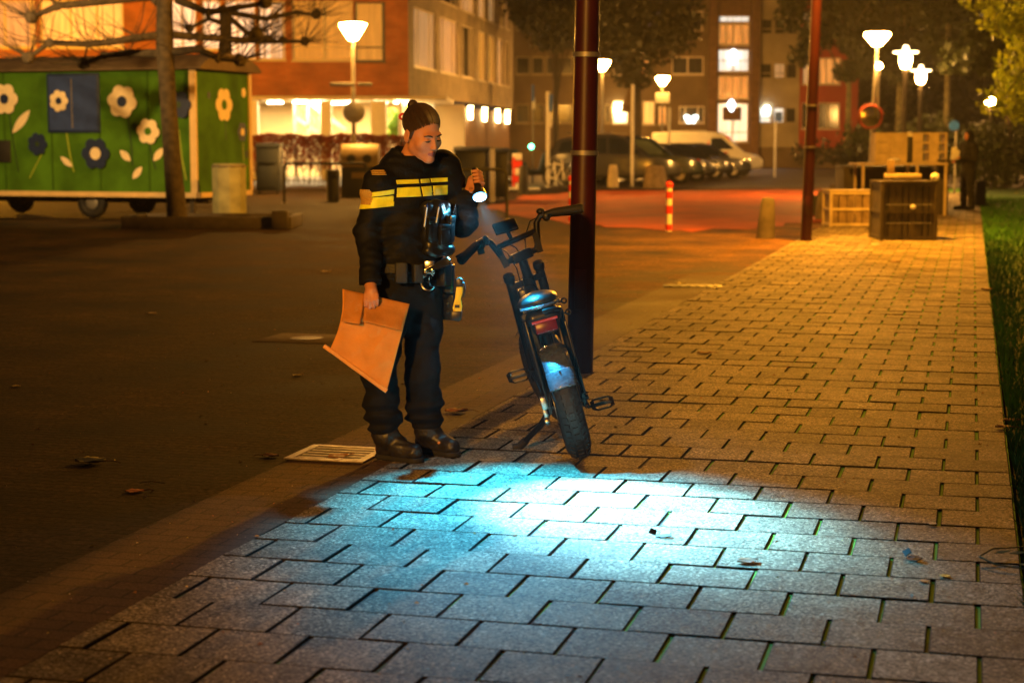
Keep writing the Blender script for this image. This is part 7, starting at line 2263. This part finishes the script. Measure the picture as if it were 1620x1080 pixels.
V, Q = leaves(rng, cen, np.array([[0.35, 0.3, 0.25]] * 16), 420, 0.13)
lp = thing('pot_plant', 'green pot plants glowing in the lit lobby left of the officer\'s head', 'plant', (XA, YA, 0))
mesh_np('foliage', V, Q, m_plant, lp, smooth=False)
b = MB(); b.lathe([(0.001, 0), (0.25, 0), (0.32, 0.5), (0.001, 0.5)], (gx(628), 1.6, 0.05), 14); b.tube([(gx(628), 1.6, 0.4), (gx(629), 1.6, 1.7)], 0.03, 6); b.build('pot', m_conc, lp)
ld = bpy.data.lights.new('lobby_light', 'AREA'); ld.energy = 850; ld.color = (1.0, 0.70, 0.32); ld.shape = 'RECTANGLE'; ld.size = 9; ld.size_y = 5
lo = bpy.data.objects.new('lobby_light', ld); COL.objects.link(lo); lo.parent = ba; lo.location = (xl / 2 - 0.3, 3.6, zg - 0.32)
b = MB(); b.box((-15.4, 9.5, 6.5), (30, 0.3, 13)); b.build('core_wall', m_pier, ba)

# --- flats across the back
YB, SB = 105.0, 105.0 / F
def bx(px): return (px - 810) * SB
def bz(py): return at(0, py, YB).z
bb = thing('flats', 'long block of flats with lit stair tower and red panels at the back', 'building', (0, YB, 0))
def wB(p0, p1, yb_, yt, pane, fm=None, mull=()): return (bx(p0), bx(p1), bz(yb_), bz(yt), pane, fm or m_frame_w, mull)
wl = []
for (yb_, yt) in ((195, 165), (118, 90), (48, 20), (-22, -50)):
    for (a, c) in ((816, 838), (841, 860), (863, 905), (912, 940), (956, 964)):
        wl.append(wB(a, c, yb_, yt, P_DARK, m_panel_b, ()))
wl += [wB(974, 996, 53, 16, P_LILAC), wB(1001, 1012, 56, 42, P_LILAC), wB(1016, 1046, 56, 17, P_LILAC, None, (0.5,)), wB(1060, 1108, 48, 18, P_DARK), wB(968, 1000, 118, 92, P_DARK), wB(1005, 1024, 120, 88, P_OR), wB(1060, 1110, 118, 90, P_DARK, None, (0.5,)),
       wB(968, 992, 196, 160, P_COOL), wB(1015, 1034, 197, 160, P_WARM), wB(1040, 1052, 197, 168, P_OR), wB(1072, 1112, 195, 168, P_DARK, None, (0.25, 0.75))]
facade(bb, (0, 0, 0), (1, 0, 0), (0, -1, 0), bx(790), bx(1118), 0, 17, wl, m_panel_dk)
# stair tower
tw_ = []
P_BRIGHT = pane_mat('stair_glass_bright', (0.95, 0.85, 0.62), 0.42, 0.3)
tw_ += [wB(1132, 1181, 225, 163, P_BRIGHT, None, (0.5, (0.25,))), wB(1132, 1181, 157, 120, P_OR, None, (0.25, 0.5, 0.75)), wB(1132, 1181, 114, 78, P_COOL, None, (0.5, (0.5,))), wB(1132, 1181, 72, 38, P_OR, None, (0.25, 0.5, 0.75)), wB(1132, 1181, 36, 25, P_COOL)]
tw_ = [(a, c, min(d, e), max(d, e), p, f2, m2) for (a, c, d, e, p, f2, m2) in tw_]
facade(bb, (0, 0, 0), (1, 0, 0), (0, -1, 0), bx(1118), bx(1195), 0, 17, tw_, m_pier, wall_name='tower_wall')
b = MB()
for (a, c) in ((1117, 1130), (1183, 1196)): b.box(((bx(a) + bx(c)) / 2, -0.22, 8.5), (bx(c) - bx(a), 0.42, 17))
b.build('tower_pier', m_pier, bb)
b = MB(); b.ell((bx(1156), -0.05, bz(90)), (0.20, 0.08, 0.45), 10); b.build('stair_lamp', EM('stair_lamp_glow', (0.85, 0.92, 1.0), 3), bb, smooth=True)
b = MB(); b.ell((bx(1154), -0.05, bz(168)), (0.22, 0.08, 0.4), 10); b.build('stair_lamp', EM('stair_lamp_glow', (0.85, 0.92, 1.0), 3), bb, smooth=True)
b = MB(); b.box((bx(1155), -0.06, bz(180)), (1.1, 0.06, 0.8)); b.build('door_canopy', m_pier, bb)
# beige bay
wl = []
for (yb_, yt) in ((195, 170), (125, 100), (55, 30), (-16, -40)):
    for i, (a, c) in enumerate(((1198, 1217), (1219, 1237), (1239, 1256))):
        pn = P_DARK if not (yb_ == 195 and i < 2) else P_COOL
        if yb_ == 125 and i == 1: pn = P_PALE
        wl.append(wB(a, c, yb_, yt, pn, m_panel_b, ((0.35,),) if i < 2 else ()))
facade(bb, (0, -0.12, 0), (1, 0, 0), (0, -1, 0), bx(1196), bx(1260), bz(233), 17, wl, m_panel_b, wall_name='bay_wall')
# red bay
wl = []
for (yb_, yt) in ((204, 163), (134, 92), (62, 20), (-10, -50)):
    wl.append(wB(1264, 1286, yb_, yt, P_DARK if yb_ == 204 else P_PALE, None, (0.5,)))
    wl.append(wB(1290, 1324, yb_, yt, P_OR if yb_ == 134 else P_DARK, None, (0.33, 0.66) if yb_ == 134 else (0.45,)))
    wl.append(wB(1334, 1339, yb_, yt, P_WARM if yb_ == 134 else P_DARK))
facade(bb, (0, -0.10, 0), (1, 0, 0), (0, -1, 0), bx(1260), bx(1352), bz(234), 17, wl, m_panel_r, wall_name='red_bay_wall')
b = MB(); b.box(((bx(1196) + bx(1352)) / 2, 0.1, bz(233) / 2), (bx(1352) - bx(1196), 0.3, bz(233))); b.build('plinth', m_panel_dk, bb)
b = MB(); b.box(((bx(790) + bx(1352)) / 2, 6, 8.4), (bx(1352) - bx(790), 11.4, 16.8)); b.build('core', m_panel_dk, bb)
# butterfly-shaped light in a ground floor window
b = MB()
for s in (-1, 1):
    b.ell((bx(1091) + s * 0.22, -0.02, bz(189) + 0.09), (0.21, 0.03, 0.15), 14, rot=(0, -s * 0.5, 0)); b.ell((bx(1091) + s * 0.14, -0.02, bz(189) - 0.13), (0.13, 0.03, 0.12), 12, rot=(0, s * 0.5, 0))
b.build('butterfly_light', EM('butterfly_glow', (0.75, 1.0, 0.95), 3), bb)
b = MB(); b.ell((bx(977), -0.12, bz(173)), 0.22, 12); b.build('doorway_lamp', m_glow, bb, smooth=True)
b = MB(); b.ell((bx(1209), -0.2, bz(172)), 0.16, 12); b.build('bay_lamp', EM('bay_lamp_glow', (0.8, 0.95, 1.0), 14), bb, smooth=True)
# dark hall closing the far right
t = thing('tall_building', 'dark distant tower block with a few tiny lit windows, top right', 'building', (at(1480, 0, 140).x, 140, 0))
b = MB(); b.box((0, 4, 14), (26, 8, 28)); b.build('wall', m_panel_dk, t)
for px, py, mm in ((1504, 42, P_OR), (1556, 19, P_COOL), (1544, 27, P_PALE), (1529, 36, P_PALE), (1508, 5, P_PALE)):
    b = MB(); p = at(px, py, 139.9); b.box((p.x - t.location.x, -0.05, p.z), (0.30, 0.1, 0.8)); b.build('window', mm, t)
# ------------------------------------------------------------------ man standing by the stall
def bystander():
    Yp = gnd(1530, 332).y
    base = Vector((at(1531, 300, Yp).x, Yp, 0))
    t = thing('person', 'man in dark hooded clothes standing beside the stall table, looking at a paper', 'person', base, (0, 0, R(-65)))
    m_dk = M('dark_winter_jacket', (0.005, 0.005, 0.006), rough=0.8, var=0.3, scale=8)
    Z = lambda *p: Vector(p)
    RSH, REL, RWR = Z(-0.19, 0, 1.43), Z(-0.24, -0.03, 1.14), Z(-0.12, -0.27, 1.10)
    LSH, LEL, LWR = Z(0.19, 0, 1.43), Z(0.24, -0.02, 1.14), Z(0.10, -0.29, 1.16)
    f = Field((-0.42, -0.45, -0.01), (0.42, 0.32, 1.86), 0.0085)
    f.chain([Z(0, 0, 0.92), Z(0, 0, 1.15), Z(0, 0, 1.38)], [0.13, 0.125, 0.12], 0.05, flat=((0, 1, 0), 1.3))
    for s in (-1, 1):
        f.chain([Z(s * 0.09, 0, 0.9), Z(s * 0.12, -0.02, 0.5), Z(s * 0.14, 0.01, 0.09)], [0.085, 0.055, 0.04], 0.03)
        f.chain([Z(s * 0.14, 0.02, 0.05), Z(s * 0.17, -0.17, 0.035)], [0.04, 0.03], 0.02)
    f.chain([RSH, Z(0, 0, 1.42), LSH], [0.05, 0.07, 0.05], 0.04)
    for a, b_, c in ((RSH, REL, RWR), (LSH, LEL, LWR)):
        f.chain([a, b_, c], [0.05, 0.04, 0.03], 0.02)
        d = (c - b_).normalized()
        f.cap(c, c + d * 0.07, 0.03, 0.026, 0.012)
        sd = d.cross(Z(0, 0, 1)).normalized()
        for k in range(4):
            q = c + d * 0.07 + sd * (-0.027 + 0.018 * k)
            f.chain([q, q + d * 0.04, q + d * 0.06 + Z(0, 0, -0.03)], [0.010, 0.009, 0.008], 0.004)
        f.chain([c + d * 0.03 + Z(0, 0, 0.02), c + d * 0.07 + Z(0, 0, 0.04)], [0.012, 0.009], 0.006)
    f.chain([Z(0, 0.01, 1.45), Z(0, -0.02, 1.56)], [0.055, 0.05], 0.02)
    f.ell(Z(0, -0.02, 1.665), (0.074, 0.094, 0.105), None, 0.02); f.ell(Z(0, -0.055, 1.61), (0.055, 0.055, 0.07), None, 0.02)
    f.cap(Z(0, -0.115, 1.655), Z(0, -0.128, 1.625), 0.009, 0.013, 0.012)
    f.build('body', m_skin, t)
    f = Field((-0.42, -0.45, 0.75), (0.42, 0.32, 1.86), 0.0085)
    f.chain([Z(0, 0, 0.86), Z(0, 0, 1.1), Z(0, 0.0, 1.36)], [0.165, 0.17, 0.17], 0.05, flat=((0, 1, 0), 1.25))
    f.chain([RSH, Z(0, 0.02, 1.43), LSH], [0.075, 0.085, 0.075], 0.05)
    f.chain([RSH, REL, RWR], [0.085, 0.07, 0.05], 0.03); f.chain([LSH, LEL, LWR], [0.085, 0.07, 0.05], 0.03)
    f.wrinkle(0.008, 20, 20, 35, 3)
    j = f.build('jacket', m_dk, t)
    f = Field((-0.2, -0.25, 1.4), (0.2, 0.25, 1.86), 0.0085)
    f.ell(Z(0, 0.0, 1.66), (0.105, 0.125, 0.135), None, 0); f.cap(Z(0, 0.03, 1.45), Z(0, 0.02, 1.6), 0.09, 0.09, 0.04)
    f.ell(Z(0, -0.13, 1.64), (0.075, 0.09, 0.095), None, 0.01, 'sub')
    f.build('hood', m_dk, t)
    f = Field((-0.35, -0.35, 0.05), (0.35, 0.3, 1.0), 0.0085)
    f.chain([Z(0, 0, 0.93), Z(0, 0, 0.85)], [0.15, 0.15], 0.04, flat=((0, 1, 0), 1.2))
    for s in (-1, 1): f.chain([Z(s * 0.09, 0, 0.86), Z(s * 0.12, -0.02, 0.5), Z(s * 0.14, 0.01, 0.12)], [0.11, 0.085, 0.075], 0.03)
    f.wrinkle(0.008, 18, 18, 40, 5)
    f.build('trousers', m_dk, t)
    for s in (-1, 1):
        f = Field((s * 0.15 - 0.15, -0.3, -0.01), (s * 0.15 + 0.15, 0.2, 0.2), 0.0085)
        f.chain([Z(s * 0.14, 0.03, 0.06), Z(s * 0.175, -0.19, 0.045)], [0.055, 0.045], 0.01); f.cap(Z(s * 0.14, 0.01, 0.1), Z(s * 0.14, 0.02, 0.06), 0.055, 0.055, 0.02)
        f.plane((0, 0, 0.002), (0, 0, -1)); f.build('shoe', m_sole, t)
    # the sheet in his hands
    Mw = Matrix.Translation(base) @ Matrix.Rotation(R(-65), 4, 'Z')
    p = Mw @ Vector((0.0, -0.38, 1.24))
    s = thing('paper', 'white folded paper held up by the dark hooded man', 'paper', p, (R(-20), 0, R(-30)))
    b = MB(); b.prism([(-0.10, -0.13), (0.09, -0.12), (0.10, 0.08), (0.02, 0.13), (-0.09, 0.12)], (0, 0, 0), (1, 0, 0), (0, 0, 1), 0.006); b.build('sheet', m_white, s)
    b = MB(); b.prism([(-0.09, 0.0), (0.02, 0.02), (0.03, 0.16), (-0.08, 0.15)], (0.0, -0.012, 0), (1, 0.2, 0), (0, -0.2, 1), 0.006); b.build('fold', m_white, s)
bystander()
t = thing('satchel', 'dark upright trolley bag standing behind the hooded man on the lawn edge', 'bag', (at(1549, 318, 41.5).x, 41.5, 0))
b = MB(); b.box((0, 0, 0.32), (0.26, 0.3, 0.6)); b.build('bag_body', m_black, t, bevel=0.04)
b = MB(); b.tube([(-0.1, 0, 0.6), (-0.1, 0, 0.95), (0.1, 0, 0.95), (0.1, 0, 0.6)], 0.015, 6); b.build('handle', m_black, t)

# ------------------------------------------------------------------ ground ironwork and litter
m_iron = M('worn_cast_iron', (0.25, 0.20, 0.15), rough=0.42, metal=0.75, var=0.35, scale=12, bump=0.3, bscale=50)
m_pit = M('drain_pit', (0.006, 0.006, 0.006), rough=0.9)
g0 = gnd(534, 718)
t = thing('drain_grate', 'iron drain grate with slots in the gutter at the officer\'s feet', 'drain', (g0.x, g0.y, 0.0), (0, 0, -TH))
w, d = 0.40, 0.40
b = MB()
b.box((0, -d / 2 + 0.02, 0.004), (w, 0.04, 0.006)); b.box((0, d / 2 - 0.02, 0.004), (w, 0.04, 0.006)); b.box((-w / 2 + 0.02, 0, 0.004), (0.04, d - 0.082, 0.006)); b.box((w / 2 - 0.02, 0, 0.004), (0.04, d - 0.082, 0.006))
b.build('grate_frame', m_iron, t)
b = MB()
for i in range(5): b.box((0, -d / 2 + 0.072 + i * 0.064, 0.003), (w - 0.084, 0.022, 0.003))
b.build('bars', m_iron, t)
b = MB(); b.box((0, 0, -0.0005), (w - 0.01, d - 0.01, 0.004)); b.build('pit', m_pit, t)
g0 = gnd(482, 533)
t = thing('manhole_cover', 'square manhole cover with a shiny patch left of the bag', 'manhole', (g0.x, g0.y, -0.012), (0, 0, -TH))
b = MB(); b.box((0, 0, 0), (0.62, 0.62, 0.008)); b.build('frame', M('manhole_frame', (0.12, 0.085, 0.055), rough=0.9, spec=0.2, var=0.3, scale=12), t, bevel=0.003)
b = MB(); b.cyl((0.02, 0.0, 0.002), (0.02, 0.0, 0.0065), 0.13, n=32); 
b.build('cover', M('cover_iron', (0.16, 0.12, 0.08), rough=0.5, metal=0.5, var=0.6, scale=14, bump=0.8, bscale=30), t)  # small brighter disc set in to give the plate its highlight
g0 = gnd(1096, 452)
t = thing('kerb_drain', 'dark gully mouth with pale leaves at the left edge of the far paving', 'drain', (g0.x, g0.y, -0.003), (0, 0, R(-4)))
b = MB(); b.box((0, 0, 0), (0.62, 0.34, 0.012)); b.build('gully_frame', m_black, t, bevel=0.003)
b = MB()
for i in range(6): b.box((-0.24 + 0.096 * i, 0, 0.006), (0.03, 0.28, 0.012))
b.build('bars', m_black, t)

m_lf = [M('orange_dead_leaf', (0.62, 0.20, 0.05), rough=0.7, var=0.3, scale=30), M('brown_dead_leaf', (0.24, 0.10, 0.035), rough=0.7, var=0.4, scale=30), M('olive_dead_leaf', (0.32, 0.28, 0.10), rough=0.7, var=0.3, scale=30), M('yellow_dead_leaf', (0.5, 0.36, 0.07), rough=0.6, var=0.3, scale=30), M('pale_dry_leaf', (0.55, 0.42, 0.25), rough=0.7, var=0.2, scale=30)]
def gz(p):
    u = EU.dot(p)
    return -0.0115 if u < -3.12 else (-0.0055 if u < U0 else (0.002 if u < U1 else -0.006))
def leaf(px, py, size, label, mi, rz, curl=0.3, group=None, seed=0, stalk=True):
    rng = random.Random(seed + int(px))
    g = gnd(px, py)
    t = thing('fallen_leaf', label, 'leaf', (g.x, g.y, gz(g)), (0, 0, rz), group=group)
    n, k = 10, 4
    V, Q = [], []
    for i in range(n + 1):
        u = i / n
        wd = size * 0.42 * (math.sin(PI * u) ** 0.7) * (1 + 0.18 * math.sin(u * 21 + seed))
        for j in range(-k, k + 1):
            v = j / k
            V.append((size * (u - 0.5), wd * v, 0.002 + 0.35 * curl * size * (abs(v) ** 1.5 * 0.35 + (u - 0.5) ** 2 * 0.5) + 0.02 * size * (1 + math.sin(9 * u + 5 * v))))
    m_ = 2 * k + 1
    for i in range(n):
        for j in range(2 * k): Q.append((i * m_ + j, i * m_ + j + 1, (i + 1) * m_ + j + 1, (i + 1) * m_ + j))
    o = mesh_np('leaf_blade', V, Q, m_lf[mi], t)
    md = o.modifiers.new('t', 'SOLIDIFY'); md.thickness = 0.0015
    if stalk:
        b = MB(); b.tube([(size * 0.48, 0, 0.004 + curl * size * 0.1), (size * 0.75, size * 0.05, 0.012), (size * 1.0, -size * 0.02, 0.004)], [0.0022, 0.0018, 0.0014], 5); b.build('stalk', m_lf[1], t)
    return t
leaf(213, 774, 0.085, 'orange dead leaf with a long stalk lying on the dark bricks at lower left', 0, R(8), 0.25, seed=1)
leaf(143, 729, 0.15, 'long olive curled leaf on the dark bricks at far left', 2, R(-4), 0.8, seed=2)
leaf(428, 719, 0.085, 'brown crumpled leaf just left of the drain grate', 1, R(170), 0.6, seed=3)
leaf(722, 651, 0.13, 'brown curled leaf behind the officer\'s left boot', 1, R(6), 0.7, seed=4)
leaf(1183, 890, 0.085, 'small brown leaf in the blue torchlight, nearest the viewer of those there', 1, R(20), 0.5, seed=5, stalk=False)
leaf(470, 592, 0.07, 'thin yellow forked leaf on the bricks left of the bag', 3, R(60), 0.5, seed=6)
leaf(25, 609, 0.06, 'tiny yellow leaf at the far left edge of the bricks', 3, R(0), 0.4, seed=7, stalk=False)
leaf(240, 494, 0.09, 'pale leaf alone on the dark square before the tree bed', 4, R(5), 0.2, seed=8, stalk=False)
leaf(535, 722, 0.11, 'dry leaf lying across the bars of the drain grate', 1, R(35), 0.5, seed=9)
leaf(1495, 913, 0.045, 'small yellow seed leaf on the paving near the right edge', 3, R(50), 0.3, seed=10, stalk=False)
leaf(1462, 921, 0.035, 'tiny orange leaf next to the yellow seed leaf on the paving', 0, R(10), 0.2, seed=11, stalk=False)
leaf(1475, 830, 0.04, 'tiny pale leaf at the upper rim of the torchlit paving', 4, R(-30), 0.2, seed=12, stalk=False)
leaf(1114, 560, 0.10, 'dark leaf with a pale glint on the paving right of the red post', 1, R(0), 0.6, seed=13)
leaf(1416, 415, 0.16, 'dark leaf on the golden far paving before the dark crate', 1, R(-15), 0.4, seed=14)
leaf(1561, 459, 0.14, 'brown leaf on the right paving edge, level with the golden patch', 1, R(20), 0.6, seed=15)
leaf(1600, 665, 0.09, 'brown leaf on the grass edge at right, upper of the two', 1, R(5), 0.7, seed=16)
leaf(1588, 678, 0.09, 'brown leaf on the grass edge at right, lower of the two', 1, R(-10), 0.7, seed=17)
leaf(1077, 448, 0.10, 'yellow leaf on the left end of the dark gully mouth', 3, R(0), 0.4, seed=18, stalk=False)
leaf(1099, 452, 0.09, 'pale leaf in the middle of the dark gully mouth', 4, R(40), 0.4, seed=19, stalk=False)
leaf(1123, 453, 0.09, 'yellow leaf on the right end of the dark gully mouth', 3, R(15), 0.4, seed=20, stalk=False)
leaf(515, 429, 0.13, 'pale brown leaf on the bricks left of the officer\'s sleeve', 4, R(0), 0.4, seed=21, stalk=False)
leaf(1247, 543, 0.05, 'tiny pale leaf on the golden paving in the middle', 4, R(20), 0.2, seed=22, stalk=False)
leaf(1608, 305, 0.16, 'pale leaf lying on the green lawn at the right edge', 3, R(30), 0.5, seed=23, stalk=False)
# foil wrappers and twigs
m_foil = M('dark_foil', (0.25, 0.28, 0.32), rough=0.18, metal=0.9, var=0.3, scale=20)
def wrapper(px, py, s, label, mats, rz):
    g = gnd(px, py); rng = random.Random(int(px))
    t = thing('wrapper', label, 'litter', (g.x, g.y, 0.004), (0, 0, rz))
    b = MB()
    b.prism([(-0.5 * s, -0.15 * s), (-0.1 * s, -0.28 * s), (0.5 * s, -0.2 * s), (0.48 * s, 0.18 * s), (0.05 * s, 0.22 * s), (-0.42 * s, 0.2 * s)], (0, 0, 0.002), (1, 0, 0.12), (0, 1, 0.35), 0.004)
    b.build('wrapper_sheet', mats[0], t)
    b = MB(); b.prism([(-0.95 * s, -0.02 * s), (-0.5 * s, -0.14 * s), (-0.42 * s, 0.18 * s), (-0.8 * s, 0.3 * s)], (0, 0, 0.004), (1, 0, -0.15), (0, 1, 0.7), 0.004); b.build('torn_flap', mats[1], t)
    b = MB(); b.prism([(-0.2 * s, -0.1 * s), (0.4 * s, -0.1 * s), (0.38 * s, 0.08 * s), (-0.15 * s, 0.1 * s)], (0, -0.01, 0.012), (1, 0, 0.12), (0, 1, 0.35), 0.003); b.build('printed_patch', mats[2], t)
wrapper(1050, 849, 0.062, 'torn dark wrapper lying in the brightest torchlight', (m_black, m_black, m_white), R(-6))
wrapper(1446, 886, 0.07, 'crumpled shiny foil scrap on the paving at right', (m_foil, m_black, m_foil), R(-65))
m_twig = M('twig_bark', (0.16, 0.13, 0.05), rough=0.7, var=0.3, scale=40)
g = gnd(1590, 893)
t = thing('twig', 'curved leafy twig on the paving at the right edge', 'twig', (g.x, g.y, 0.006))
b = MB(); b.tube([(0.12, 0.13, 0.03), (-0.02, 0.10, 0.03), (-0.085, 0.03, 0.018), (-0.05, -0.06, 0.01), (0.05, -0.12, 0.006), (0.14, -0.14, 0.006)], [0.003, 0.004, 0.004, 0.0035, 0.003, 0.002], 6); b.build('stalk', m_twig, t, smooth=True)
b = MB()
for (x, y, a) in ((-0.02, 0.07, 0.3), (0.03, 0.06, 0.1), (0.02, -0.10, -0.5), (0.08, -0.125, -0.2)):
    b.prism([(0, 0), (0.03, 0.010), (0.075, 0.002), (0.03, -0.009)], (x, y, 0.02), (math.cos(a), math.sin(a), 0.05), (-math.sin(a), math.cos(a), 0.25), 0.002)
b.build('twig_leaf', m_lf[2], t)
g = gnd(240, 766)
t = thing('twig', 'thin pale stalk behind the orange leaf at lower left', 'twig', (g.x, g.y, 0.004))
b = MB(); b.tube([(-0.05, 0, 0.004), (0.0, 0.006, 0.01), (0.06, -0.004, 0.003)], 0.0018, 5); b.ell((-0.05, 0, 0.004), 0.003, 6); b.build('stalk', m_twig, t)

# crumbs, seeds and leaf scraps nobody could count
def crumbs():
    rng = np.random.RandomState(17)
    N = 1500
    V = []
    mi = []
    for i in range(N):
        v = 3.6 + rng.rand() ** 1.5 * 22
        u = rng.uniform(-6.5, 0.35)
        p = uv(u, v)
        s = 0.0025 + 0.006 * rng.rand() ** 3
        a = rng.rand() * 6.28
        d = np.array([math.cos(a), math.sin(a), 0]); e = np.array([-math.sin(a), math.cos(a), 0])
        c = np.array([p.x, p.y, gz(p) + 0.001])
        V += [c - d * s * 1.6, c + e * s * 0.7 + [0, 0, s * 0.9], c + d * s * 1.6, c - e * s * 0.7 + [0, 0, s * 0.4]]
        mi.append(rng.choice([0, 1, 1, 3, 4, 4]))
    o = mesh_np('litter_crumbs', V, np.arange(N * 4).reshape(-1, 4), m_lf, smooth=False)
    o.data.polygons.foreach_set('material_index', np.array(mi, dtype=np.int32))
    o['kind'] = 'stuff'; o['label'] = 'tiny leaf scraps and crumbs scattered over the ground'
crumbs()
# ------------------------------------------------------------------ thin haze volume added to give a glow round the lamps
def haze():
    m = bpy.data.materials.new('glow_haze'); m.use_nodes = True
    nt = m.node_tree
    nt.nodes.remove(nt.nodes['Principled BSDF'])
    v = nt.nodes.new('ShaderNodeVolumePrincipled')
    v.inputs['Color'].default_value = (0.9, 0.88, 0.85, 1)
    v.inputs['Density'].default_value = 0.0004
    v.inputs['Anisotropy'].default_value = 0.35
    nt.links.new(v.outputs[0], nt.nodes['Material Output'].inputs['Volume'])
    b = MB(); b.box((0, 120, 16.4), (330, 372, 37.0))
    o = b.build('haze', m); o['kind'] = 'stuff'; o['label'] = 'thin haze added for the glow round the lamps'
haze()
